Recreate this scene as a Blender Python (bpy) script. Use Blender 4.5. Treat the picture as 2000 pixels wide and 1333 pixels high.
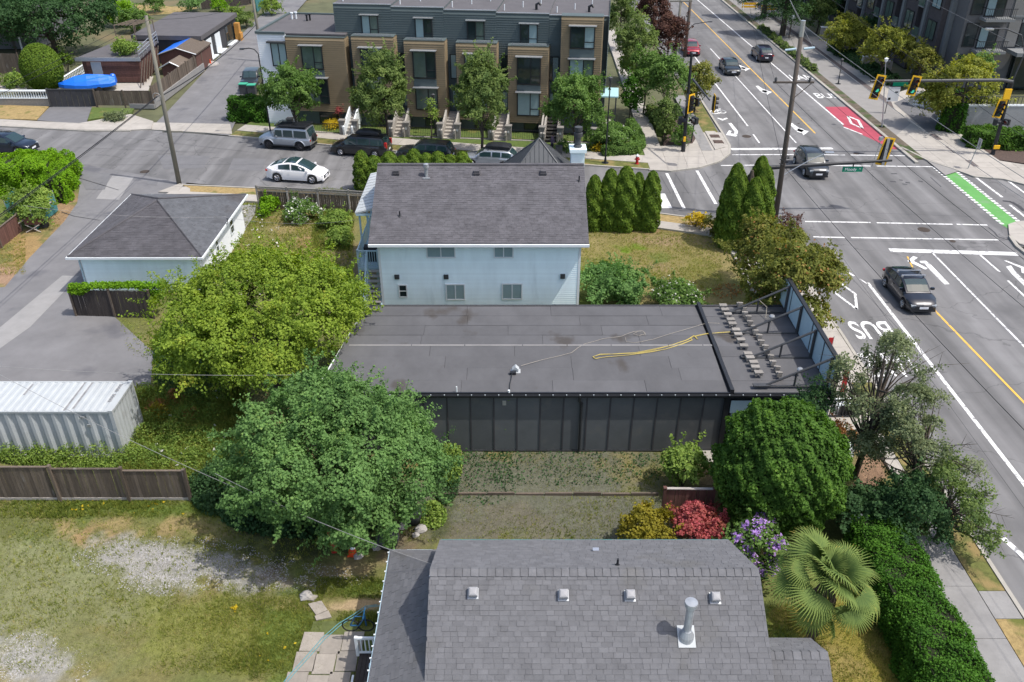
import bpy, math, random
import numpy as np
from mathutils import Vector, Matrix
for o in list(bpy.data.objects): bpy.data.objects.remove(o, do_unlink=True)
SC = bpy.context.scene
COL = SC.collection
R = math.radians
rnd = random.Random(7)

# ------------------------------------------------------------------ camera, sky, sun, exposure
FPX, PITCH, CAMH = 1660.0, R(31.3), 24.5          # focal length in photo pixels, pitch below horizon, height
cd = bpy.data.cameras.new('camera'); cam = bpy.data.objects.new('camera', cd); COL.objects.link(cam)
cd.sensor_width = 36.0; cd.lens = 36.0*FPX/2000.0; cd.clip_start = 0.5; cd.clip_end = 3000
cam.location = (0, 0, CAMH); cam.rotation_euler = (R(90)-PITCH, 0, 0)
SC.camera = cam
SUN_EL, SUN_AZ = R(62), R(-18)                     # azimuth measured from +X towards +Y
W = bpy.data.worlds.new('World'); SC.world = W; W.use_nodes = True
wn = W.node_tree.nodes; wl = W.node_tree.links
sky = wn.new('ShaderNodeTexSky'); sky.sky_type = 'NISHITA'; sky.sun_disc = False
sky.sun_elevation = SUN_EL; sky.sun_rotation = R(90)-SUN_AZ
sky.air_density = 1.0; sky.dust_density = 3.0; sky.ozone_density = .6
bg = wn['Background']; bg.inputs[1].default_value = 0.15
wl.new(sky.outputs[0], bg.inputs[0])
sd = bpy.data.lights.new('sun', 'SUN'); sun = bpy.data.objects.new('sun', sd); COL.objects.link(sun)
sd.energy = 2.85; sd.angle = R(0.53); sd.color = (1.0, 0.955, 0.89)
sv = Vector((math.cos(SUN_EL)*math.cos(SUN_AZ), math.cos(SUN_EL)*math.sin(SUN_AZ), math.sin(SUN_EL)))
sun.rotation_euler = sv.to_track_quat('Z', 'Y').to_euler(); sun.location = (20, -10, 60)
SC.view_settings.view_transform = 'Standard'; SC.view_settings.look = 'None'
SC.view_settings.exposure = 0.50; SC.view_settings.gamma = 1.0; SC.view_settings.use_curve_mapping = False
SC.render.engine = 'CYCLES'
SC.cycles.max_bounces = 8; SC.cycles.diffuse_bounces = 5; SC.cycles.glossy_bounces = 2; SC.cycles.transparent_max_bounces = 6
SC.cycles.use_denoising = True

# ------------------------------------------------------------------ survey: photo pixels -> metres on real planes
CT, ST = math.cos(PITCH), math.sin(PITCH)
def ray(px, py):
    u = (px-1000.0)/FPX; v = (py-666.5)/FPX
    return u, CT-v*ST, -ST-v*CT
def G(px, py, z=0.0):
    a, b, c = ray(px, py); t = (z-CAMH)/c
    return (a*t, b*t)
def G3(px, py, z=0.0):
    x, y = G(px, py, z); return (x, y, z)
def atY(px, py, Y):
    a, b, c = ray(px, py); t = Y/b
    return (a*t, CAMH+c*t)
def PR(x, y, z):
    dz = z-CAMH; d = y*CT-dz*ST
    return 1000+FPX*x/d, 666.5+FPX*(-dz*CT-y*ST)/d
def depth(y, z): return y*CT-(z-CAMH)*ST
def ztop(base, ty, z0=0.0):                        # height of a point standing over ground pixel `base` that shows at row ty
    x, y = G(base[0], base[1], z0)
    return atY(base[0], ty, y)[1]

# ------------------------------------------------------------------ mesh helpers
class MB:
    def __init__(s): s.v = []; s.f = []; s.m = []
    def quad(s, a, b, c, d, m=0): s.face([a, b, c, d], m)
    def face(s, pts, m=0):
        n = len(s.v); s.v += [tuple(p) for p in pts]; s.f.append(tuple(range(n, n+len(pts)))); s.m.append(m)
    def box(s, x0, x1, y0, y1, z0, z1, m=0, T=None):
        n = len(s.v)
        p = [(x, y, z) for z in (z0, z1) for y in (y0, y1) for x in (x0, x1)]
        if T is not None: p = [tuple(T @ Vector(q)) for q in p]
        s.v += p
        for q in ((0, 2, 3, 1), (4, 5, 7, 6), (0, 1, 5, 4), (2, 6, 7, 3), (0, 4, 6, 2), (1, 3, 7, 5)):
            s.f.append(tuple(n+i for i in q)); s.m.append(m)
    def prism(s, pts, z0, z1, m=0):
        if sum(pts[i-1][0]*pts[i][1]-pts[i][0]*pts[i-1][1] for i in range(len(pts))) < 0: pts = pts[::-1]
        n = len(s.v); k = len(pts)
        s.v += [(p[0], p[1], z0) for p in pts]+[(p[0], p[1], z1) for p in pts]
        s.f.append(tuple(range(n+k, n+2*k))); s.m.append(m)
        s.f.append(tuple(range(n+k-1, n-1, -1))); s.m.append(m)
        for i in range(k):
            j = (i+1) % k; s.f.append((n+i, n+j, n+k+j, n+k+i)); s.m.append(m)
    def tube(s, pts, r, n=6, m=0, caps=True):
        pts = [Vector(p) for p in pts]; rs = r if isinstance(r, (list, tuple)) else [r]*len(pts)
        b = len(s.v); ref = None
        for i, p in enumerate(pts):
            t = (pts[min(i+1, len(pts)-1)]-pts[max(i-1, 0)]).normalized()
            if ref is None: ref = Vector((0, 0, 1)) if abs(t.z) < .9 else Vector((1, 0, 0))
            u = t.cross(ref).normalized(); w = t.cross(u).normalized()
            ref = ref - t*ref.dot(t)
            if ref.length < .05: ref = Vector((1, 0, 0)) if abs(t.x) < .9 else Vector((0, 1, 0))
            for k in range(n):
                a = 2*math.pi*k/n; s.v.append(tuple(p+(u*math.cos(a)+w*math.sin(a))*rs[i]))
        for i in range(len(pts)-1):
            for k in range(n):
                j = (k+1) % n
                s.f.append((b+i*n+k, b+i*n+j, b+(i+1)*n+j, b+(i+1)*n+k)); s.m.append(m)
        if caps:
            s.f.append(tuple(b+k for k in range(n-1, -1, -1))); s.m.append(m)
            e = b+(len(pts)-1)*n; s.f.append(tuple(e+k for k in range(n))); s.m.append(m)
    def cyl(s, p0, p1, r0, r1=None, n=10, m=0): s.tube([p0, p1], [r0, r0 if r1 is None else r1], n, m)
    def lathe(s, prof, c=(0, 0, 0), n=12, m=0):
        b = len(s.v)
        for r, z in prof:
            for k in range(n):
                a = 2*math.pi*k/n; s.v.append((c[0]+r*math.cos(a), c[1]+r*math.sin(a), c[2]+z))
        for i in range(len(prof)-1):
            for k in range(n):
                j = (k+1) % n; s.f.append((b+i*n+k, b+i*n+j, b+(i+1)*n+j, b+(i+1)*n+k)); s.m.append(m)
        s.f.append(tuple(b+k for k in range(n-1, -1, -1))); s.m.append(m)
        e = b+(len(prof)-1)*n; s.f.append(tuple(e+k for k in range(n))); s.m.append(m)
    def mesh(s, name, mats, smooth=False):
        me = bpy.data.meshes.new(name); me.from_pydata(s.v, [], s.f)
        for q_ in (mats if isinstance(mats, (list, tuple)) else [mats]): me.materials.append(mt[q_] if isinstance(q_, str) else q_)
        if any(s.m): me.polygons.foreach_set('material_index', s.m)
        if smooth:
            me.polygons.foreach_set('use_smooth', [True]*len(s.f))
        me.update(); return me
    def build(s, name, mats, parent=None, smooth=False, loc=None, rz=None):
        o = link(name, s.mesh(name, mats, smooth), parent)
        if loc: o.location = loc
        if rz is not None: o.rotation_euler[2] = rz
        return o
def link(name, me, parent=None, loc=None, rz=None, scale=None):
    o = bpy.data.objects.new(name, me); COL.objects.link(o)
    if parent is not None:
        o.parent = parent
        if parent.name in WORLDP: o.matrix_parent_inverse = WORLDP[parent.name]
    if loc is not None: o.location = loc
    if rz is not None: o.rotation_euler[2] = rz
    if scale is not None: o.scale = scale
    return o
def tag(o, label=None, cat=None, group=None, kind=None):
    if label: o['label'] = label
    if cat: o['category'] = cat
    if group: o['group'] = group
    if kind: o['kind'] = kind
    return o
WORLDP = {}                                         # things whose parts are drawn in world coordinates
def empty(name, loc, label, cat, group=None, rz=0, world=False):
    o = bpy.data.objects.new(name, None); COL.objects.link(o)
    o.location = (loc[0], loc[1], loc[2] if len(loc) > 2 else 0); o.rotation_euler[2] = rz
    o.empty_display_size = .3
    if world: WORLDP[o.name] = (Matrix.Translation(o.location) @ Matrix.Rotation(rz, 4, 'Z')).inverted()
    return tag(o, label, cat, group)
def kids(o): return [c for c in COL.objects if c.parent == o]
def copy_tree(o, parent=None):
    c = o.copy(); COL.objects.link(c); c.parent = parent
    for ch in kids(o): copy_tree(ch, c)
    return c
def np_mesh(name, V, F4, mat, tint=None, smooth=False):
    """fast mesh from numpy: V (n,3), F4 (m,k) faces of one size; optional per-vertex float `tint`."""
    me = bpy.data.meshes.new(name); k = F4.shape[1]; m = F4.shape[0]
    me.vertices.add(len(V)); me.vertices.foreach_set('co', np.ascontiguousarray(V, dtype=np.float32).ravel())
    me.loops.add(m*k); me.loops.foreach_set('vertex_index', np.ascontiguousarray(F4, dtype=np.int32).ravel())
    me.polygons.add(m); me.polygons.foreach_set('loop_start', np.arange(0, m*k, k, dtype=np.int32))
    try: me.polygons.foreach_set('loop_total', np.full(m, k, dtype=np.int32))
    except Exception: pass
    if smooth: me.polygons.foreach_set('use_smooth', np.ones(m, dtype=bool))
    me.materials.append(mat)
    if tint is not None:
        a = me.attributes.new('tint', 'FLOAT', 'POINT'); a.data.foreach_set('value', np.ascontiguousarray(tint, dtype=np.float32))
    me.update(calc_edges=True); return me

# ------------------------------------------------------------------ materials
def srgb(r, g, b):
    f = lambda c: (c/255/12.92) if c <= 10 else ((c/255+.055)/1.055)**2.4
    return (f(r), f(g), f(b))
def mat(name, rgb, rough=.8, var=.12, scale=3.0, bump=0.0, bscale=60.0, metal=0.0, coat=0.0, objvar=0.0, stain=None, spec=.35, emit=0.0, aniso=None, track=None):
    m = bpy.data.materials.new(name); m.use_nodes = True; nt = m.node_tree; N = nt.nodes; L = nt.links
    p = N['Principled BSDF']; p.inputs['Roughness'].default_value = rough; p.inputs['Metallic'].default_value = metal
    p.inputs['Specular IOR Level'].default_value = spec
    if coat: p.inputs['Coat Weight'].default_value = coat; p.inputs['Coat Roughness'].default_value = .05
    geo = N.new('ShaderNodeNewGeometry'); pos = geo.outputs['Position']
    if aniso:
        mp = N.new('ShaderNodeMapping'); mp.inputs['Scale'].default_value = aniso; L.new(pos, mp.inputs[0]); pos = mp.outputs[0]
    col = None
    if var > 0:
        n1 = N.new('ShaderNodeTexNoise'); n1.inputs['Scale'].default_value = scale; n1.inputs['Detail'].default_value = 6; n1.inputs['Roughness'].default_value = .65
        L.new(pos, n1.inputs['Vector'])
        mr = N.new('ShaderNodeMapRange'); mr.inputs[1].default_value = .25; mr.inputs[2].default_value = .75; mr.inputs[3].default_value = 1-var; mr.inputs[4].default_value = 1+var
        L.new(n1.outputs[0], mr.inputs[0]); fac = mr.outputs[0]
        if objvar:
            oi = N.new('ShaderNodeObjectInfo'); ma = N.new('ShaderNodeMath'); ma.operation = 'MULTIPLY_ADD'; ma.inputs[1].default_value = 2*objvar; ma.inputs[2].default_value = 1-objvar
            L.new(oi.outputs['Random'], ma.inputs[0]); mm = N.new('ShaderNodeMath'); mm.operation = 'MULTIPLY'; L.new(ma.outputs[0], mm.inputs[0]); L.new(fac, mm.inputs[1]); fac = mm.outputs[0]
        vm = N.new('ShaderNodeVectorMath'); vm.operation = 'SCALE'; vm.inputs[0].default_value = rgb; L.new(fac, vm.inputs['Scale']); col = vm.outputs[0]
    if track:                                       # wear bands and fine cracks that run along the road
        mp = N.new('ShaderNodeMapping'); mp.inputs['Scale'].default_value = (track[0], track[1], 1); L.new(geo.outputs['Position'], mp.inputs[0]); nt_ = N.new('ShaderNodeTexNoise'); nt_.inputs['Scale'].default_value = .9; nt_.inputs['Detail'].default_value = 4; L.new(mp.outputs[0], nt_.inputs['Vector'])
        r_ = N.new('ShaderNodeMapRange'); r_.inputs[1].default_value = .32; r_.inputs[2].default_value = .68; r_.inputs[3].default_value = .70; r_.inputs[4].default_value = 1.22; L.new(nt_.outputs[0], r_.inputs[0])
        vo = N.new('ShaderNodeTexVoronoi'); vo.feature = 'DISTANCE_TO_EDGE'; vo.inputs['Scale'].default_value = .16; nz_ = N.new('ShaderNodeTexNoise'); nz_.inputs['Scale'].default_value = .5; nz_.inputs['Detail'].default_value = 6; L.new(geo.outputs['Position'], nz_.inputs['Vector'])
        va = N.new('ShaderNodeVectorMath'); va.operation = 'MULTIPLY_ADD'; va.inputs[1].default_value = (3, 3, 0); L.new(nz_.outputs['Color'], va.inputs[0]); L.new(geo.outputs['Position'], va.inputs[2]); L.new(va.outputs[0], vo.inputs['Vector'])
        rc = N.new('ShaderNodeMapRange'); rc.inputs[1].default_value = .002; rc.inputs[2].default_value = .007; rc.inputs[3].default_value = .72; rc.inputs[4].default_value = 1; L.new(vo.outputs['Distance'], rc.inputs[0])
        m3 = N.new('ShaderNodeMath'); m3.operation = 'MULTIPLY'; L.new(r_.outputs[0], m3.inputs[0]); L.new(rc.outputs[0], m3.inputs[1]); v3 = N.new('ShaderNodeVectorMath'); v3.operation = 'SCALE'; L.new(col, v3.inputs[0]); L.new(m3.outputs[0], v3.inputs['Scale']); col = v3.outputs[0]
    if stain:                                       # (rgb, scale, threshold, softness)
        n2 = N.new('ShaderNodeTexNoise'); n2.inputs['Scale'].default_value = stain[1]; n2.inputs['Detail'].default_value = 5; L.new(pos, n2.inputs['Vector'])
        m2 = N.new('ShaderNodeMapRange'); m2.inputs[1].default_value = stain[2]; m2.inputs[2].default_value = stain[2]+stain[3]; L.new(n2.outputs[0], m2.inputs[0])
        mx = N.new('ShaderNodeMix'); mx.data_type = 'RGBA'; L.new(m2.outputs[0], mx.inputs[0])
        if col is not None: L.new(col, mx.inputs[6])
        else: mx.inputs[6].default_value = (*rgb, 1)
        mx.inputs[7].default_value = (*stain[0], 1); col = mx.outputs[2]
    if col is not None: L.new(col, p.inputs['Base Color'])
    else: p.inputs['Base Color'].default_value = (*rgb, 1)
    if bump:
        nb = N.new('ShaderNodeTexNoise'); nb.inputs['Scale'].default_value = bscale; nb.inputs['Detail'].default_value = 3; L.new(pos, nb.inputs['Vector'])
        b = N.new('ShaderNodeBump'); b.inputs['Strength'].default_value = bump; b.inputs['Distance'].default_value = .02
        L.new(nb.outputs[0], b.inputs['Height']); L.new(b.outputs[0], p.inputs['Normal'])
    if emit: p.inputs['Emission Color'].default_value = (*rgb, 1); p.inputs['Emission Strength'].default_value = emit
    return m
LEAFK = {'flower_white': 1, 'flower_violet': 1.1, 'flower_yellow': 1, 'flower_red': 1.25, 'leaf_lime': 1.45, 'grass_blade': 1.75, 'leaf_bright_green': 1.55, 'leaf_weed': 2.3, 'leaf_cedar': 2.0, 'leaf_cedar_dark': 2.1, 'leaf_boulevard': 2.3, 'leaf_street_tree': 2.0, 'leaf_street_green': 2.0, 'leaf_yellow_green': 2.0, 'leaf_mid_green': 2.3, 'leaf_orange': 1.1, 'leaf_grey_green': 3.0, 'leaf_palm': 1.65, 'leaf_golden': 1.5, 'leaf_red_green': 2.0}
def leafmat(name, c0, c1, c2=None, trans=.35, rough=.55, scale=.7):
    """leaf: colour runs c0 -> c1 (-> c2 for the odd ones) by a per-leaf attribute and a slow noise."""
    m = bpy.data.materials.new(name); m.use_nodes = True; nt = m.node_tree; N = nt.nodes; L = nt.links
    at = N.new('ShaderNodeAttribute'); at.attribute_name = 'tint'
    cr = N.new('ShaderNodeValToRGB'); e = cr.color_ramp.elements
    k_ = LEAFK.get(name, 1.75); c0, c1 = [tuple(v*k_ for v in c) for c in (c0, c1)]; c2 = c2 and tuple(min(.8, v*min(k_, 1.3)) for v in c2)
    e[0].color = (*c0, 1); e[0].position = 0.0; e[1].color = (*c1, 1); e[1].position = .8
    if c2: k = e.new(1.0); k.color = (*c2, 1)
    geo = N.new('ShaderNodeNewGeometry'); nz = N.new('ShaderNodeTexNoise'); nz.inputs['Scale'].default_value = scale; nz.inputs['Detail'].default_value = 3
    L.new(geo.outputs['Position'], nz.inputs['Vector'])
    ad = N.new('ShaderNodeMath'); ad.operation = 'MULTIPLY_ADD'; ad.inputs[1].default_value = .7; ad.inputs[2].default_value = -.35; L.new(nz.outputs[0], ad.inputs[0])
    sm = N.new('ShaderNodeMath'); sm.operation = 'ADD'; L.new(at.outputs['Fac'], sm.inputs[0]); L.new(ad.outputs[0], sm.inputs[1]); L.new(sm.outputs[0], cr.inputs[0])
    p = N['Principled BSDF']; p.inputs['Roughness'].default_value = .68; p.inputs['Specular IOR Level'].default_value = .16; L.new(cr.outputs[0], p.inputs['Base Color'])
    t = N.new('ShaderNodeBsdfTranslucent'); hs = N.new('ShaderNodeHueSaturation'); hs.inputs['Saturation'].default_value = 1.15; hs.inputs['Value'].default_value = 1.3
    L.new(cr.outputs[0], hs.inputs['Color']); L.new(hs.outputs[0], t.inputs[0])
    mx = N.new('ShaderNodeMixShader'); mx.inputs[0].default_value = trans; L.new(p.outputs[0], mx.inputs[1]); L.new(t.outputs[0], mx.inputs[2])
    L.new(mx.outputs[0], N['Material Output'].inputs[0]); return m
def glass(name, rgb, rough=.04, spec=.6):
    m = mat(name, rgb, rough, var=.25, scale=.9, spec=spec); return m

mt = {}
mt['asphalt'] = mat('asphalt_road', (.166, .164, .165), .92, .15, .35, .25, 90, track=(1, .045), stain=((.118, .117, .119), .22, .56, .16))
mt['asphalt_lane'] = mat('asphalt_lane', (.172, .170, .174), .92, .18, .5, .3, 80, stain=((.11, .11, .12), .3, .57, .12))
mt['asphalt_patch'] = mat('asphalt_patch', (.15, .15, .156), .93, .12, 1.2, .3, 90)
mt['asphalt_pale'] = mat('asphalt_pale', (.27, .265, .26), .93, .12, 1.2, .3, 90)
mt['concrete'] = mat('concrete_walk', (.37, .345, .31), .9, .12, 1.1, .15, 70, objvar=.06, stain=((.27, .25, .22), .8, .6, .2))
mt['kerb'] = mat('kerb_concrete', (.36, .34, .30), .9, .14, 2, .15, 70)
mt['old_walk'] = mat('old_walk', (.24, .235, .23), .93, .16, 1.5, .3, 60, objvar=.05)
mt['paver'] = mat('paver_stone', (.30, .27, .235), .93, .16, 4, .3, 60, objvar=.12)
mt['paint_w'] = mat('road_paint_white', (.72, .72, .71), .7, .12, 2.5, stain=((.25, .25, .255), 4.5, .54, .12))
mt['paint_y'] = mat('road_paint_yellow', (.72, .42, .07), .7, .1, 2.5, stain=((.22, .2, .16), 4.5, .58, .08))
mt['paint_r'] = mat('road_paint_red', (.37, .065, .095), .8, .12, 1.3, stain=((.26, .09, .10), 1.6, .6, .2))
mt['paint_g'] = mat('road_paint_green', (.11, .31, .085), .8, .14, 1.0, stain=((.17, .30, .15), .8, .55, .2))
mt['tar'] = mat('tar_seal', (.05, .05, .055), .7, .2, 4)
mt['iron'] = mat('cast_iron', (.07, .055, .045), .8, .2, 9, .3, 50, metal=.3)
mt['shingle'] = mat('shingle_grey', (.142, .143, .151), .93, .14, 2.6, .35, 110, objvar=.10, stain=((.120, .117, .108), .5, .6, .2))
mt['shingle_d'] = mat('shingle_dark', (.088, .085, .093), .95, .28, 1.5, .3, 110, objvar=.15, aniso=(1, .8, .8), stain=((.070, .068, .073), .4, .57, .16))
mt['shingle_b'] = mat('shingle_blue', (.10, .105, .115), .95, .20, 2.2, .3, 110, objvar=.15, stain=((.07, .066, .068), .45, .56, .14))
mt['siding'] = mat('siding_pale_blue', (.80, .93, .95), .55, .07, 1.2, objvar=.03, spec=.3, aniso=(1.6, 1, .35), stain=((.60, .72, .74), .8, .62, .2))
mt['trim'] = mat('trim_white', (.72, .76, .78), .5, .05, 2)
mt['trim_b'] = mat('trim_blue_grey', (.40, .53, .60), .5, .07, 2)
mt['white_wall'] = mat('white_stucco', (.80, .82, .84), .7, .04, 2)
mt['white_metal'] = mat('white_painted_steel', (.42, .445, .455), .5, .08, 1.5, stain=((.30, .295, .285), .9, .60, .2))
mt['blackmetal'] = mat('black_metal', (.018, .02, .024), .5, .2, 4, spec=.4)
mt['darksteel'] = mat('dark_steel', (.07, .073, .078), .55, .2, 5, metal=.3)
mt['galv'] = mat('galvanised_steel', (.42, .44, .46), .45, .15, 6, metal=.6)
mt['alu'] = mat('aluminium', (.62, .63, .65), .35, .08, 5, metal=.8)
mt['membrane'] = mat('roof_membrane', (.100, .100, .105), .85, .16, .8, .12, 120, objvar=.08, aniso=(1.2, .8, 1), stain=((.066, .060, .056), .55, .60, .10))
mt['membrane_d'] = mat('roof_membrane_dark', (.05, .05, .055), .85, .2, 1.5, .1, 100)
mt['wallpanel'] = mat('dark_wall_panel', (.088, .096, .102), .65, .14, 1.1, objvar=.14, stain=((.12, .118, .112), 1.1, .60, .18))
mt['wood_grey'] = mat('weathered_wood', (.118, .094, .074), .95, .25, 3.0, .25, 30, objvar=.25, aniso=(3, 3, .5), stain=((.19, .175, .16), 1.4, .62, .12))
mt['wood_red'] = mat('red_brown_wood', (.125, .062, .05), .9, .22, 3.0, .2, 30, objvar=.2, aniso=(3, 3, .5))
mt['wood_dark'] = mat('dark_wood', (.055, .046, .042), .9, .25, 3.0, .2, 30, objvar=.2, aniso=(3, 3, .5))
mt['wood_pale'] = mat('pale_wood_cap', (.36, .33, .30), .9, .2, 3)
mt['pole_wood'] = mat('utility_pole_wood', (.19, .18, .15), .95, .22, 4, .3, 30, aniso=(4, 4, .4))
mt['pole_dark'] = mat('utility_pole_dark', (.105, .088, .075), .95, .25, 4, .3, 30, aniso=(4, 4, .4))
mt['bark'] = mat('bark', (.085, .070, .056), .97, .3, 5, .5, 25)
mt['tan_clad'] = mat('tan_cladding', (.235, .182, .112), .8, .10, 1.0, aniso=(1, 1, 3))
mt['slate_clad'] = mat('slate_cladding', (.085, .112, .116), .75, .10, 1.0, aniso=(1, 1, 3))
mt['flatroof'] = mat('flat_roof_grey', (.105, .10, .105), .93, .14, .9, .1, 90)
mt['glass_d'] = glass('window_glass_dark', (.022, .034, .036))
mt['glass_g'] = glass('window_glass_green_reflection', (.10, .14, .12))  # brightened green base: greenish reflections painted into the pane colour
mt['blind'] = mat('window_blind', (.26, .36, .38), .35, .06, 3, spec=.5)
mt['car_glass'] = mat('car_glass', (.022, .046, .050), .05, .0, spec=.8)  # teal in the base colour stands in for teal reflections on the glass
mt['tyre'] = mat('tyre_rubber', (.018, .018, .019), .85, .1, 9)
mt['rim'] = mat('wheel_alloy', (.42, .42, .43), .3, .05, 9, metal=.8)
mt['rim_d'] = mat('wheel_dark', (.04, .04, .045), .4, .05, 9, metal=.5)
mt['lamp_c'] = mat('headlamp_lens', (.42, .45, .47), .1, .0, spec=.6)
mt['lamp_r'] = mat('tail_lamp', (.45, .01, .012), .15, .0, spec=.6)
mt['plate'] = mat('number_plate', (.72, .74, .78), .4, .05, 5)
mt['signal_y'] = mat('signal_yellow', (.85, .48, .02), .45, .08, 4)
mt['lens_r'] = mat('signal_lens_red', (.10, .012, .01), .2, 0); mt['lens_a'] = mat('signal_lens_amber', (.14, .07, .01), .2, 0)
mt['lens_g'] = mat('signal_lens_green', (.05, .45, .30), .2, 0, emit=.7); mt['lens_go'] = mat('signal_lens_green_off', (.01, .06, .045), .2, 0)
mt['sign_green'] = mat('sign_green', (.0, .19, .11), .5, .05, 3); mt['sign_white'] = mat('sign_white', (.78, .80, .82), .5, .04, 3)
mt['tarp'] = mat('blue_tarp', (.012, .15, .68), .42, .10, 1.5, .35, 9, spec=.45)
mt['orange'] = mat('safety_orange', (.72, .085, .02), .6, .08, 6); mt['red'] = mat('red_paint', (.42, .02, .025), .45, .1, 5)
mt['yellow_rope'] = mat('yellow_rope', (.50, .40, .11), .8, .1, 8); mt['white_rope'] = mat('pale_cable', (.34, .31, .26), .7, .1, 8)
mt['wire'] = mat('black_wire', (.012, .012, .014), .6, 0); mt['wire_p'] = mat('pale_wire', (.24, .24, .24), .5, .1, 2)
mt['hose'] = mat('aqua_hose', (.12, .30, .33), .5, .05, 3)
mt['block'] = mat('concrete_block', (.25, .235, .215), .93, .14, 6, .3, 70, objvar=.12)
mt['stone'] = mat('garden_stone', (.36, .34, .32), .95, .2, 5, .4, 30, objvar=.15)
mt['mulch'] = mat('bark_mulch', (.085, .06, .05), .97, .35, 6, .6, 40)
mt['plastic_teal'] = mat('teal_windscreen', (.05, .19, .19), .7, .15, 2.5)
mt['metal_roof'] = mat('standing_seam_grey', (.080, .086, .092), .55, .08, 1.5, metal=.2)
mt['brick_stone'] = mat('grey_stone_pier', (.22, .21, .195), .95, .25, 7, .4, 20)
mt['awning'] = mat('pale_teal_awning', (.36, .56, .58), .5, .06, 2)
mt['bbq'] = mat('black_cover', (.02, .021, .024), .7, .2, 5)
def paint(name, rgb, metal=.3): return mat(name, rgb, .28, .03, 2, metal=metal, coat=.7, spec=.5)
# foliage
LM = {
 'maple': leafmat('leaf_mid_green', (.028, .060, .018), (.080, .140, .042), (.18, .24, .06)),
 'yellowgreen': leafmat('leaf_yellow_green', (.048, .088, .012), (.138, .185, .024), (.21, .21, .03)),
 'bright': leafmat('leaf_bright_green', (.022, .055, .010), (.072, .142, .022), (.13, .21, .03)),
 'lime': leafmat('leaf_lime', (.055, .125, .008), (.155, .290, .012), (.22, .34, .02)),
 'cedar': leafmat('leaf_cedar', (.018, .042, .006), (.072, .112, .012), (.12, .14, .02), trans=.2),
 'cedar_d': leafmat('leaf_cedar_dark', (.010, .034, .004), (.034, .085, .008), (.06, .12, .012), trans=.2),
 'street': leafmat('leaf_street_tree', (.030, .058, .018), (.105, .140, .040), (.15, .17, .05)),
 'street_g': leafmat('leaf_street_green', (.030, .060, .016), (.085, .142, .034), (.15, .21, .05)),
 'redgreen': leafmat('leaf_red_green', (.040, .058, .012), (.120, .122, .028), (.25, .135, .06)),
 'boulevard': leafmat('leaf_boulevard', (.045, .062, .012), (.150, .155, .028), (.26, .18, .04)),
 'purple': leafmat('leaf_purple', (.030, .014, .016), (.085, .045, .032), (.07, .09, .02)),
 'gold': leafmat('leaf_golden', (.075, .075, .010), (.215, .185, .022), (.26, .14, .03)),
 'azalea': leafmat('flower_red', (.14, .070, .030), (.45, .105, .12), (.64, .14, .22)),
 'violet': leafmat('flower_violet', (.34, .19, .52), (.50, .32, .66), (.62, .48, .72)),
 'white': leafmat('flower_white', (.55, .55, .50), (.78, .77, .72), (.80, .78, .66)),
 'yellow': leafmat('flower_yellow', (.40, .30, .02), (.62, .46, .03), (.68, .55, .08)),
 'dark': leafmat('leaf_dark', (.014, .036, .014), (.042, .085, .030), (.09, .13, .05)),
 'scraggly': leafmat('leaf_grey_green', (.030, .040, .020), (.085, .100, .050), (.13, .14, .07)),
 'conifer': leafmat('leaf_conifer', (.012, .030, .010), (.038, .078, .024), (.07, .11, .03), trans=.2),
 'sedge': leafmat('leaf_weed', (.040, .075, .016), (.120, .165, .034), (.24, .23, .07)),
 'palm': leafmat('leaf_palm', (.040, .075, .022), (.135, .175, .045), (.52, .37, .09), trans=.25, rough=.45),
 'grass': leafmat('grass_blade', (.060, .085, .014), (.165, .175, .036), (.30, .24, .09)),
 'orange': leafmat('leaf_orange', (.22, .10, .03), (.38, .20, .08), (.3, .25, .1)),
}
# ================================================================== GROUND, ROADS, WALKS
def vnoise(shape, cells, seed):
    r = np.random.default_rng(seed); g = r.random((cells[0]+2, cells[1]+2))
    yi = np.linspace(0, cells[0], shape[0]); xi = np.linspace(0, cells[1], shape[1])
    y0 = yi.astype(int); x0 = xi.astype(int); fy = (yi-y0)[:, None]; fx = (xi-x0)[None, :]
    fy = fy*fy*(3-2*fy); fx = fx*fx*(3-2*fx)
    a = g[np.ix_(y0, x0)]; b = g[np.ix_(y0, x0+1)]; c = g[np.ix_(y0+1, x0)]; d = g[np.ix_(y0+1, x0+1)]
    return (a*(1-fx)+b*fx)*(1-fy)+(c*(1-fx)+d*fx)*fy
def fbm(shape, cells, seed, octv=5):
    s = np.zeros(shape); w = 1; t = 0
    for i in range(octv):
        s += w*vnoise(shape, (cells[0]*2**i, cells[1]*2**i), seed+i*17); t += w; w *= .6
    return s/t
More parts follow.
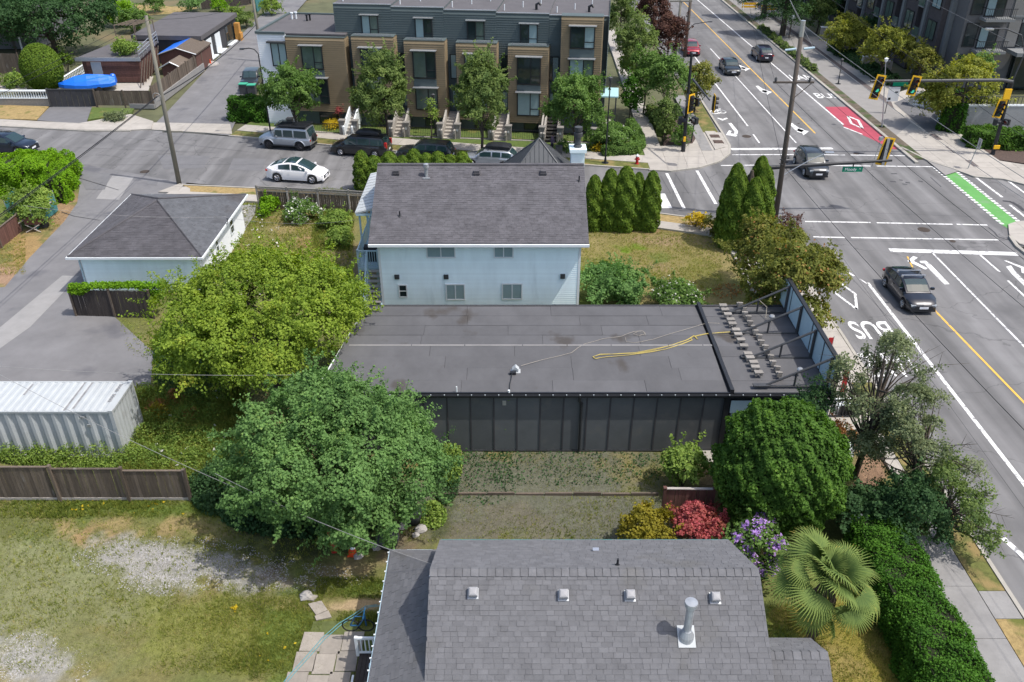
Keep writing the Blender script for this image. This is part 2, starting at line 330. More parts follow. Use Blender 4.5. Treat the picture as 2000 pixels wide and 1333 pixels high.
def ground_mat():
    m = bpy.data.materials.new('ground_cover'); m.use_nodes = True; nt = m.node_tree; N = nt.nodes; L = nt.links
    p = N['Principled BSDF']; p.inputs['Roughness'].default_value = .97; p.inputs['Specular IOR Level'].default_value = .15
    at = N.new('ShaderNodeAttribute'); at.attribute_name = 'cover'
    geo = N.new('ShaderNodeNewGeometry'); fac = None
    for sc, lo, hi in ((38, .62, 1.38), (7, .74, 1.26), (1.6, .86, 1.14)):
        n = N.new('ShaderNodeTexNoise'); n.inputs['Scale'].default_value = sc; n.inputs['Detail'].default_value = 4; n.inputs['Roughness'].default_value = .7; L.new(geo.outputs['Position'], n.inputs['Vector'])
        r = N.new('ShaderNodeMapRange'); r.inputs[1].default_value = .28; r.inputs[2].default_value = .72; r.inputs[3].default_value = lo; r.inputs[4].default_value = hi; L.new(n.outputs[0], r.inputs[0])
        if fac is None: fac = r.outputs[0]; hf = n.outputs[0]
        else:
            q = N.new('ShaderNodeMath'); q.operation = 'MULTIPLY'; L.new(fac, q.inputs[0]); L.new(r.outputs[0], q.inputs[1]); fac = q.outputs[0]
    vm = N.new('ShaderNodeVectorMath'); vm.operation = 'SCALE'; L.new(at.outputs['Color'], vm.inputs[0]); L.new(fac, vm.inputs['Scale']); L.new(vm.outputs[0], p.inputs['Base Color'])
    b = N.new('ShaderNodeBump'); b.inputs['Strength'].default_value = .7; b.inputs['Distance'].default_value = .05; L.new(hf, b.inputs['Height']); L.new(b.outputs[0], p.inputs['Normal'])
    return m
GM = ground_mat()
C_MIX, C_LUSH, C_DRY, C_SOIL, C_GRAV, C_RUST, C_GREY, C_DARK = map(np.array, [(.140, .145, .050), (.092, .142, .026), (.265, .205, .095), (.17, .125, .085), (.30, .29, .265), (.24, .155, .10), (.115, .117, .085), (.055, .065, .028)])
# (centre px, radii px, rotation deg, cover, strength, raggedness) read from the photograph, resolved on the ground
BLOBS = [
 (100, 1180, 320, 170, 0, np.array((.205, .212, .112)), .75, .5), (330, 1260, 330, 120, 0, C_MIX, .6, .5), (420, 1230, 200, 90, 0, np.array((.172, .182, .048)), .8, .5),
 (560, 1250, 60, 130, 10, C_LUSH, .7, .6), (300, 995, 330, 34, 4, C_LUSH, .85, .6), (60, 1010, 160, 50, 0, np.array((.12, .13, .05)), .7, .5),
 (250, 1035, 150, 30, 3, C_DRY, .9, .8), (170, 1055, 60, 22, 0, np.array((.30, .20, .10)), .8, .8), (390, 1030, 120, 26, 3, C_DRY, .6, .9),
 (330, 1092, 170, 36, 7, C_GRAV, 1, .55), (470, 1120, 150, 28, 8, C_GRAV, .9, .7), (310, 1135, 90, 25, 20, C_GRAV, .9, .9), (610, 1128, 110, 26, 4, C_SOIL, .8, .7), (470, 1155, 80, 10, 0, C_GRAV, .8, .9),
 (60, 1300, 110, 60, 30, C_GRAV, .95, .6), (560, 1180, 70, 14, 5, C_DRY, .9, .7), (700, 1182, 60, 13, -4, np.array((.36, .27, .16)), 1, .5), (700, 1110, 60, 20, 0, np.array((.28, .2, .12)), .8, .7),
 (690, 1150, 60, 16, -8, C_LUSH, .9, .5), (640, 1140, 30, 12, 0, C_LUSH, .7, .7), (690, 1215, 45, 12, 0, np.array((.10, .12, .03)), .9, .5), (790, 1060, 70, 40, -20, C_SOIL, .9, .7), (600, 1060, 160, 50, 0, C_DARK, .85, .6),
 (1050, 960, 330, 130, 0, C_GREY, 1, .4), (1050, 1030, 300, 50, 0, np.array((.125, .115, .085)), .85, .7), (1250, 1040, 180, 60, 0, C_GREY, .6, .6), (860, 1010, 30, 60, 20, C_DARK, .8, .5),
 (1640, 1290, 160, 140, 0, np.array((.215, .185, .040)), 1, .4), (1600, 1300, 120, 60, 0, C_DRY, .5, .8), (1540, 1200, 60, 30, 0, np.array((.2, .17, .04)), .9, .5),
 (1690, 905, 62, 60, 60, C_RUST, 1, .5), (1655, 850, 45, 45, 0, C_RUST, .9, .6), (1390, 920, 60, 40, 0, C_SOIL, .7, .6),
 (370, 830, 140, 70, 0, C_LUSH, 1, .5), (200, 880, 260, 40, 0, C_LUSH, 1, .5), (410, 800, 60, 40, 0, C_DRY, .5, .9),
 (570, 450, 110, 45, 0, C_DRY, .85, .8), (600, 470, 60, 14, 0, np.array((.24, .16, .08)), .9, .7), (650, 430, 40, 50, 0, C_LUSH, .9, .6), (560, 400, 70, 24, 0, C_LUSH, .7, .6), (500, 470, 50, 40, 0, C_MIX, .8, .6), (690, 530, 60, 60, 0, C_SOIL, .7, .6), (600, 530, 120, 40, 0, C_MIX, .8, .5),
 (1270, 500, 150, 60, 0, np.array((.19, .165, .062)), 1, .5), (1310, 470, 90, 14, 0, np.array((.26, .19, .11)), .9, .8), (1290, 525, 60, 18, 0, np.array((.24, .18, .10)), .7, .9), (1235, 487, 34, 10, 0, np.array((.11, .19, .015)), 1, .7), (1290, 505, 26, 10, 0, C_LUSH, .8, .7), (1370, 540, 50, 40, 0, np.array((.15, .15, .04)), .8, .6), (1260, 450, 90, 8, 0, np.array((.23, .15, .08)), .8, .7),
 (60, 500, 60, 60, 0, np.array((.29, .20, .09)), 1, .6), (130, 420, 40, 50, 0, np.array((.27, .18, .10)), 1, .5), (15, 545, 40, 30, 0, np.array((.30, .20, .13)), 1, .5),
]
def make_ground():
    x0, x1, y0, y1, st = -42.0, 21.0, 14.0, 64.0, .17
    nx = int((x1-x0)/st)+1; ny = int((y1-y0)/st)+1
    X, Y = np.meshgrid(np.linspace(x0, x1, nx), np.linspace(y0, y1, ny))
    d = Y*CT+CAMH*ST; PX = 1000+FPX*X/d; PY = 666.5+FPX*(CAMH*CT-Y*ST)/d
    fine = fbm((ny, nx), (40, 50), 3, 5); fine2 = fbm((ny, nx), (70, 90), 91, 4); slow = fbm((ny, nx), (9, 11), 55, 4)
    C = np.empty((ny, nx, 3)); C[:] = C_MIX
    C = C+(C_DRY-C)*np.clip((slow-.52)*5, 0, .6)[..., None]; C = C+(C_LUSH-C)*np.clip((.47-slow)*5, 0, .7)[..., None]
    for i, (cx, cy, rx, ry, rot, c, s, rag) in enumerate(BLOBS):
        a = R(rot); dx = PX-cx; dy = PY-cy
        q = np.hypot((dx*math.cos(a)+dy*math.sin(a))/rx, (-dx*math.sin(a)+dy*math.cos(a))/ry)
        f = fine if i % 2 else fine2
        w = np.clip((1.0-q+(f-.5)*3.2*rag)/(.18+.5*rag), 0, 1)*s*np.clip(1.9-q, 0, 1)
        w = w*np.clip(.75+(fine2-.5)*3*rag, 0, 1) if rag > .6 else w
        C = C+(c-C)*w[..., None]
    Z = (slow-.5)*.10+(fine-.5)*.06
    V = np.stack([X, Y, Z], -1).reshape(-1, 3)
    i = np.arange(ny-1)[:, None]*nx+np.arange(nx-1)[None, :]
    Fq = np.stack([i, i+1, i+nx+1, i+nx], -1).reshape(-1, 4)
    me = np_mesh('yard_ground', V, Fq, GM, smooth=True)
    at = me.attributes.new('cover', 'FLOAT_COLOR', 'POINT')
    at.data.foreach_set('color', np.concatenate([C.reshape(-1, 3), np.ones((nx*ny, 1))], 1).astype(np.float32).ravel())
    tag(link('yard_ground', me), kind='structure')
    return X, Y, Z, C, PX, PY
GX, GY, GZ, GC, GPX, GPY = make_ground()
b = MB(); b.quad((-900, -200, -.12), (900, -200, -.12), (900, 1600, -.12), (-900, 1600, -.12))
tag(b.build('ground', mat('ground_far', (.10, .105, .055), .97, .3, .5, .4, 8, stain=((.16, .13, .07), .12, .55, .15))), kind='structure')

def flat(name, pts, z, m, parent=None, kind=None):
    b = MB(); b.face([(x, y, z) for x, y in (pts if sum(pts[i-1][0]*pts[i][1]-pts[i][0]*pts[i-1][1] for i in range(len(pts))) > 0 else pts[::-1])])
    return tag(b.build(name, m, parent), kind=kind)
def Gs(pts, z=0): return [G(x, y, z) for x, y in pts]
ZR = .055                                           # road surface height
main_road = flat('main_road', [(18.5, -20), (34.1, -20), (34.1, 420), (19.0, 420)], ZR, mt['asphalt'], kind='structure')
side_pts = [(-75, 92.5), (-75, 76.0), G(0, 330), G(140, 318), (-26.2, 64.6), (-12.3, 61.4), G(1140, 410), G(1290, 428), (18.6, 55.2), (18.6, 71.5), G(1270, 334), G(950, 312), G(700, 292), G(450, 268), G(270, 254), G(170, 259), G(0, 249)]
side_street = flat('side_street', side_pts, ZR-.006, mt['asphalt'], kind='structure')
flat('side_street_east', [(34.0, 52.6), (90, 45), (90, 70), (44, 72), (34.0, 84)], ZR-.006, mt['asphalt'], kind='structure')
lane = flat('back_lane', [(-60, 22), (-15.6, 33.6), G(292, 790), G(300, 690), G(165, 566), (-26.3, 56), (-25.9, 66), G(150, 300), G(136, 320), G(147, 345), G(156, 366), G(151, 398), G(125, 435), G(58, 505), G(10, 562), (-60, 40)], ZR-.012, mt['asphalt_lane'], kind='structure')
lane_n = flat('north_lane', Gs([(296, 250), (330, 216), (410, 130), (470, 70), (560, -20), (660, -80)])+[(-12, 175), G(600, 0), G(520, 90), G(500, 160), G(462, 235), G(448, 266)], ZR-.012, mt['asphalt_lane'], kind='structure')
flat('parking_pad', Gs([(72, 236), (98, 209), (180, 209), (168, 244)]), .035, mt['asphalt_patch'], kind='structure')
flat('garage_apron', Gs([(455, 402), (500, 402), (498, 420), (470, 462), (455, 462)]), .05, mt['old_walk'], kind='structure')

def paintpoly(name, px, m=None, parent=None, z=ZR+.006):
    return flat(name, Gs(px, z), z, m or mt['paint_w'], parent or main_road)
def stripe(name, p0, p1, w, m=None, parent=None, z=ZR+.006, dash=None):
    a = Vector(p0); c = Vector(p1); d = (c-a); Ln = d.length; d /= Ln; n = Vector((-d.y, d.x))*w/2
    if not dash: segs = [(0, Ln)]
    else: segs = [(t, min(t+dash[0], Ln)) for t in np.arange(0, Ln, dash[0]+dash[1])]
    for s, e in segs:
        p = a+d*s; q = a+d*e
        flat(name, [tuple(p-n), tuple(q-n), tuple(q+n), tuple(p+n)], z, m or mt['paint_w'], parent or main_road)
def pstripe(name, a, c, w, **k): stripe(name, G(*a), G(*c), w, **k)
# near side of the crossing
stripe('lane_line', (22.2, 47.2), (22.2, 2), .20); pstripe('lane_line', (1679, 547), (1696, 558), .10)
stripe('lane_line', (28.06, 51.6), (28.04, 10), .13); pstripe('lane_line', (1914, 500), (1952, 533), .14); pstripe('lane_line', (1968, 550), (2003, 583), .14)
pstripe('lane_line', (1958, 1053), (2040, 1128), .24)
stripe('centre_line', G(1772, 503), (24.85, 44.2), .10, m=mt['paint_y']); stripe('centre_line', (24.85, 44.2), (25.4, 33), .13, m=mt['paint_y']); stripe('centre_line', (25.4, 33), (25.5, 5), .13, m=mt['paint_y'])
pstripe('stop_line', (1737, 490.5), (1987, 498), .55)
for a, c in (((1572, 434.5), (1700, 436.5)), ((1712, 437), (1860, 440)), ((1868, 440), (1928, 441.5))): pstripe('crosswalk_line', a, c, .17)
for a, c in (((1588, 464.5), (1650, 466)), ((1662, 466), (1950, 470.5))): pstripe('crosswalk_line', a, c, .17)
Z7 = lambda pts: [(1540+x/4.348, 420+y/4.348) for x, y in pts]
def turnarrow(head, stem): paintpoly('turn_arrow', head); paintpoly('turn_arrow', stem)
turnarrow(Z7([(1008, 392), (1060, 350), (1098, 363), (1062, 392), (1186, 456), (1160, 464)]), Z7([(1112, 392), (1166, 390), (1214, 428), (1368, 588), (1326, 592), (1182, 446), (1156, 412), (1124, 408)]))
turnarrow(Z7([(1828, 388), (1850, 388), (2010, 448), (2010, 500), (1980, 490), (1975, 452)]), Z7([(1848, 440), (1890, 430), (1925, 480), (2080, 640), (2050, 650), (1895, 500)]))
tip = G(1673, 606); cor = G(1666, 576); hw = abs(tip[0]-cor[0])+.12; cx = tip[0]; ly = (cor[1]-tip[1])
for s in (-1, 1):
    for (ya, yb) in ((tip[1], tip[1]+ly), (tip[1]+2*ly, tip[1]+ly)): stripe('lane_diamond', (cx, ya), (cx+s*hw+(-.9 if s < 0 else 0)*0, yb), .16)
pstripe('lane_line', (1652, 532), (1668, 541), .16)
# far side of the crossing
pstripe('stop_line', (1428, 293), (1626, 291.5), .5)
for a, c in (((1430, 304), (1560, 303.5)), ((1572, 303.5), (1650, 304.5)), ((1660, 304.5), (1772, 306))): pstripe('crosswalk_line', a, c, .17)
for a, c in (((1408, 325), (1500, 324)), ((1560, 324), (1700, 326)), ((1712, 326), (1828, 327.5))): pstripe('crosswalk_line', a, c, .17)
stripe('lane_line', (22.5, 110), (22.35, 79.4), .15); pstripe('lane_line', (1471, 264), (1483, 281), .15)
stripe('lane_line', (25.3, 112), G(1555, 281), .12)
stripe('lane_line', G(1361, 0), G(1647, 245), .17); pstripe('lane_line', (1648, 250), (1684, 264), .17)
stripe('centre_line', (27.6, 147), G(1592, 262), .13, m=mt['paint_y'])
AR = [[(1541, 243), (1547, 242), (1558, 250), (1571, 255), (1566, 260), (1553, 256)], [(1558, 253), (1580, 258), (1569, 266), (1567, 262), (1556, 259)]]
a0 = G(1560, 254)
for (px, py) in ((1560, 254), (1491, 178), (1450, 133)):
    q = G(px, py)
    for poly in AR: flat('turn_arrow', [(x-a0[0]+q[0], y-a0[1]+q[1]) for x, y in Gs(poly)], ZR+.006, mt['paint_w'], main_road)
Z4 = lambda pts: [(1180+x/4.762, y/4.762) for x, y in pts]
turnarrow(Z4([(1133, 1256), (1160, 1214), (1188, 1220), (1172, 1240), (1240, 1256), (1225, 1273)]), Z4([(1152, 1145), (1182, 1145), (1246, 1222), (1242, 1246), (1204, 1251), (1214, 1228)]))
paintpoly('bike_chevron', Z4([(1048, 1100), (1062, 1098), (1100, 1108), (1140, 1096), (1150, 1106), (1100, 1124)]))
for (cx, cy) in ((1394.5, 221), (1409, 220)):
    c = G(cx, cy); b = MB(); b.tube([(c[0]+.42*math.cos(t), c[1]+.52*math.sin(t), ZR+.008) for t in np.linspace(0, 6.28, 17)], .05, 4); b.build('bike_symbol', mt['paint_w'], main_road)
b = MB(); q = [G(*p) for p in ((1394.5, 221), (1400, 215.5), (1409, 220), (1404, 224), (1400, 215.5), (1407, 214.5))]; b.tube([(x, y, ZR+.01) for x, y in q], .045, 4); b.build('bike_symbol', mt['paint_w'], main_road)
paintpoly('bus_lane_patch', [(1611, 209), (1665, 209), (1732, 266), (1767, 292.5), (1744, 292), (1700, 271), (1650, 249)], mt['paint_r'], z=ZR+.004)
dm = [(1656, 228.5), (1676, 236.5), (1684.5, 252.5), (1662.5, 243)]
for i in range(4): pstripe('lane_diamond', dm[i], dm[(i+1) % 4], .24, z=ZR+.009)
def meshed(o):                                     # lettering as plain mesh
    dg = bpy.context.evaluated_depsgraph_get(); me = bpy.data.meshes.new_from_object(o.evaluated_get(dg)); n = link(o.name, me, o.parent); n.matrix_parent_inverse = o.matrix_parent_inverse; n.matrix_basis = o.matrix_basis; nm = o.name; bpy.data.objects.remove(o, do_unlink=True); n.name = nm; return n
def groundtext(txt, px, w, h, rz=0):
    cu = bpy.data.curves.new('road_word', 'FONT'); cu.body = txt; cu.align_x = 'CENTER'; cu.align_y = 'CENTER'; cu.size = 1; cu.extrude = .002; cu.offset = .012
    cu.materials.append(mt['paint_w']); o = link('road_word', cu, main_road); x, y = G(*px); o.location = (x, y, ZR+.008); o.rotation_euler[2] = rz
    bpy.context.view_layer.update(); o.scale = (w/max(o.dimensions.x, .01), h/max(o.dimensions.y, .01), 1); return meshed(o)
groundtext('BUS', (1614, 189), 2.35, 1.9); groundtext('LANE', (1573, 153), 3.3, 2.2)
groundtext('BUS', (1702, 645), 2.3, 2.0, math.pi); groundtext('LANE', (1735, 712), 2.6, 2.3, math.pi)
Z6 = lambda pts: [(1780+x/5.127, 220+y/5.127) for x, y in pts]
paintpoly('bike_crossing', Z6([(250, 550), (424, 574), (1060, 1098), (975, 1165), (900, 1122)]), mt['paint_g'], z=ZR+.004)
for (p, q, n) in (((236, 566), (900, 1120), 24), ((440, 590), (1062, 1092), 23)):
    (xa, ya), (xb, yb) = Z6([p, q]); A = Vector(G(xa, ya)); Bq = Vector(G(xb, yb))
    for i in range(n):
        c = A.lerp(Bq, i/(n-1)); flat('bike_crossing_square', [(c.x-.15, c.y-.15), (c.x+.15, c.y-.15), (c.x+.15, c.y+.15), (c.x-.15, c.y+.15)], ZR+.009, mt['paint_w'], main_road)
pstripe('crosswalk_line', (1904, 347), (1957, 387), .2); pstripe('crosswalk_line', (1967, 354), (2010, 385), .2); pstripe('crosswalk_line', (1972, 402), (2010, 432), .2)
pstripe('crosswalk_line', (1302, 340), (1336, 409), .24, parent=side_street, z=ZR+.002); pstripe('crosswalk_line', (1361, 335), (1398, 400), .24, parent=side_street, z=ZR+.002); pstripe('stop_line', (1289, 380), (1303, 408), .75, parent=side_street, z=ZR+.002)
# asphalt repairs, seals, covers
for name, poly, m, par in (('asphalt_patch', [(308, 305), (412, 306), (398, 330), (320, 332)], 'asphalt_patch', side_street), ('asphalt_patch', [(456, 311), (520, 312), (512, 336), (446, 333)], 'asphalt_patch', side_street), ('asphalt_patch', [(150, 338), (218, 340), (205, 372), (168, 372)], 'asphalt_patch', side_street),
    ('asphalt_patch', [(220, 345), (262, 347), (233, 392), (188, 390)], 'asphalt_pale', lane), ('asphalt_patch', [(288, 353), (310, 354), (306, 364), (288, 362)], 'asphalt_patch', side_street), ('asphalt_patch', [(122, 540), (155, 541), (60, 640), (-10, 690), (-10, 650)], 'asphalt_pale', lane)):
    flat(name, Gs(poly), ZR+(.003 if par is side_street else -.004), mt[m], par)
def cover(px, py, r, par, name='manhole_cover'):
    x, y = G(px, py); b = MB(); b.lathe([(r, 0), (r, .012), (r*.9, .016), (0.01, .016)], n=16); b.build(name, mt['iron'], par, loc=(x, y, ZR))
for px, py, r, par in ((1804, 450.5, .42, main_road), (1458, 268, .42, main_road), (283, 337, .38, side_street), (121, 462, .01, lane), (1396, 308, .3, main_road), (1860, 473, .2, main_road), (1672, 302, .25, main_road), (1560, 243, .1, main_road)): cover(px, py, r, par)
def seal(pts, w, par): 
    for a, c in zip(pts[:-1], pts[1:]): pstripe('tar_seal', a, c, w, m=mt['tar'], parent=par, z=ZR+.003)
seal([(1600, 297), (1612, 299), (1624, 301)], .22, main_road); seal([(1668, 300), (1688, 302)], .25, main_road); seal([(1740, 341), (1752, 341)], .2, main_road); seal([(1738, 356), (1750, 357)], .22, main_road); seal([(1756, 353), (1763, 354)], .2, main_road); seal([(1768, 358), (1777, 359)], .22, main_road); seal([(1793, 355), (1802, 357)], .22, main_road); seal([(1762, 361), (1772, 362)], .18, main_road)
seal([(1930, 446), (1942, 456), (1948, 464), (1966, 470), (2000, 463)], .12, main_road); seal([(1958, 394), (1975, 396), (1990, 405), (2000, 414)], .3, main_road); seal([(1817, 348), (1838, 367)], .08, main_road)
for a, c in (((1590, 470), (1950, 478)), ((1500, 410), (1900, 425)), ((1620, 470), (2010, 1010)), ((1585, 460), (1860, 760)), ((1520, 300), (1640, 420))): seal([a, c], .025, main_road)
for a, c in (((150, 290), (420, 300)), ((150, 324), (640, 322)), ((240, 270), (500, 300)), ((500, 330), (700, 335))): seal([a, c], .03, side_street)
seal([(156, 350), (232, 373)], .07, lane); seal([(120, 415), (145, 424), (195, 432)], .06, lane)
for a, c in (((1290, 345), (1310, 380)), ((1318, 340), (1345, 380)), ((1375, 335), (1410, 395))): seal([a, c], .03, side_street)

# ---- concrete walks cut into slabs
def clip(poly, ax, lo, hi):
    def half(P, v, sgn):
        out = []
        for i in range(len(P)):
            a = P[i-1]; c = P[i]; da = sgn*(a[ax]-v); dc = sgn*(c[ax]-v)
            if (da >= 0) != (dc >= 0):
                t = da/(da-dc); out.append((a[0]+(c[0]-a[0])*t, a[1]+(c[1]-a[1])*t))
            if dc >= 0: out.append(c)
        return out
    P = half(poly, lo, 1); return half(P, hi, -1) if len(P) > 2 else []
def area(P): return abs(sum(P[i-1][0]*P[i][1]-P[i][0]*P[i-1][1] for i in range(len(P))))/2
def walk(name, pts, cell, ang=0.0, z=.15, m='concrete', gap=.02):
    b = MB(); b.prism(pts, -.1, z-.02); base = b.build(name, mt['kerb']); tag(base, kind='structure')
    ca, sa = math.cos(-ang), math.sin(-ang); Q = [(x*ca-y*sa, x*sa+y*ca) for x, y in pts]
    cxs = cell if isinstance(cell, tuple) else (cell, cell); x0 = min(p[0] for p in Q); y0 = min(p[1] for p in Q)
    for i in range(int((max(p[0] for p in Q)-x0)/cxs[0])+1):
        A = clip(Q, 0, x0+i*cxs[0]+gap/2, x0+(i+1)*cxs[0]-gap/2)
        if len(A) < 3: continue
        for j in range(int((max(p[1] for p in Q)-y0)/cxs[1])+1):
            Bq = clip(A, 1, y0+j*cxs[1]+gap/2, y0+(j+1)*cxs[1]-gap/2)
            if len(Bq) < 3 or area(Bq) < .05: continue
            mb = MB(); mb.prism([(x*ca+y*sa, -x*sa+y*ca) for x, y in Bq], z-.03, z+rnd.uniform(-.003, .004)); mb.build('concrete_slab', mt[m], base)
    return base
def kerb(pts, w=.16, z=.17, name='kerb'):
    b = MB()
    for i in range(len(pts)-1):
        a = Vector(pts[i]); c = Vector(pts[i+1]); d = (c-a).normalized(); n = Vector((-d.y, d.x))*w/2; e = d*.02
        b.prism([tuple(a-n-e), tuple(c-n+e), tuple(c+n+e), tuple(a+n-e)], -.1, z-.0015*(i % 2))
    return tag(b.build(name, mt['kerb']), kind='structure')
grassm = mat('boulevard_grass', (.115, .125, .035), .97, .38, 5, .8, 30, stain=((.24, .18, .075), .9, .50, .14))
grassdry = mat('dry_boulevard_grass', (.30, .22, .095), .97, .38, 5, .8, 30, stain=((.12, .13, .03), .8, .56, .1))
lawnm = mat('front_lawn', (.085, .125, .028), .97, .3, 5, .7, 30, stain=((.16, .15, .04), .7, .58, .12))
def strip(name, pts, m=grassm, z=.13):
    b = MB(); b.prism(pts, -.1, z); return tag(b.build(name, m), kind='structure')
far = [G(448, 268), G(520, 274), G(700, 292), G(950, 312), G(1140, 325), G(1268, 334)]
kerb(far)
off = lambda pts, d: [(x+d*.18, y+d) for x, y in pts]
strip('boulevard_grass', off(far, .1)+off(far, 1.5)[::-1])
F2 = off(far, 1.52); F3 = off(far, 3.3)
for i in range(len(far)-1): walk('far_sidewalk', [F2[i], F2[i+1], F3[i+1], F3[i]], 1.6, -.2)
strip('front_garden_soil', off(far, 3.32)+off(far, 7.5)[::-1], lawnm, z=.10)
walk('corner_plaza', Gs([(1254, 292), (1352, 284), (1366, 262), (1408, 262), (1424, 288), (1424, 302), (1404, 317), (1366, 329), (1310, 336), (1270, 335)]), 1.7, -.05)
kerb(Gs([(1268, 335), (1310, 337), (1366, 330), (1404, 318), (1424, 303), (1425, 288), (1410, 262), (1364, 190), (1345, 158)]), .2)
walk('west_sidewalk', Gs([(1230, 205), (1258, 205), (1290, 291), (1253, 292)]), (2.6, 1.8)); walk('west_sidewalk', Gs([(1180, 60), (1199, 60), (1258, 204), (1229, 204)]), (2.6, 1.8))
flat('bike_path', Gs([(1316, 190), (1336, 190), (1391, 298), (1370, 298)]), .165, mt['old_walk'], kind='structure')
strip('boulevard_grass', Gs([(1340, 190), (1362, 190), (1402, 262), (1366, 262)]), grassm, .14)
walk('drain_island', Gs([(1376, 261), (1396, 261), (1416, 292), (1396, 297)]), 1.1, z=.22)
for p in ((1396, 266), (1403, 277)):
    x, y = G(*p, .24); b = MB(); b.box(x-.42, x+.42, y-.42, y+.42, .2, .245); b.build('soil_tray', mt['mulch'], bpy.data.objects['drain_island'])
strip('planting_bed', Gs([(1292, 205), (1316, 205), (1368, 280), (1352, 284), (1296, 290)]), mt['mulch'], .13)
near = [G(352, 364), G(520, 372), G(690, 382), G(900, 392), G(1140, 404), G(1292, 421), G(1405, 436)]
kerb(near)
strip('dry_boulevard', off(near, -.1)+off(near, -1.35)[::-1], grassdry)
N2 = off(near, -1.37); N3 = off(near, -2.6)
for i in range(len(near)-1): walk('near_sidewalk', [N2[i], N2[i+1], N3[i+1], N3[i]], 1.5, -.2)
walk('lane_corner_walk', Gs([(310, 378), (352, 362), (372, 372), (372, 382)]), 1.5)
W0 = [(0, 236), (155, 244), (256, 226), (300, 240), (296, 255), (255, 257), (170, 257), (0, 248)]
for i in ((0, 1, 6, 7), (1, 2, 5, 6), (2, 3, 4, 5)): walk('far_sidewalk', Gs([W0[k] for k in i]), 1.8, -.1)
kerb(Gs([(-60, 245), (0, 249), (170, 258.5), (255, 258.5)]))
walk('lane_crossing_walk', Gs([(295, 241), (450, 244), (454, 264), (297, 255)]), 1.8, -.1, z=.075)
strip('corner_grass', Gs([(462, 262), (500, 257), (560, 262), (560, 276), (480, 271)]), grassm, .14)
strip('front_lawn', Gs([(0, 207), (96, 210), (72, 236), (0, 234)]), grassdry, .10); strip('front_lawn', Gs([(172, 236), (180, 212), (262, 214), (258, 222)]), lawnm, .10)
# east side of the main road: kerb, planting strip, path, walk (all run along Y)
kerb([(34.1, 69), (34.0, 400)], .3, .2)
strip('planting_strip', [(34.3, 70), (35.2, 70), (35.2, 400), (34.3, 400)], mat('verge_soil', (.12, .10, .075), .97, .4, 3, .6, 25, stain=((.06, .085, .03), .7, .5, .1)), .16)
flat('cycle_path', [(35.2, 66), (38.3, 68), (38.3, 400), (35.2, 400)], .14, mat('cycle_path', (.255, .245, .235), .93, .1, 1, .2, 80), kind='structure')
strip('brick_strip', [(38.3, 68), (38.9, 68), (38.9, 400), (38.3, 400)], mat('brick_strip', (.13, .11, .105), .95, .3, 6), .15)
walk('east_sidewalk', [(38.9, 69), (41.3, 69), (41.3, 160), (38.9, 160)], (2.5, 1.9), z=.16)
walk('east_corner', Gs([(1768, 294), (1745, 272), (1788, 236), (1850, 284), (1880, 312), (1860, 331), (1815, 316)]), 1.8); walk('east_corner', Gs([(1850, 284), (1905, 310), (2060, 335), (2060, 378), (1958, 352), (1900, 347), (1862, 332)]), 1.8)
kerb(Gs([(1760, 291), (1815, 318), (1862, 333), (1902, 348), (1960, 353), (2060, 379)]), .2)
strip('corner_hedge_bed', Gs([(1850, 283), (1905, 268), (2080, 268), (2080, 334), (1906, 309)]), mt['mulch'], .14)
flat('apartment_driveway', Gs([(1745, 205), (1795, 185), (1860, 255), (1810, 262)]), .19, mt['asphalt_patch'], kind='structure')
strip('entry_forecourt', Gs([(1735, 190), (1790, 172), (1830, 185), (1860, 240), (1800, 262), (1745, 215)]), mt['concrete'], .17)
walk('island_corner', Gs([(1968, 442), (1985, 436), (2060, 432), (2060, 500), (1990, 480), (1970, 462)]), 1.6)
kerb(Gs([(1972, 466), (1985, 485), (2010, 505), (2060, 530)]), .25, .2)
# south-west walk along the main road
kerb([(18.45, 54), (18.45, 8)], .16)
walk('road_sidewalk', [(15.4, 8), (17.3, 8), (17.3, 28), (15.4, 28)], (2.1, 2.4), m='old_walk'); walk('road_sidewalk', [(16.7, 28.02), (17.3, 28.02), (17.3, 32), (16.7, 32)], (1.8, 1.8)); walk('road_sidewalk', [(14.6, 32.02), (17.3, 32.02), (17.3, 54), (14.6, 54)], (1.8, 1.8))
strip('verge_grass', [(17.35, 27), (18.35, 27), (18.35, 22.2), (17.35, 22.2)]); strip('verge_path', [(17.35, 22.18), (18.35, 22.18), (18.35, 20.9), (17.35, 20.9)], mt['old_walk']); strip('verge_grass', [(17.35, 20.88), (18.35, 20.88), (18.35, 8), (17.35, 8)], grassdry)
strip('verge_grass', [(17.35, 27.02), (18.35, 27.02), (18.35, 36), (17.35, 36)]); walk('kerb_walk', [(17.32, 36.02), (18.35, 36.02), (18.35, 53), (17.32, 53)], 1.7)
# patio pavers by the porch
base = flat('garden_path', Gs([(612, 1215), (700, 1215), (690, 1340), (580, 1340)]), .035, GM if False else mat('path_joint', (.10, .12, .04), .97, .3, 6), kind='structure')
for row in range(5):
    for c in range(3):
        y = 20.35-row*.82-(c % 2)*.12; x = -7.35+c*.72-row*.10
        if x+.66 > -5.15+.05 and c == 2: wv = .45
        else: wv = .705
        b = MB(); b.box(0, wv, -.805, 0, 0, .045); b.build('paver', mt['paver'], base, loc=(x+rnd.uniform(-.02, .02), y+rnd.uniform(-.02, .02), .03), rz=rnd.uniform(-.03, .03))
for poly in ([(590, 1160), (622, 1166), (612, 1176), (596, 1174)], [(602, 1182), (628, 1176), (640, 1194), (618, 1204)], [(615, 1206), (642, 1195), (648, 1208), (618, 1214)]):
    b = MB(); b.prism(Gs(poly), 0, .07); b.build('stepping_stone', mt['paver'], base)
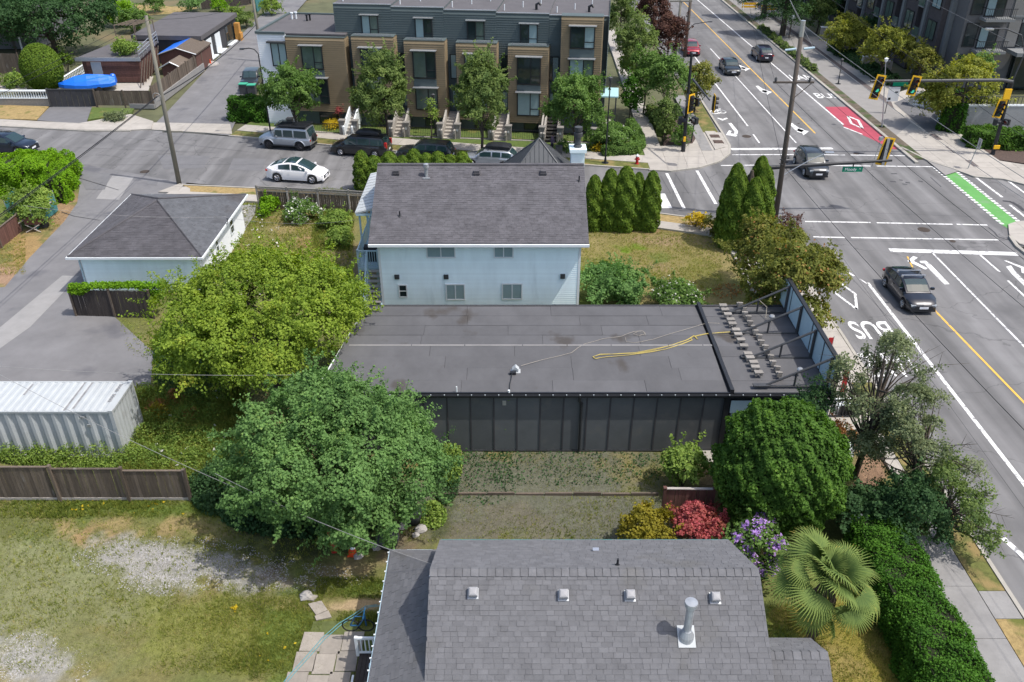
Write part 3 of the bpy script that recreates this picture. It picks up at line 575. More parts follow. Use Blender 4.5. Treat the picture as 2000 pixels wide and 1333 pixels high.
# ================================================================== BUILDINGS
def unit_shingle():
    b = MB(); b.v = [(0, 0, .25), (1, 0, .25), (1, 1, 1), (0, 1, 1), (0, 1, 0), (1, 1, 0), (0, 0, 0), (1, 0, 0)]
    b.f = [(3, 2, 1, 0), (4, 5, 2, 3), (6, 4, 3, 0), (5, 7, 1, 2)]; b.m = [0]*4; return b
def shingles(parent, O, U, D, ulen, L, m, ex=.15, tab=.33, single=lambda p: False, name='shingle', thick=.014):
    """courses of tabs down a slope; tabs for which single(point) holds become objects, the rest one joined part."""
    O = Vector(O); U = Vector(U).normalized(); D = Vector(D).normalized(); Nn = U.cross(D)
    if Nn.z < 0: Nn = -Nn
    ub = unit_shingle(); me = MESH.get((name, m.name))
    if me is None: me = MESH[(name, m.name)] = ub.mesh(name, m)
    J = MB(); tint = []
    n = int(L/ex)+1
    for r in range(n):
        d0 = r*ex; u0, u1 = ulen(min(d0+ex*.5, L)); u = u0-rnd.random()*tab
        while u < u1:
            w = tab*rnd.uniform(.72, 1.28); a = max(u, u0); e = min(u+w-.008, u1); u += w
            if e-a < .03: continue
            ln = min(ex+.035, L-d0+.03); t = thick*rnd.choice((.7, 1, 1, 1.5))
            P = O+U*a+D*d0
            if single(P):
                o = link(name, me, parent)
                M = Matrix((( U.x*(e-a), D.x*ln, Nn.x*t, P.x), (U.y*(e-a), D.y*ln, Nn.y*t, P.y), (U.z*(e-a), D.z*ln, Nn.z*t, P.z), (0, 0, 0, 1)))
                o.matrix_basis = M
            else:
                k = len(J.v); J.v += [tuple(P+U*(x*(e-a))+D*(y*ln)+Nn*(z*t)) for x, y, z in ub.v]
                J.f += [tuple(k+i for i in f) for f in ub.f]; J.m += [0]*4; tint += [rnd.random()]*8
    if J.f:
        o = J.build(name if name != 'shingle' else 'shingle_courses', m, parent); o['kind'] = 'stuff'
        at = o.data.attributes.new('tint', 'FLOAT', 'POINT'); at.data.foreach_set('value', tint)
MESH = {'vg': mat('vent_grey', (.30, .30, .31), .5, .05)}
def tintmix(m, amt):                               # joined shingles get their tab-to-tab spread from the per-tab attribute
    nt = m.node_tree; N = nt.nodes; L = nt.links; p = N['Principled BSDF']; src = p.inputs['Base Color'].links[0].from_socket
    at = N.new('ShaderNodeAttribute'); at.attribute_name = 'tint'; ma = N.new('ShaderNodeMath'); ma.operation = 'MULTIPLY_ADD'; ma.inputs[1].default_value = amt; ma.inputs[2].default_value = 1-amt*.5
    L.new(at.outputs['Fac'], ma.inputs[0]); vm = N.new('ShaderNodeVectorMath'); vm.operation = 'SCALE'; L.new(src, vm.inputs[0]); L.new(ma.outputs[0], vm.inputs['Scale']); L.new(vm.outputs[0], p.inputs['Base Color'])
for k in ('shingle', 'shingle_d', 'shingle_b'): tintmix(mt[k], .20)
mt['shingle_one'] = mat('shingle_single', (.140, .141, .149), .93, .20, 2.6, .35, 110, objvar=.12, stain=((.125, .118, .105), .5, .6, .2))

def lap(parent, x0, x1, y, z0, z1, pitch, m, name='siding_board', out=-1, joined=False, ax='x', lip=.042):
    """lap boards on a wall whose outer face looks along out*Y (ax x) or out*X (ax y)."""
    n = max(1, round((z1-z0)/pitch)); p = (z1-z0)/n; J = MB()
    for i in range(n):
        b = J if joined else MB(); za = z0+i*p; zb = za+p
        prof = [(y+out*lip, za), (y+out*.006, zb), (y, zb), (y, za)]
        if ax == 'x': A = [(x0, q, z) for q, z in prof]; B = [(x1, q, z) for q, z in prof]
        else: A = [(q, x0, z) for q, z in prof]; B = [(q, x1, z) for q, z in prof]
        for k in (0, 3): b.quad(A[k], B[k], B[(k+1) % 4], A[(k+1) % 4])
        b.face(A); b.face(B)
        if not joined: b.build(name, m, parent)
    if joined: o = J.build(name, m, parent); o['kind'] = 'stuff'
def window(parent, x0, x1, z0, z1, y, out=-1, panes=2, fm='trim', gm='blind', fr=.06, split=None, ax='x', hbar=False):
    """framed window standing proud of a wall at y."""
    def BX(b, a0, a1, q0, q1, c0, c1):
        q0, q1 = sorted((q0, q1))
        if ax == 'x': b.box(a0, a1, q0, q1, c0, c1)
        else: b.box(q0, q1, a0, a1, c0, c1)
    b = MB(); yo = y+out*.075
    BX(b, x0, x0+fr, y, yo, z0, z1); BX(b, x1-fr, x1, y, yo, z0, z1); BX(b, x0+fr, x1-fr, y, yo-out*.004, z0, z0+fr); BX(b, x0+fr, x1-fr, y, yo-out*.004, z1-fr, z1)
    cuts = [x0+fr]
    for i in range(1, panes): cuts.append(x0+(x1-x0)*((split or i/panes) if panes == 2 else i/panes))
    cuts.append(x1-fr)
    for c in cuts[1:-1]: BX(b, c-fr*.45, c+fr*.45, y, yo-out*.008, z0+fr, z1-fr)
    if hbar: zc = (z0+z1)/2 if hbar is True else z0+(z1-z0)*hbar; BX(b, cuts[-2], x1-fr, y, yo-out*.010, zc-fr*.4, zc+fr*.4)
    w = b.build('window', mt[fm] if isinstance(fm, str) else fm, parent)
    for i in range(panes):
        g = MB(); BX(g, cuts[i]+.005, cuts[i+1]-.005, y+out*.034, y+out*.042, z0+fr+.004, z1-fr-.004)
        g.build('pane', mt[gm] if isinstance(gm, str) else gm[i % len(gm)], w)
    return w
def boxpart(parent, name, m, *a, **k):
    b = MB(); b.box(*a); return b.build(name, mt[m] if isinstance(m, str) else m, parent, **k)

# ------------------------------------------------------------------ near house with the grey shingle roof
def near_house():
    h = empty('shingle_roof_house', (2.4, 17, 0), 'house with grey shingle gable roof, metal flue and side porch beside the palm', 'house', world=True)
    rx0, rx1, ry, rz_, eb, zb = -2.46, 7.40, 18.2, 5.40, 21.26, 3.60
    sl = (rz_-zb)/(eb-ry); fy = 13.4; fz = rz_-sl*(ry-fy)
    b = MB(); b.box(rx0+.35, rx1-.35, fy+.4, eb-.45, 0, zb-.25); b.box(-3.9, rx0+.35, 13.4, 16.2, 0, .5)
    b.face([(rx0+.36, fy+.4, fz), (rx0+.36, ry, rz_-.12), (rx0+.36, eb-.45, zb-.2)]); b.face([(rx1-.36, fy+.4, fz), (rx1-.36, ry, rz_-.12), (rx1-.36, eb-.45, zb-.2)])
    b.build('wall', mt['siding'], h)
    b = MB()
    for (ya, za) in ((fy, fz), (eb, zb)):
        b.face([(rx0, ry, rz_), (rx1, ry, rz_), (rx1, ya, za), (rx0, ya, za)]); b.face([(rx0, ry, rz_-.16), (rx1, ry, rz_-.16), (rx1, ya, za-.16), (rx0, ya, za-.16)])
        for x in (rx0, rx1): b.face([(x, ry, rz_), (x, ya, za), (x, ya, za-.16), (x, ry, rz_-.16)])
        b.face([(rx0, ya, za), (rx1, ya, za), (rx1, ya, za-.16), (rx0, ya, za-.16)])
    roof = b.build('roof', mt['shingle'], h)
    cnt = [0]
    def one(P):
        if P.y < 16.05 and P.y > 15.0 and cnt[0] < 245: cnt[0] += 1; return True
        return False
    sd = Vector((0, -1, -sl)).normalized()
    shingles(h, (0, ry-.10, rz_-sl*.10+.006), (1, 0, 0), sd, lambda d: (rx0-.01, rx1+.01), 4.9, mt['shingle'], .147, .26, one)
    shingles(h, (0, ry+.10, rz_-sl*.10+.006), (1, 0, 0), (0, 1, -sl), lambda d: (rx0-.01, rx1+.01), 3.45, mt['shingle'], .147, .26)
    for i in range(40):                             # ridge caps
        x = rx0+i*(rx1-rx0)/40; b = MB(); w = (rx1-rx0)/40-.012
        for s in (-1, 1): b.face([(x, ry, rz_+.05), (x+w, ry, rz_+.035), (x+w, ry+s*.19, rz_-.072), (x, ry+s*.19, rz_-.057)])
        b.build('ridge_cap', mt['shingle_one'], h)
    b = MB(); b.box(rx0+.02, rx1, eb-.02, eb+.10, zb-.16, zb-.04); b.build('gutter', mt['plastic_teal'], h)
    # porch: lower roof hipped at its north end
    px, pz, ph = -4.23, 2.80, 3.82; pyN, sy = 21.6, (3.82-2.80)/1.77
    b = MB(); ax_ = rx0; ay = pyN-1.77
    b.face([(px, 13.4, pz), (px, pyN, pz), (ax_, ay, ph), (ax_, 13.4, ph)]); b.face([(px, pyN, pz), (-1.9, pyN, pz), (-1.9, ay, ph), (ax_, ay, ph)])
    b.face([(px, 13.4, pz-.12), (px, pyN, pz-.12), (-1.9, pyN, pz-.12), (-1.9, 13.4, pz-.12)]); b.face([(px, 13.4, pz), (px, pyN, pz), (px, pyN, pz-.12), (px, 13.4, pz-.12)]); b.face([(px, pyN, pz), (-1.9, pyN, pz), (-1.9, pyN, pz-.12), (px, pyN, pz-.12)])
    pr = b.build('porch_roof', mt['shingle'], h)
    cnt2 = [0]
    def one2(P):
        if P.y < 18.0 and P.y > 15.6 and P.x < -3.1 and cnt2[0] < 45: cnt2[0] += 1; return True
        return False
    dW = Vector((-1, 0, -sy)).normalized(); lw = math.hypot(1.77, 1.02)
    shingles(h, (ax_, 0, ph+.006), (0, 1, 0), dW, lambda d: (13.4, ay+d*1.77/lw), lw, mt['shingle'], .152, .30, one2)
    shingles(h, (0, ay, ph+.006), (1, 0, 0), (0, 1, -sy), lambda d: (ax_-d*1.77/lw, -2.0), lw, mt['shingle'], .152, .30)
    for i in range(9):
        t = i/9; b = MB(); c = Vector((ax_, ay, ph+.03)).lerp(Vector((px, pyN, pz+.03)), t); e = Vector((ax_, ay, ph+.03)).lerp(Vector((px, pyN, pz+.03)), t+.105)
        b.face([c, e, e+Vector((.14, 0, -.012)), c+Vector((.14, 0, -.012))]); b.face([c, e, e+Vector((0, -.14, -.012)), c+Vector((0, -.14, -.012))]); b.build('hip_cap', mt['shingle_one'], h)
    b = MB(); b.box(px-.07, px+.0, 13.4, pyN+.07, pz-.12, pz-.03); b.box(px-.07, -2.2, pyN+.01, pyN+.07, pz-.12, pz-.03); b.build('gutter', mt['trim_b'], h)
    for i in range(18): boxpart(h, 'gutter_light', 'trim', px-.11, px-.05, 14+i*.44, 14.035+i*.44, pz-.02, pz+.015)
    # deck, steps, railings, posts under the porch eave
    dk = MB(); dk.box(-5.15, -2.2, 13.4, 19.1, .0, .55); dk.build('deck', mt['wood_dark'], h)
    for i in range(9): boxpart(h, 'deck_board', mt['wood_grey'] if False else 'wood_dark', -5.15+i*.145, -5.02+i*.145, 13.4, 19.1, .552, .575)
    for (ya, yb) in ((18.9, 19.1), (16.9, 17.1)):
        b = MB(); b.box(-4.35, -4.22, ya, ya+.13, .55, pz-.14); b.build('porch_post', mt['trim_b'], h)
    for yr in (18.95, 16.95):
        b = MB(); b.box(-5.2, -4.3, yr, yr+.08, 1.36, 1.44); b.box(-5.2, -4.3, yr+.01, yr+.07, .68, .73); b.box(-5.24, -5.14, yr-.01, yr+.09, .56, 1.46); rl = b.build('railing', mt['trim'], h)
        for i in range(6): boxpart(rl, 'baluster', 'trim', -5.06+i*.135, -5.02+i*.135, yr+.02, yr+.06, .73, 1.36)
    b = MB(); b.box(-5.24, -5.16, 14.6, 16.95, 1.30, 1.38); b.box(-5.24, -5.17, 17.0, 18.1, .66, .70); b.build('railing', mt['trim'], h)
    for i in range(3): boxpart(h, 'deck_step', 'wood_grey', -5.75, -5.18, 16.05-i*.0+i*.33, 16.33+i*.33, .22, .27)
    # east lower gable
    gx0, gx1, gy, gz = 7.36, 9.22, 16.46, 3.85; ge, gze = 17.62, 3.05; gs = (gz-gze)/(ge-gy)
    b = MB()
    for (ya, za) in ((13.2, gz-gs*(gy-13.2)), (ge, gze)):
        b.face([(gx0, gy, gz), (gx1, gy, gz), (gx1, ya, za), (gx0, ya, za)])
        b.face([(gx0, gy, gz-.14), (gx1, gy, gz-.14), (gx1, ya, za-.14), (gx0, ya, za-.14)]); b.face([(gx1, gy, gz), (gx1, ya, za), (gx1, ya, za-.14), (gx1, gy, gz-.14)])
    b.box(gx0-.2, gx1-.3, 13.4, ge-.3, 0, gze-.15); b.build('side_roof', mt['shingle_b'], h)
    cnt3 = [0]
    def one3(P):
        if P.y < 16.1 and P.y > 15 and cnt3[0] < 40: cnt3[0] += 1; return True
        return False
    shingles(h, (0, gy-.1, gz-gs*.1+.006), (1, 0, 0), (0, -1, -gs), lambda d: (gx0, gx1+.01), 3.3, mt['shingle'], .152, .30, one3)
    shingles(h, (0, gy+.1, gz-gs*.1+.006), (1, 0, 0), (0, 1, -gs), lambda d: (gx0, gx1), 1.3, mt['shingle'], .152, .30)
    for i in range(7):
        x = gx0+.04+i*.26; b = MB()
        for s in (-1, 1): b.face([(x, gy, gz+.05), (x+.25, gy, gz+.035), (x+.25, gy+s*.18, gz-.09), (x, gy+s*.18, gz-.075)])
        b.build('ridge_cap', mt['shingle_one'], h)
    # roof furniture
    zr = lambda y: rz_-sl*abs(ry-y)
    for (pxx, pyy) in ((924, 1133), (1100, 1137), (1230, 1138), (1396, 1143)):
        y = 17.55-(pyy-1138)*.012; x = (pxx-1000)*depth(y, zr(y))/FPX
        o = MB(); o.box(-.16, .16, -.19, .14, -.02, .012); v = o.build('roof_vent', mt['galv'], h, loc=(x, y, zr(y)+.03)); v.rotation_euler[0] = math.atan(sl)
        q = MB(); q.lathe([(.175, .02), (.20, .09), (.195, .15), (.165, .195), (.11, .215), (.01, .22)], n=4); q.v = [((a-c)*.7071, (a+c)*.7071, d) for a, c, d in q.v]; q.build('vent_hood', mat('vent_grey', (.30, .30, .31), .5, .05) if 'vg' not in MESH else MESH['vg'], v)
    y = 16.55; x = (1340-1000)*depth(y, zr(y))/FPX
    v = MB(); v.box(-.25, .25, -.32, .3, -.01, .02); v = v.build('flue_flashing', mt['white_metal'], h, loc=(x, y, zr(y)+.03)); v.rotation_euler[0] = math.atan(sl)
    q = MB(); q.lathe([(.23, -.1), (.22, .1), (.14, .27), (.135, .3)], (x, y, zr(y)), 16); q.build('flue_cone', mt['galv'], h)
    q = MB(); q.lathe([(.115, .2), (.115, 1.25)], (x, y, zr(y)), 16); q.build('flue_pipe', mt['galv'], h)
    q = MB(); q.lathe([(.12, 1.26), (.17, 1.27), (.17, 1.36), (.19, 1.37), (.19, 1.42), (.18, 1.45), (.02, 1.46)], (x, y, zr(y)), 16); q.build('flue_cap', mt['galv'], h)
    q = MB(); q.cyl((3.22, 18.62, zr(18.62)), (3.22, 18.62, zr(18.62)+.28), .035); q.cyl((3.22, 18.62, zr(18.62)), (3.22, 18.62, zr(18.62)+.07), .09, .05); q.build('vent_pipe', mt['blackmetal'], h)
    boxpart(h, 'vent_cap', 'alu', 2.62, 2.82, 19.98, 20.12, zr(20.05)+.02, zr(20.05)+.10)
    q = MB()
    for i in range(26): a = i*.9; q.tube([(-2.58+.10*math.sin(a)+.004*i, 19.62-.024*i+.06*math.cos(a*.7), 3.84-.008*i+.045*abs(math.sin(a*1.7))), (-2.58+.10*math.sin(a+.9)+.004*i, 19.60-.024*i+.06*math.cos((a+.9)*.7), 3.84-.008*i+.045*abs(math.sin((a+.9)*1.7)))], .018, 4)
    q.build('cable_bundle', mt['trim'], h)
near_house()

# ------------------------------------------------------------------ flat black building with the sign hoarding
BZ = 3.30
def black_building():
    h = empty('flat_roof_shop', (3, 34, 0), 'long dark panelled shop building with flat membrane roof behind a dark green tree', 'building', world=True)
    fy, by = 30.45, 38.35
    X = lambda y: -8.6+(y-fy)*(1.15/7.9)          # west end runs slightly skew
    xe = 14.05
    b = MB(); b.prism([(X(fy)+.3, fy+.128), (xe-.2, fy+.128), (xe-.2, by-.2), (X(by)+.3, by-.2)], 0, BZ-.12); b.build('wall', mt['wallpanel'], h)
    b = MB(); b.prism([(X(fy), fy), (9.6, fy), (9.6, by), (X(by), by)], BZ-.16, BZ-.012); b.prism([(9.602, fy-.03), (xe, fy-.03), (xe, by), (9.602, by)], BZ-.16, BZ-.012); b.build('roof_deck', mt['membrane_d'], h)
    ym = 34.2
    def z_at(y): return BZ+(.16-abs(y-ym)*.035)
    rows = [(fy+.06, 31.4), (31.4, 32.35), (32.35, 33.3), (33.3, ym)]+[(ym, 35.2), (35.2, 36.2), (36.2, 37.2), (37.2, by-.08)]
    for k, (ya, yb) in enumerate(rows):
        x = X(ya)+.05; cuts = [x]
        while cuts[-1] < 9.3: cuts.append(min(cuts[-1]+rnd.uniform(3.2, 6.5), 9.42))
        for i in range(len(cuts)-1):
            a, c = cuts[i], cuts[i+1]-.012; e = .006*((i+k) % 2)
            m_ = MB(); xa = a if i else X(ya)+.05; xb = a if i else X(yb)+.05
            za, zb = z_at(ya)+e, z_at(yb)+e
            if ya < ym: zb += .009
            else: za += .009
            P = [(xa, ya+.004, za), (c, ya+.004, za), (c, yb-.004, zb), (xb, yb-.004, zb)]
            m_.face(P); m_.face([(x_, y_, BZ-.01) for x_, y_, _ in P][::-1])
            for j in range(4): q, r_ = P[j], P[(j+1) % 4]; m_.face([q, r_, (r_[0], r_[1], BZ-.01), (q[0], q[1], BZ-.01)])
            m_.build('roof_sheet', mt['membrane'], h)
        for (a, c) in ((9.72, xe-.12),):
            m_ = MB(); e = .006*(k % 2); P = [(a, ya+.004, z_at(ya)+e-.03), (c, ya+.004, z_at(ya)+e-.03), (c, yb-.004, z_at(yb)+e-.03), (a, yb-.004, z_at(yb)+e-.03)]; m_.face(P); m_.face([(p[0], p[1], BZ-.01) for p in P][::-1])
            for j in range(4): q, r_ = P[j], P[(j+1) % 4]; m_.face([q, r_, (r_[0], r_[1], BZ-.01), (q[0], q[1], BZ-.01)])
            m_.build('roof_sheet', mt['membrane'], h)
    x = -7.7
    while x < 9.3:
        w = rnd.uniform(1.6, 3.2); boxpart(h, 'ridge_flashing', 'old_walk', x, min(x+w-.05, 9.45), ym-.05, ym+.045, BZ+.15, BZ+.185); x += w
    b = MB(); b.box(9.50, 9.66, fy-.02, by+.02, BZ-.1, BZ+.22); b.build('roof_divider', mt['blackmetal'], h)
    b = MB(); b.box(X(fy), 9.5, fy-.03, fy+.05, BZ-.2, BZ+.06); b.box(9.66, xe+.02, fy-.05, fy+.03, BZ-.2, BZ+.05); b.build('fascia', mt['blackmetal'], h)
    b = MB(); b.box(X(by), xe, by-.08, by+.04, BZ-.2, BZ+.05); b.build('back_parapet', mt['membrane_d'], h)
    b = MB(); b.quad((X(fy)-.05, fy, BZ+.05), (X(fy)+.05, fy, BZ+.05), (X(by)+.05, by, BZ+.05), (X(by)-.05, by, BZ+.05)); b.quad((X(fy)-.05, fy, BZ+.05), (X(by)-.05, by, BZ+.05), (X(by)-.05, by, BZ-.12), (X(fy)-.05, fy, BZ-.12)); b.build('edge_flashing', mt['trim'], h)
    b = MB(); b.box(X(fy)+.2, 14, fy-.13, fy-.04, BZ-.10, BZ-.01); b.build('gutter', mt['blackmetal'], h)
    for i in range(34): boxpart(h, 'string_light', 'lamp_c', -6.5+i*.59, -6.455+i*.59, fy-.15, fy-.11, BZ-.01, BZ+.035)
    # panelled front wall with battens, downpipe, shopfront glass
    pw = 1.028; x = -8.0; i = 0
    while x < 9.0:
        boxpart(h, 'wall_panel', 'wallpanel', x+.025, min(x+pw, 9.25)-.025, fy+.10, fy+.125, .14, BZ-.2)
        boxpart(h, 'batten', 'membrane_d', x-.03, x+.03, fy+.075, fy+.125, .12, BZ-.2); x += pw; i += 1
    boxpart(h, 'sill_flashing', 'darksteel', -8.2, 9.3, fy+.07, fy+.13, .06, .12)
    b = MB(); px = 3.05; b.tube([(px-.1, fy-.09, BZ-.08), (px-.1, fy-.05, BZ-.35), (px, fy+.02, BZ-.5), (px, fy+.02, .1)], .055, 8); b.build('downpipe', mt['blackmetal'], h)
    b = MB(); b.box(9.33, 9.55, fy+.0, fy+.127, 0, BZ-.16); b.build('corner_column', mt['blackmetal'], h)
    w = window(h, 9.62, 13.5, .35, 2.95, fy+.12, panes=3, fm='blackmetal', gm=('blind', 'glass_g', 'blind'), fr=.07)
    boxpart(h, 'transom', 'trim_b', 9.62, 13.5, fy+.03, fy+.11, 2.25, 2.9)
    boxpart(h, 'wall_sign_plate', 'galv', -.42, -.26, fy+.08, fy+.0995, 2.62, 2.86)
    boxpart(h, 'base_ledge', 'concrete', 7.2, 9.4, 29.7, 30.5, 0, .12)
    b = MB()
    for i in range(9): b.box(13.86, 13.94, fy-.1+i*.11, fy-.045+i*.11, .5, 2.9)
    b.build('side_louvre', mt['trim'], h)
    b = MB(); b.box(-.12, .12, -.10, .10, 0, .14); b.face([(-.16, -.13, .14), (.16, -.13, .14), (0, -.13, .30)]); b.quad((-.16, -.13, .14), (0, -.13, .30), (0, .13, .30), (-.16, .13, .14)); b.quad((.16, -.13, .14), (.16, .13, .14), (0, .13, .30), (0, -.13, .30)); b.box(-.22, .22, -.18, .16, -.005, .02)
    x, y = G(1007, 725, BZ+.1); b.build('roof_vent', mt['white_metal'], h, loc=(x, y, z_at(y)))
    b = MB(); b.box(-.14, .14, -.08, .08, 0, .12); b.build('junction_box', mt['blackmetal'], h, loc=(x-.12, y-.24, z_at(y)+.01))
    for p, r in (((892, 766), .03), ((994, 767), .05)):
        x, y = G(p[0], p[1], BZ+.05); b = MB(); b.cyl((0, 0, 0), (0, 0, .30 if r < .04 else .14), r, n=8); b.build('vent_pipe', mt['trim'], h, loc=(x, y, z_at(y)))
    q = MB(); q.tube([(x+.02, y, BZ+.06), (x+.03, y+.55, BZ+.09), (x+.1, y+1.0, BZ+.12), (x+.14, y+1.35, BZ+.2)], .018, 5); q.build('conduit', mt['blackmetal'], h)
black_building()
def hoarding():
    h = empty('roof_hoarding', (13.8, 34.6, BZ), 'tall steel braced sign hoarding on the street end of the flat roof', 'hoarding', world=True)
    za, zb = BZ+.02, BZ+1.65; x = 13.88
    b = MB(); b.box(x, x+.10, 30.2, 38.9, za-.3, zb); b.box(x-.05, x+.14, 30.2, 38.9, zb, zb+.07); b.build('sign_frame', mt['blackmetal'], h)
    for i in range(5):
        ya = 30.55+i*1.66; boxpart(h, 'sign_panel', 'trim_b', x-.025, x-.002, ya, ya+1.52, za+.12, zb-.06)
    for i, y in enumerate((30.85, 33.2, 35.4, 37.5)):
        b = MB(); b.tube([(x-.09, y, za), (x-.09, y, zb-.05)], .07, 4); b.tube([(x-.1, y+.02, zb-.12), (x-2.75, y+.02, za+.14)], .055, 6); b.tube([(x-.1, y, za+.10), (x-3.1, y, za+.10)], .055, 6)
        b.tube([(x-1.5, y, za+.08), (x-1.5, y, za+.82)], .05, 4); b.box(x-3.3, x-2.6, y-.12, y+.12, za+.13, za+.19); b.build('brace', mt['darksteel'], h)
    for i, y in enumerate((31.6, 36.4)):
        b = MB(); b.lathe([(.02, 0), (.13, .03), (.15, .12), (.10, .18), (.01, .19)], n=8); b.build('floodlight', mt['galv'], h, loc=(x-1.0, y+.2, za+.25)); 
    b = MB(); b.tube([(x-1.0, 36.5, za+.1), (x-1.2, 36.9, za+.12), (x-1.1, 37.3, za+.5), (x-1.5, 37.5, za+.8)], .018, 5); b.build('cable', mt['white_rope'], h)
hoarding()
GB = 'ballast blocks beside the roof hoarding'
def blocks():
    def proto():
        b = MB(); b.box(-.20, -.09, -.13, .13, .0, .13); b.box(.08, .19, -.13, .13, .0, .13); b.box(-.22, .22, -.145, .145, .135, .20)
        return b.mesh('ballast_block', mt['block'])
    me = [proto(), None]; b = MB(); b.box(-.12, .12, -.19, -.03, 0, .17); b.box(-.13, .11, .02, .17, 0, .15); b.box(-.09, .15, -.18, -.05, .175, .25); me[1] = b.mesh('ballast_block', mt['block'])
    rows = []
    ys = (37.85, 37.42, 36.95, 36.42, 36.02, 35.42, 35.0, 34.5, 33.95, 33.25, 32.92, 32.52, 32.12, 31.68)
    for i, y in enumerate(ys): rows.append((0, 10.72+(37.85-y)*.045+rnd.uniform(-.03, .03), y))
    for i in range(15): rows.append((1, 11.62+(i % 2)*.06+i*.02, 38.05-i*.455+rnd.uniform(-.04, .04)))
    words = 'first second third fourth fifth sixth seventh eighth ninth tenth eleventh twelfth thirteenth fourteenth fifteenth'.split()
    for j, (k, x, y) in enumerate(rows):
        n = words[j if k == 0 else j-14]
        o = link('ballast_block', me[k], None, (x, y, BZ+.16), rnd.uniform(-.10, .10), (.86, .86, .95))
        tag(o, ('%s concrete block from the rear roof edge in the row farther from the hoarding' if k == 0 else '%s concrete block from the rear roof edge in the row under the braces') % n, 'block', GB)
blocks()
def rope(name, px, z, r, m, label, cat, loops=1, wob=.0):
    b = MB()
    for l in range(loops):
        pts = []
        for i, p in enumerate(px):
            x, y = G(p[0], p[1], z); pts.append(Vector((x+rnd.uniform(-wob, wob), y+rnd.uniform(-wob, wob), z+rnd.uniform(0, .02))))
        sm = []
        for i in range(len(pts)-1):
            for t in (0, .33, .66): sm.append(pts[max(i-1, 0)].lerp(pts[i], .5).lerp(pts[i].lerp(pts[i+1], .5), .5).lerp(pts[i].lerp(pts[i+1], t), .8))
        sm.append(pts[-1]); b.tube(sm, r, 5)
    return tag(b.build(name, m), label, cat)
zc = BZ+.17
rope('yellow_rope', [(1440, 648), (1405, 650), (1378, 653), (1355, 658), (1363, 664), (1355, 655), (1340, 665), (1310, 676), (1280, 683), (1240, 690), (1200, 692), (1170, 693), (1156, 697), (1162, 702), (1185, 697), (1230, 694), (1270, 688), (1300, 683), (1330, 673), (1352, 664), (1348, 660)], zc, .012, mt['yellow_rope'], 'long yellow rope lying in loops on the flat roof', 'rope', 2, .05)
rope('pale_cable', [(1015, 716), (1060, 703), (1118, 690), (1140, 672), (1180, 661), (1215, 658), (1238, 648), (1255, 646), (1262, 652), (1248, 657), (1236, 653), (1245, 648), (1258, 650), (1262, 656), (1252, 654)], zc, .010, mt['white_rope'], 'pale coiled cable running from the white vent box on the flat roof', 'cable', 1, .01)
rope('thin_cable', [(1222, 660), (1222, 668), (1240, 671), (1275, 664), (1310, 652), (1350, 641), (1385, 630), (1405, 632)], zc, .010, mt['white_rope'], 'thin faint cable crossing the black roof divider', 'cable')

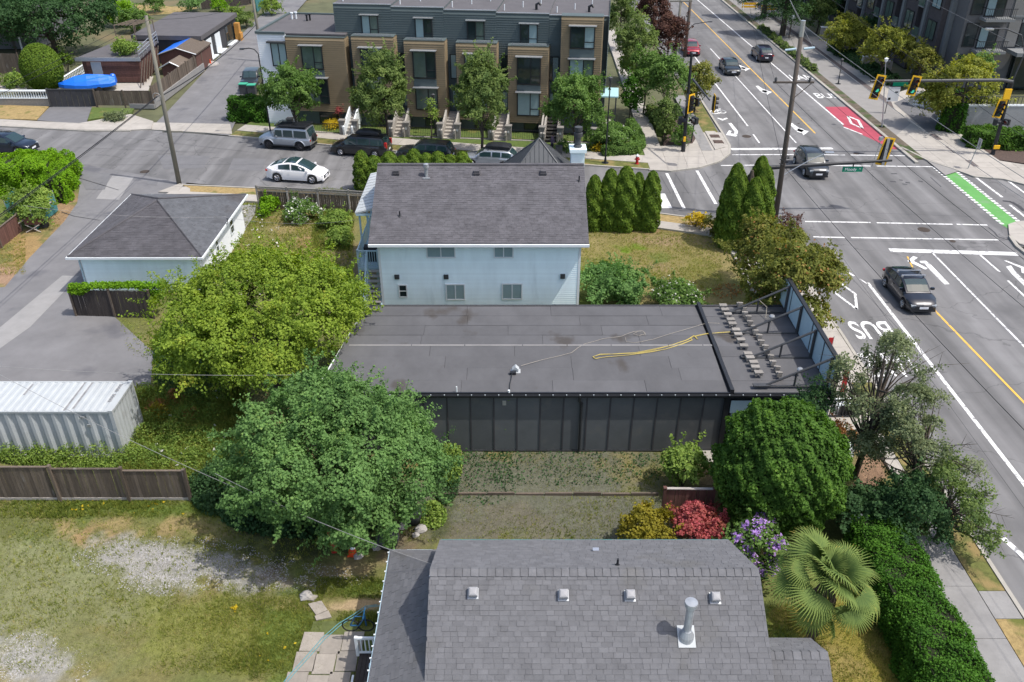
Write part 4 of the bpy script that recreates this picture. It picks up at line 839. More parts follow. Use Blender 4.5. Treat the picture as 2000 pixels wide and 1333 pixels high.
# ------------------------------------------------------------------ white house
def white_house():
    h = empty('pale_blue_house', (-1.8, 46, 0), 'two storey pale blue sided house with dark shingle roof and side balcony', 'house', world=True)
    x0, x1, wy, ez = -7.35, 3.78, 42.42, 5.2; ey, ry, rz_ = 41.85, 47.2, 7.72; sl = (rz_-ez)/(ry-ey); by = 52.0
    b = MB(); b.box(x0, x1, wy, by, 0, ez-.02)
    for x in (x0, x1): b.face([(x, wy, ez-.1), (x, by, ez-.1), (x, ry, rz_-.15)])
    b.build('wall', mt['siding'], h)
    lap(h, x0+.10, x1-.12, wy-.002, .25, 5.0, .122, mt['siding'])
    for x in (x0-.02, x1-.12): boxpart(h, 'corner_board', 'trim', x, x+.13, wy-.055, wy+.1, .1, 5.02)
    b = MB(); X0, X1 = -7.75, 4.15
    for ya, za in ((ey, ez), (2*ry-ey, ez)):
        b.face([(X0, ry, rz_), (X1, ry, rz_), (X1, ya, za), (X0, ya, za)]); b.face([(X0, ry, rz_-.18), (X1, ry, rz_-.18), (X1, ya, za-.18), (X0, ya, za-.18)])
        for x in (X0, X1): b.face([(x, ry, rz_), (x, ya, za), (x, ya, za-.18), (x, ry, rz_-.18)])
        b.face([(X0, ya, za), (X1, ya, za), (X1, ya, za-.18), (X0, ya, za-.18)])
    b.build('roof', mt['shingle_d'], h)
    shingles(h, (0, ry-.02, rz_+.002), (1, 0, 0), (0, -1, -sl), lambda d: (X0, X1), 5.86, mt['shingle_d'], .145, .32)
    b = MB(); b.box(X0, X1, ry-.12, ry+.12, rz_-.02, rz_+.05); b.build('ridge', mt['shingle_d'], h)
    b = MB(); b.box(X0, X1+.02, ey-.12, ey-.01, ez-.17, ez-.03); b.build('gutter', mt['trim'], h)
    b = MB(); b.box(X0, X1, ey, wy, ez-.24, ez-.19); b.build('soffit', mt['trim_b'], h)
    def W(px0, px1, py0, py1, panes=2, **k):
        xa, za = atY(px0, py0, wy); xb, zb = atY(px1, py1, wy); return window(h, xa, xb, zb, min(za, 4.96), wy-.035, panes=panes, **k)
    W(832, 890, 479, 503); W(964, 1003, 479, 503); W(870, 909, 554, 585); W(980, 1020, 553, 584)
    xa, za = atY(778, 555, wy); xb, zb = atY(797, 580, wy); w = window(h, xa, xb, zb, za, wy-.035, panes=1, gm='glass_d', hbar=True)
    for p in ((775.5, 540), (871.5, 540), (1099, 539)):
        x, z = atY(p[0], p[1], wy); b = MB(); b.box(x-.13, x+.13, wy-.13, wy-.02, z-.13, z+.13); b.box(x-.09, x+.09, wy-.16, wy-.13, z-.1, z+.06); b.build('wall_vent', mt['darksteel'], h)
    zr = lambda y: rz_-sl*abs(ry-y)
    for px in (774, 931, 1061):
        y = 46.55; x = (px-1000)*depth(y, zr(y))/FPX; b = MB(); b.box(-.2, .2, -.2, .2, 0, .06); b.box(-.16, .16, -.17, .15, .06, .2); b.build('roof_vent', mt['shingle_d'], h, loc=(x, y, zr(y)+.01))
    y = 46.35; x = (833-1000)*depth(y, zr(y))/FPX
    b = MB(); b.lathe([(.10, 0), (.10, .5), (.16, .52), (.16, .62), (.11, .64), (.15, .66), (.15, .74), (.02, .78)], (x, y, zr(y)), 12); b.box(x-.2, x+.2, y-.25, y+.2, zr(y)-.1, zr(y)-.02); b.build('flue', mt['galv'], h, smooth=False)
    for px, py in ((781, 432), (1131, 352)):
        y = 43.6 if py > 400 else 46.0; x = (px-1000)*depth(y, zr(y))/FPX; b = MB(); b.cyl((x, y, zr(y)-.05), (x, y, zr(y)+.32), .04, n=8); b.cyl((x, y, zr(y)-.02), (x, y, zr(y)+.06), .12, .06, n=8); b.build('vent_pipe', mt['blackmetal'], h)
    # chimney and turret behind the ridge
    x, z = atY(1133, 322, 49.6); b = MB(); b.box(3.55, 4.35, 49.2, 50.1, 0, 7.75); b.box(3.45, 4.45, 49.1, 50.2, 7.75, 7.95); ch = b.build('chimney', mt['siding'], h)
    b = MB(); b.lathe([(.25, 0), (.25, .12), (.17, .15), (.17, .62), (.26, .64), (.26, .86), (.20, .88), (.20, .98), (.24, 1.0), (.24, 1.22), (.02, 1.26)], (3.95, 49.65, 7.95), 14); b.build('chimney_pot', mt['darksteel'], ch)
    tx_, tz_ = atY(1053, 271, 50.0); ap = Vector((tx_, 50.0, tz_)); r = 2.15; zb_ = tz_-2.3; cs = [Vector((ap.x+sx*r, ap.y+sy*r, zb_)) for sx, sy in ((-1, -1), (1, -1), (1, 1), (-1, 1))]
    b = MB()
    for i in range(4): b.face([cs[i], cs[(i+1) % 4], ap])
    b.face([tuple(c) for c in cs][::-1]); b.box(ap.x-2.1, ap.x+2.1, 48.4, 52.1, 4, zb_-.01)
    tr = b.build('turret_roof', mt['metal_roof'], h)
    b = MB()
    for i in range(4):
        a, c = cs[i], cs[(i+1) % 4]
        for k in range(1, 16):
            s = a.lerp(c, k/16); t = 1-abs(k/8-1); e = s.lerp(ap, 0); top = a.lerp(ap, t) if k <= 8 else c.lerp(ap, t)
            b.tube([s+Vector((0, 0, .02)), top+Vector((0, 0, .02))], .018, 4)
    for i in range(4): b.tube([cs[i], ap+Vector((0, 0, .02))], .05, 5)
    b.build('standing_seam', mt['metal_roof'], tr)
    # balcony, its roof and the outside stair on the west side
    bx0, bx1, ya, yb = -8.85, -7.40, 43.9, 49.6; fz = 2.75
    boxpart(h, 'balcony_floor', 'trim_b', bx0, bx1, ya, yb, fz-.22, fz)
    b = MB()
    for (x, y) in ((bx0+.06, ya+.06), (bx0+.06, 46.6), (bx0+.06, yb-.06), (bx1-.35, ya+.06)): b.box(x-.06, x+.06, y-.06, y+.06, 0, fz-.22)
    b.build('balcony_post', mt['trim_b'], h)
    for (x, y) in ((bx0+.06, 45.6), (bx0+.06, yb-.06), (bx0+.5, 45.6)): boxpart(h, 'roof_post', 'trim_b', x-.05, x+.05, y-.05, y+.05, fz, 5.5)
    b = MB(); b.box(bx0, bx1-.2, ya+.02, ya+.07, fz+.98, fz+1.06); b.box(bx0, bx1-.2, ya+.03, ya+.06, fz+.08, fz+.14); b.box(bx0+.02, bx0+.07, ya, yb, fz+.98, fz+1.06); b.box(bx0+.03, bx0+.06, ya, yb, fz+.08, fz+.14); b.box(bx0, bx0+.1, ya, ya+.1, fz, fz+1.1); b.box(bx1-.3, bx1-.2, ya, ya+.1, fz, fz+1.1); rl = b.build('balcony_rail', mt['trim_b'], h)
    for i in range(8): boxpart(rl, 'baluster', 'trim_b', bx0+.17+i*.135, bx0+.205+i*.135, ya+.03, ya+.06, fz+.14, fz+.98)
    for i in range(22): boxpart(rl, 'baluster', 'trim_b', bx0+.03, bx0+.06, ya+.25+i*.24, ya+.29+i*.24, fz+.14, fz+.98)
    b = MB(); b.face([(bx0-.15, 45.4, 5.5), (bx1-.0, 45.4, 5.85), (bx1-.0, 51.8, 5.85), (bx0-.15, 51.8, 5.5)]); b.face([(bx0-.15, 45.4, 5.4), (bx0-.15, 51.8, 5.4), (bx1, 51.8, 5.75), (bx1, 45.4, 5.75)]); b.face([(bx0-.15, 45.4, 5.5), (bx0-.15, 45.4, 5.4), (bx1, 45.4, 5.75), (bx1, 45.4, 5.85)]); b.face([(bx0-.15, 45.4, 5.5), (bx0-.15, 51.8, 5.5), (bx0-.15, 51.8, 5.4), (bx0-.15, 45.4, 5.4)]); br = b.build('balcony_roof', mt['white_metal'], h)
    for i in range(13): b = MB(); b.tube([(bx0-.15, 45.5+i*.5, 5.515), (bx1, 45.5+i*.5, 5.865)], .022, 4); b.build('roof_rib', mt['white_metal'], br)
    boxpart(h, 'balcony_beam', 'trim_b', bx0-.1, bx1, 45.4, 45.5, 5.3, 5.42)
    n = 13
    for i in range(n):
        t = i/n; z = fz*(1-t)-.1; y = ya-.05-t*2.85; boxpart(h, 'stair_tread', 'wood_pale', -8.20, -7.42, y-.27, y, z-.05, z)
    for x in (-8.27, -7.42): b = MB(); b.tube([(x, ya, fz-.12), (x, ya-2.95, -.05)], .06, 4); b.build('stair_stringer', mt['trim_b'], h)
    b = MB(); b.tube([(-8.27, ya, fz+1.0), (-8.27, ya-2.95, .95)], .055, 4); b.tube([(-8.27, ya-2.95, 0), (-8.27, ya-2.95, 1.0)], .05, 4); b.tube([(-8.27, ya, 0), (-8.27, ya, fz+1.05)], .06, 4); b.build('stair_rail', mt['trim_b'], h)
white_house()
b = MB(); b.box(-.35, .35, -.28, .28, .55, .95); b.lathe([(.01, 1.0), (.3, .98), (.36, .9), (.36, .7)], n=10); b.box(-.62, -.36, -.22, .22, .5, .9); b.box(.36, .62, -.22, .22, .5, .9); b.box(-.4, .4, -.25, .25, 0, .54)
tag(b.build('covered_barbecue', mt['bbq'], loc=(-7.95, 44.9, 2.75)), 'barbecue under a black cover on the side balcony', 'barbecue')
b = MB(); b.box(-.02, .02, -.5, .5, 0, 1.3); b.box(.10, .14, -.45, .55, 0, 1.1); b.tube([(.2, -.4, 0), (.02, -.3, 1.4)], .025, 4)
tag(b.build('leaning_board', mt['wood_pale'], loc=(-9.25, 45.5, 0), rz=.1), 'pale weathered boards leaning beside the balcony of the pale blue house', 'boards'); bpy.data.objects['leaning_board'].rotation_euler[1] = .22

# ------------------------------------------------------------------ garage
def garage():
    h = empty('hip_roof_garage', (-22.4, 51, 0), 'small white garage with grey hip shingle roof beside the back lane', 'garage', world=True)
    ez = 2.55; x0, x1, y0, y1 = -26.4, -18.45, 45.72, 55.7
    b = MB(); b.box(x0+.45, x1-.35, y0+.45, y1-.4, 0, ez-.1); b.build('wall', mt['white_wall'], h)
    lap(h, x0+.5, x1-.4, y0+.449, .1, ez-.12, .135, mt['siding'])
    ap = Vector(((x0+x1)/2-.1, 50.72, 4.1)); ap2 = Vector(((x0+x1)/2-.1, 51.0, 4.1))
    cs = [Vector((x0, y0, ez)), Vector((x1, y0, ez)), Vector((x1, y1, ez)), Vector((x0, y1, ez))]
    b = MB(); b.face([cs[0], cs[1], ap]); b.face([cs[1], cs[2], ap2, ap]); b.face([cs[2], cs[3], ap2]); b.face([cs[3], cs[0], ap, ap2]); b.face([(c.x, c.y, ez-.02) for c in cs][::-1]); b.build('roof', mt['shingle_b'], h)
    def hipside(a, c, m, apx):
        a = Vector(a); c = Vector(c); U = (c-a).normalized(); f = a+U*((apx-a).dot(U)); Dv = (f-apx); L = Dv.length; ua = (a-apx).dot(U); uc = (c-apx).dot(U)
        shingles(h, apx+Vector((0, 0, .004)), U, Dv, lambda d: (ua*d/L, uc*d/L), L, m, .16, .33)
    hipside(cs[0], cs[1], mt['shingle_d'], ap); hipside(cs[1], cs[2], mt['shingle_b'], ap); hipside(cs[2], cs[3], mt['shingle_b'], ap2); hipside(cs[3], cs[0], mt['shingle_d'], ap2)
    for i, c in enumerate(cs): b = MB(); b.tube([c+Vector((0, 0, .02)), (ap if i < 2 else ap2)+Vector((0, 0, .03))], .055, 4); b.build('hip_cap', mt['shingle_d'], h)
    b = MB(); g = .1
    b.box(x0-g, x1+g, y0-g, y0-.005, ez-.15, ez-.02); b.box(x1+.005, x1+g, y0, y1, ez-.15, ez-.02); b.box(x0-g, x0-.005, y0, y1, ez-.15, ez-.02); b.box(x0-g, x1+g, y1+.005, y1+g, ez-.15, ez-.02); b.build('gutter', mt['trim'], h)
    b = MB(); b.box(x0, x1, y0, y1, ez-.20, ez-.16); b.build('soffit', mt['trim_b'], h)
    xw = x1-.35
    for ya, za, zb, wd in ((49.1, 1.15, 2.0, .5), (52.2, 1.0, 2.1, .75)): window(h, ya, ya+wd, za, zb, xw, out=1, panes=1, gm='glass_d', ax='y', hbar=True)
    b = MB(); b.box(xw, xw+.05, 46.5, 47.4, .1, 2.1); b.box(xw, xw+.08, 46.42, 46.5, .1, 2.18); b.box(xw, xw+.08, 47.4, 47.48, .1, 2.18); b.box(xw, xw+.08, 46.5, 47.4, 2.1, 2.18); d = b.build('door', mt['trim'], h); boxpart(d, 'handle', 'darksteel', xw+.05, xw+.10, 46.56, 46.64, 1.05, 1.13)
    b = MB(); b.tube([(xw, 50.6, 2.2), (xw+.55, 50.6, 2.62), (xw+.55, 50.6, 2.95)], .03, 5); b.tube([(xw+.5, 50.6, 2.5), (xw, 50.9, 2.2)], .02, 4); b.build('service_mast', mt['blackmetal'], h)
    boxpart(h, 'downpipe', 'trim_b', x0+.36, x0+.44, y0+.36, y0+.44, 0, ez-.15)
garage()

# ------------------------------------------------------------------ shipping container
def container():
    h = empty('shipping_container', (-22.8, 31.3, 0), 'white corrugated steel shipping container with dark streaks on its roof', 'container', world=True)
    x1, y0, y1, z1 = -17.48, 30.12, 32.5, 2.6; x0 = x1-12.19
    b = MB()
    for (x, y) in ((x0, y0), (x0, y1), (x1, y0), (x1, y1)): b.box(min(x, x+(.16 if x == x0 else -.16)), max(x, x+(.16 if x == x0 else -.16)), min(y, y+(.12 if y == y0 else -.12)), max(y, y+(.12 if y == y0 else -.12)), 0, z1-.02)
    for y in (y0, y1-.08): b.box(x0+.16, x1-.16, y, y+.08, z1-.12, z1-.03); b.box(x0+.16, x1-.16, y, y+.08, .02, .16)
    for x in (x0, x1-.1): b.box(x, x+.1, y0+.12, y1-.12, z1-.14, z1-.025); b.box(x, x+.1, y0+.12, y1-.12, .02, .16)
    b.build('frame', mt['white_metal'], h)
    for (x, y) in ((x0, y0), (x0, y1-.17), (x1-.18, y0), (x1-.18, y1-.17)): boxpart(h, 'corner_casting', 'white_metal', x-.006, x+.186, y-.006, y+.176, z1-.10, z1+.012)
    def corr(p0, p1, inn, per, dep, z0, z1_, name):
        p0 = Vector(p0); p1 = Vector(p1); d = p1-p0; L = d.length; d /= L; n = Vector(inn); b = MB(); pts = []; k = int(L/per); pr = L/k
        for i in range(k):
            for t, q in ((0, 0), (.26, 0), (.5, 1), (.76, 1)): pts.append(p0+d*(i+t)*pr+n*dep*q)
        pts.append(p1)
        for a, c in zip(pts[:-1], pts[1:]): b.quad((a.x, a.y, z0), (c.x, c.y, z0), (c.x, c.y, z1_), (a.x, a.y, z1_))
        b.build(name, mt['white_metal'], h)
    corr((x0+.16, y0+.02), (x1-.16, y0+.02), (0, 1), .50, .09, .16, z1-.12, 'side_panel'); corr((x0+.16, y1-.02), (x1-.16, y1-.02), (0, -1), .5, .07, .16, z1-.12, 'side_panel')
    corr((x1-.02, y0+.12), (x1-.02, y1-.12), (-1, 0), .28, .05, .16, z1-.14, 'end_panel'); corr((x0+.02, y0+.12), (x0+.02, y1-.12), (1, 0), .28, .05, .16, z1-.14, 'end_panel')
    b = MB(); x = x0+.1; pr = .335; k = int((x1-.35-x)/pr)
    for i in range(k):
        xs = [x+i*pr+t*pr for t in (0, .34, .5, .84, 1)]; zs = [z1-.022, z1-.022, z1-.05, z1-.05, z1-.022]
        for a in range(4): b.quad((xs[a], y0+.06, zs[a]), (xs[a+1], y0+.06, zs[a+1]), (xs[a+1], y1-.06, zs[a+1]), (xs[a], y1-.06, zs[a]))
    e = x+k*pr; b.quad((e, y0+.06, z1-.022), (x1-.05, y0+.06, z1-.022), (x1-.05, y1-.06, z1-.022), (e, y1-.06, z1-.022)); rf = b.build('roof_panel', mt['white_metal'], h)
    sm = mat('container_grime', (.23, .23, .235), .8, .35, 3)
    for (xx, a, c) in ((-19.72, .1, 2.3), (-19.4, .25, 2.3), (-21.9, 1.3, 2.2)):
        i = round((xx-x)/pr-.67); xm = x+(i+.67)*pr; b = MB(); b.quad((xm-.05, y0+a, z1-.046), (xm+.05, y0+a, z1-.046), (xm+.04, y0+c, z1-.046), (xm-.04, y0+c, z1-.046)); b.build('grime_streak', sm, rf)
    for i in range(9):
        if i != 4: b = MB(); yy = y0+.75+i*.16; b.quad((x1-.50, yy, z1-.018), (x1-.33, yy, z1-.018), (x1-.33, yy+.10, z1-.018), (x1-.50, yy+.10, z1-.018)); b.build('worn_mark', sm, rf)
    b = MB(); b.box(-18.75, -18.6, y0-.03, y0+.03, 1.75, 1.88); b.build('vent_cover', mt['galv'], h)
    b = MB(); b.box(-18.95, -18.75, y0-.02, y0+.02, 2.22, 2.30); b.build('vent_cover', mt['galv'], h)
container()

# ------------------------------------------------------------------ fences
def board_fence(name, label, p0, p1, h, m, bw=.14, post=2.4, pm=None, cap=None, z0=0.0, top=None, capm='wood_pale', rail=True):
    p0 = Vector(p0); p1 = Vector(p1); d = p1-p0; L = d.length; d /= L; a = math.atan2(d.y, d.x)
    f = empty(name, (p0.x, p0.y, 0), label, 'fence', rz=a); n = int(L/bw); bw2 = L/n
    me = {}
    for i in range(n):
        hh = h+rnd.choice((-.02, 0, .015)); k = round(hh, 3)
        if k not in me: b = MB(); b.box(.006, bw2-.006, -.011, .011, z0, k); me[k] = b.mesh('board', mt[m])
        o = link('board', me[k], f, (i*bw2, rnd.uniform(-.006, .006), 0)); o.rotation_euler[1] = rnd.uniform(-.006, .006)
    np_ = max(1, round(L/post))
    for i in range(np_+1): b = MB(); x = i*L/np_; b.box(x-.055, x+.055, -.075, .04 if cap is None else .06, 0, h+.09); b.box(x-.07, x+.07, -.09, .075, h+.09, h+.115); b.build('post', mt[pm or m], f)
    if cap:
        b = MB(); b.box(0, L, -.06, .06, h+.03, h+.065); b.build('cap_rail', mt[capm], f)
    if rail: b = MB(); b.box(0, L, .012, .05, .25+z0, .34+z0); b.box(0, L, .012, .05, h-.35, h-.26); b.build('rail', mt[pm or m], f)
    if top:
        b = MB(); k = int(L/.11)
        for i in range(k):
            x = i*L/k; b.tube([(x, -.008, h+.02), (min(x+.32, L), -.008, h+.34)], .022, 4, caps=False); b.tube([(min(x+.32, L), .008, h+.02), (x, .008, h+.34)], .022, 4, caps=False)
        b.box(0, L, -.03, .03, h-.01, h+.03); b.box(0, L, -.04, .04, h+.34, h+.39)
        for i in range(np_+1): x = i*L/np_; b.box(x-.06, x+.06, -.06, .06, h, h+.46)
        b.build('lattice', mt['trim_b'] if False else mt['block'], f)
    return f
fb = [G(-60, 962), G(108, 968), G(236, 972), G(350, 980), G(440, 988)]
def stepfence():
    f = None
    x0, y = -30.0, 27.3
    f = empty('garden_fence', (x0, y, 0), 'weathered dark board fence stepping down in front of the white container', 'fence')
    segs = [(-30.0, -25.9, 1.86), (-25.9, -22.48, 1.86), (-22.48, -19.12, 1.80), (-19.12, -16.2, 1.70), (-16.2, -13.6, 1.60)]
    for a, c, h in segs:
        n = int((c-a)/.145); w = (c-a)/n; b = MB(); b.box(.006, w-.006, -.012, .012, 0, h); me = b.mesh('board', mt['wood_grey'])
        for i in range(n): link('board', me, f, (a-x0+i*w, rnd.uniform(-.008, .008), rnd.uniform(-.03, .0))).rotation_euler[1] = rnd.uniform(-.008, .008)
        b = MB(); b.box(a-x0, c-x0, -.05, .05, h-.005, h+.035); b.build('cap_rail', mt['wood_grey'], f)
        b = MB(); b.box(a-x0, c-x0, -.03, .03, .02, .16); b.build('kickboard', mt['wood_pale'], f)
        b = MB(); b.box(c-x0-.06, c-x0+.06, -.11, .05, 0, h+.12); b.build('post', mt['wood_grey'], f)
stepfence()
board_fence('red_fence', 'short dark red board fence with pale cap rail behind the red azalea', G(1292, 1012), G(1386, 1013), 1.55, 'wood_red', cap=True)
board_fence('lattice_fence', 'brown board fence with lattice top along the near sidewalk', G(507, 407), (-9.6, 58.2), 1.35, 'wood_grey', bw=.15, post=2.35, pm='wood_pale', top=True)
vf = board_fence('vine_fence', 'dark board fence behind the garage half covered by creeper', G(150, 618), G(302, 622), 1.75, 'wood_dark', pm='wood_grey')
board_fence('back_fence', 'low dark fence top with pale post caps between shop roof and pale blue house', (-7.9, 40.3), (-4.2, 40.2), 1.35, 'wood_dark', cap=True, capm='wood_grey')
board_fence('lane_fence', 'reddish brown panel fence beside the lane below the bright hedge', G(-40, 520), G(43, 452), 1.25, 'wood_red', cap=True, capm='wood_grey', pm='wood_grey')
def windscreen():
    f = empty('screen_fence', (*G(78, 445), 0), 'wire fence with torn teal windscreen at the foot of the bright hedge', 'fence', world=True)
    for pts in ([(72, 452), (114, 413)], [(20, 432), (40, 410)]):
        a = G(*pts[0]); c = G(*pts[1]); b = MB(); n = 8
        for i in range(n):
            t0, t1 = i/n, (i+1)/n; w = lambda t: .05*math.sin(t*9)
            b.quad((a[0]+(c[0]-a[0])*t0+w(t0), a[1]+(c[1]-a[1])*t0, .1), (a[0]+(c[0]-a[0])*t1+w(t1), a[1]+(c[1]-a[1])*t1, .1), (a[0]+(c[0]-a[0])*t1+w(t1), a[1]+(c[1]-a[1])*t1, 1.55-.12*math.sin(t1*7)), (a[0]+(c[0]-a[0])*t0+w(t0), a[1]+(c[1]-a[1])*t0, 1.55-.12*math.sin(t0*7)))
        b.build('windscreen', mt['plastic_teal'], f)
        for p in (a, c): b = MB(); b.cyl((p[0], p[1], 0), (p[0], p[1], 1.65), .03, n=6); b.build('post', mt['galv'], f)
windscreen()
# ================================================================== TOWNHOUSES
TA = math.atan2(77.2-79.07, 16.9); TP = Vector((-15.0, 79.07)); TD = Vector((math.cos(TA), math.sin(TA))); TN = Vector((-TD.y, TD.x))
def FP(px, py, t=0.0):
    a, b, c = ray(px, py); k = (TP.dot(TN)+t)/(a*TN.x+b*TN.y); p = Vector((a*k, b*k)); return (p-TP).dot(TD), CAMH+c*k
def townhouses():
    #  bay x0,x1, top row, bottom row, bay windows, upper window, upper wall x0,x1,top row, label
    U = [((556, 672, 72, 217), [(587, 634, 88, 137), (599, 646, 151, 204)], None, None, 'end unit of the tan townhouse row with a white sided corner and flat roof'),
         ((685, 768, 71, 222), [(703, 749, 92, 146), (710, 753, 158, 208)], (705, 741, 29, 69), (650, 763, 8), 'second townhouse of the tan row from the white corner'),
         ((788, 868, 79, 228), [(805, 853, 98, 155), (811, 857, 170, 216)], (810, 846, 35, 77), (763, 866, 14), 'third townhouse of the tan row from the white corner'),
         ((890, 970, 84, 234), [(907, 953, 104, 160), (910, 953, 172, 220)], (912, 947, 40, 83), (866, 969, 20), 'fourth townhouse of the tan row from the white corner'),
         ((992, 1072, 90, 240), [(1010, 1056, 110, 167), (1010, 1054, 179, 228)], (1016, 1050, 46, 88), (969, 1073, 26), 'fifth townhouse of the tan row, its wide lower window lit pale'),
         ((1097, 1179, 32, 215), [(1114, 1161, 50, 97), (1112, 1158, 114, 166)], None, (1073, 1190, 30.5), 'last townhouse of the tan row with a full height bay beside the teal awning')]
    SB = 1.25
    for i, (bay, wins, up, upw, lab) in enumerate(U):
        xa, xb, yt, yb = bay; sa, zt = FP(xa, yt); sb, _ = FP(xb, yt); zb = FP((xa+xb)/2, yb)[1]
        o = Vector(TP)+TD*sa
        h = empty('townhouse', (o.x, o.y, 0), lab, 'townhouse', 'tan and slate townhouses in one row', rz=TA); w = sb-sa
        b = MB(); b.box(0, w, 0, SB+.0, zb, zt); b.build('bay_wall', mt['tan_clad'], h)
        lap(h, 0, w, -.002, zb, zt-.1, .19, mt['tan_clad'], name='cladding_boards', joined=True, lip=.075)
        lap(h, .0, SB, w-.002, zb, zt-.1, .19, mt['tan_clad'], name='cladding_boards', out=1, joined=True, ax='y')
        b = MB(); b.box(-.02, w+.02, -.03, SB, zt, zt+.05); b.build('parapet_cap', mt['slate_clad'], h)
        for k, (px0, px1, py0, py1) in enumerate(wins):
            s0, z1 = FP(px0, py0); s1, z0 = FP(px1, py1); s0 -= sa; s1 -= sa
            g = (('glass_g', 'glass_g'), ('blind', 'glass_g'), ('glass_g', 'glass_d'), ('glass_d', 'blind'))[(i*3+k*2) % 4]
            if i == 4: g = ('glass_d', 'glass_d') if k == 0 else ('blind', 'blind')
            window(h, s0, s1, z0+.05, z1-.02, -.085, fm='blackmetal', gm=g, split=.58, hbar=.3, fr=.09)
            a = MB(); a.box(s0-.12, s1+.12, -.62, -.03, z1+.02, z1+.08); cn = a.build('window_canopy', mt['galv'], h)
            for q in range(4): boxpart(cn, 'canopy_fin', 'darksteel', s0+(s1-s0)*q/3-.03, s0+(s1-s0)*q/3+.03, -.6, -.03, z1-.05, z1+.02)
            if k == 0 and len(wins) > 1: zz = FP(px0, wins[1][2])[1]; boxpart(h, 'spandrel', 'slate_clad', s0, s1, -.105, -.01, zz+.1, z0)
        if upw:
            u0, zr = FP(upw[0], upw[2], SB); u1, _ = FP(upw[1], upw[2], SB); u0 -= sa; u1 -= sa
            b = MB(); b.box(u0, u1-.002, SB, 11.5, 0, zr); b.build('wall', mt['slate_clad'], h)
            lap(h, u0, u1-.01, SB-.002, 1.2, zr-.15, .20, mt['slate_clad'], name='cladding_boards', joined=True, lip=.075)
            b = MB(); b.box(u0, u1, SB-.05, SB+.12, zr, zr+.07); b.build('roof_parapet', mt['galv'], h); boxpart(h, 'roof_parapet', 'galv', u0, u1, 11.3, 11.5, zr, zr+.16)
            b = MB(); b.box(u0, u1-.002, SB+.18, 11.3, zr, zr+.04); rf = b.build('roof', mt['flatroof'], h)
            for q in range(3): b = MB(); sx = u0+.6+q*1.5; b.cyl((sx, 2.4+q*1.7, zr+.04), (sx, 2.4+q*1.7, zr+.55), .05, n=6); b.build('vent_pipe', mt['trim'], rf)
            if i in (4, 5): b = MB(); b.tube([(u0+3.4, 3, zr), (u0+3.4, 3, zr+.5), (u0+3.65, 2.95, zr+.62), (u0+3.8, 2.9, zr+.45)], .12, 7); b.build('roof_cowl', mt['blackmetal'], rf)
            if up:
                s0, z1 = FP(up[0], up[2], SB); s1, z0 = FP(up[1], up[3], SB); window(h, s0-sa, s1-sa, max(z0, zt-.2), z1-.02, SB-.085, fm='blackmetal', gm=(('glass_d', 'blind'), ('blind', 'glass_g'), ('blind', 'glass_d'), ('glass_d', 'glass_g'))[i % 4], fr=.08, hbar=.3)
                boxpart(h, 'window_canopy', 'galv', s0-sa-.1, s1-sa+.1, SB-.45, SB-.03, z1+.02, z1+.08)
                boxpart(h, 'roof_deck_rail', 'galv', .3, w-.2, .05, .1, zt+.1, zt+.22)
            if i < 5:                              # recessed entry between this bay and the next: door, stair, stair walls
                e0 = w+.05; e1 = FP(U[i+1][0][0], U[i+1][0][2])[0]-sa-.05
            else: e0, e1 = -1.25, -.05
        else: e0 = w+.05; e1 = FP(685, 71)[0]-sa-.05
        ze = 1.55
        b = MB(); b.box(e0+.15, e0+.95, SB-.10, SB-.02, ze, ze+2.1); dr = b.build('door', mt['slate_clad'], h); boxpart(dr, 'door_pane', 'blind', e0+.35, e0+.75, SB-.125, SB-.10, ze+.4, ze+1.9)
        window(h, e0+.2, e1-.12, ze+3.0, ze+5.2, SB-.085, panes=1, fm='blackmetal', gm='glass_d' if i % 2 else 'blind', fr=.07)
        n = 8
        for q in range(n): boxpart(h, 'stair_step', 'concrete', e0-.05, e1+.05, -2.6+q*.42, -2.6+(q+1)*.42+.04, 0, .15+q*ze/n)
        boxpart(h, 'landing', 'concrete', e0-.05, e1+.05, -2.6+n*.42+.045, SB-.01, 0, ze-.01)
        for q in (e0-.22, e1+.05): b = MB(); b.prism([(q, -2.7), (q+.16, -2.7), (q+.16, .0), (q, .0)], 0, .6); b.face([(q, -2.7, .9), (q+.16, -2.7, .9), (q+.16, .6, 2.3), (q, .6, 2.3)]); b.quad((q, -2.7, .6), (q+.0, .6, .6), (q, .6, 2.3), (q, -2.7, .9)); b.quad((q+.16, -2.7, .6), (q+.16, .6, .6), (q+.16, .6, 2.3), (q+.16, -2.7, .9)); b.quad((q, -2.7, 0), (q+.16, -2.7, 0), (q+.16, -2.7, .9), (q, -2.7, .9)); b.build('stair_wall', mt['trim'] if i == 0 else mt['concrete'], h)
        # sunken court: basement wall, piers with house lights, iron rail
        boxpart(h, 'basement_wall', 'slate_clad', .02, w-.02, .55, SB, 0, zb+.02)
        window(h, .4*w, .75*w, .1, max(zb-.15, .9), .53, panes=1, fm='blackmetal', gm='glass_d', fr=.06)
        for q in (.05, w-.55):
            b = MB(); b.box(q, q+.5, -2.5, -2.0, 0, 1.35); b.box(q-.05, q+.55, -2.55, -1.95, 1.35, 1.45); pr = b.build('stone_pier', mt['brick_stone'], h); boxpart(pr, 'pier_light', 'lamp_c', q+.18, q+.32, -2.54, -2.50, .8, .98)
        b = MB(); b.box(.55, w-.55, -2.28, -2.24, 1.0, 1.05); b.box(.55, w-.55, -2.28, -2.24, .15, .2)
        for q in range(int((w-1.1)/.16)): b.box(.6+q*.16, .62+q*.16, -2.27, -2.25, .2, 1.0)
        b.build('iron_rail', mt['blackmetal'], h)
        boxpart(h, 'court_wall', 'concrete', .55, w-.55, -2.45, -2.2, 0, .16)
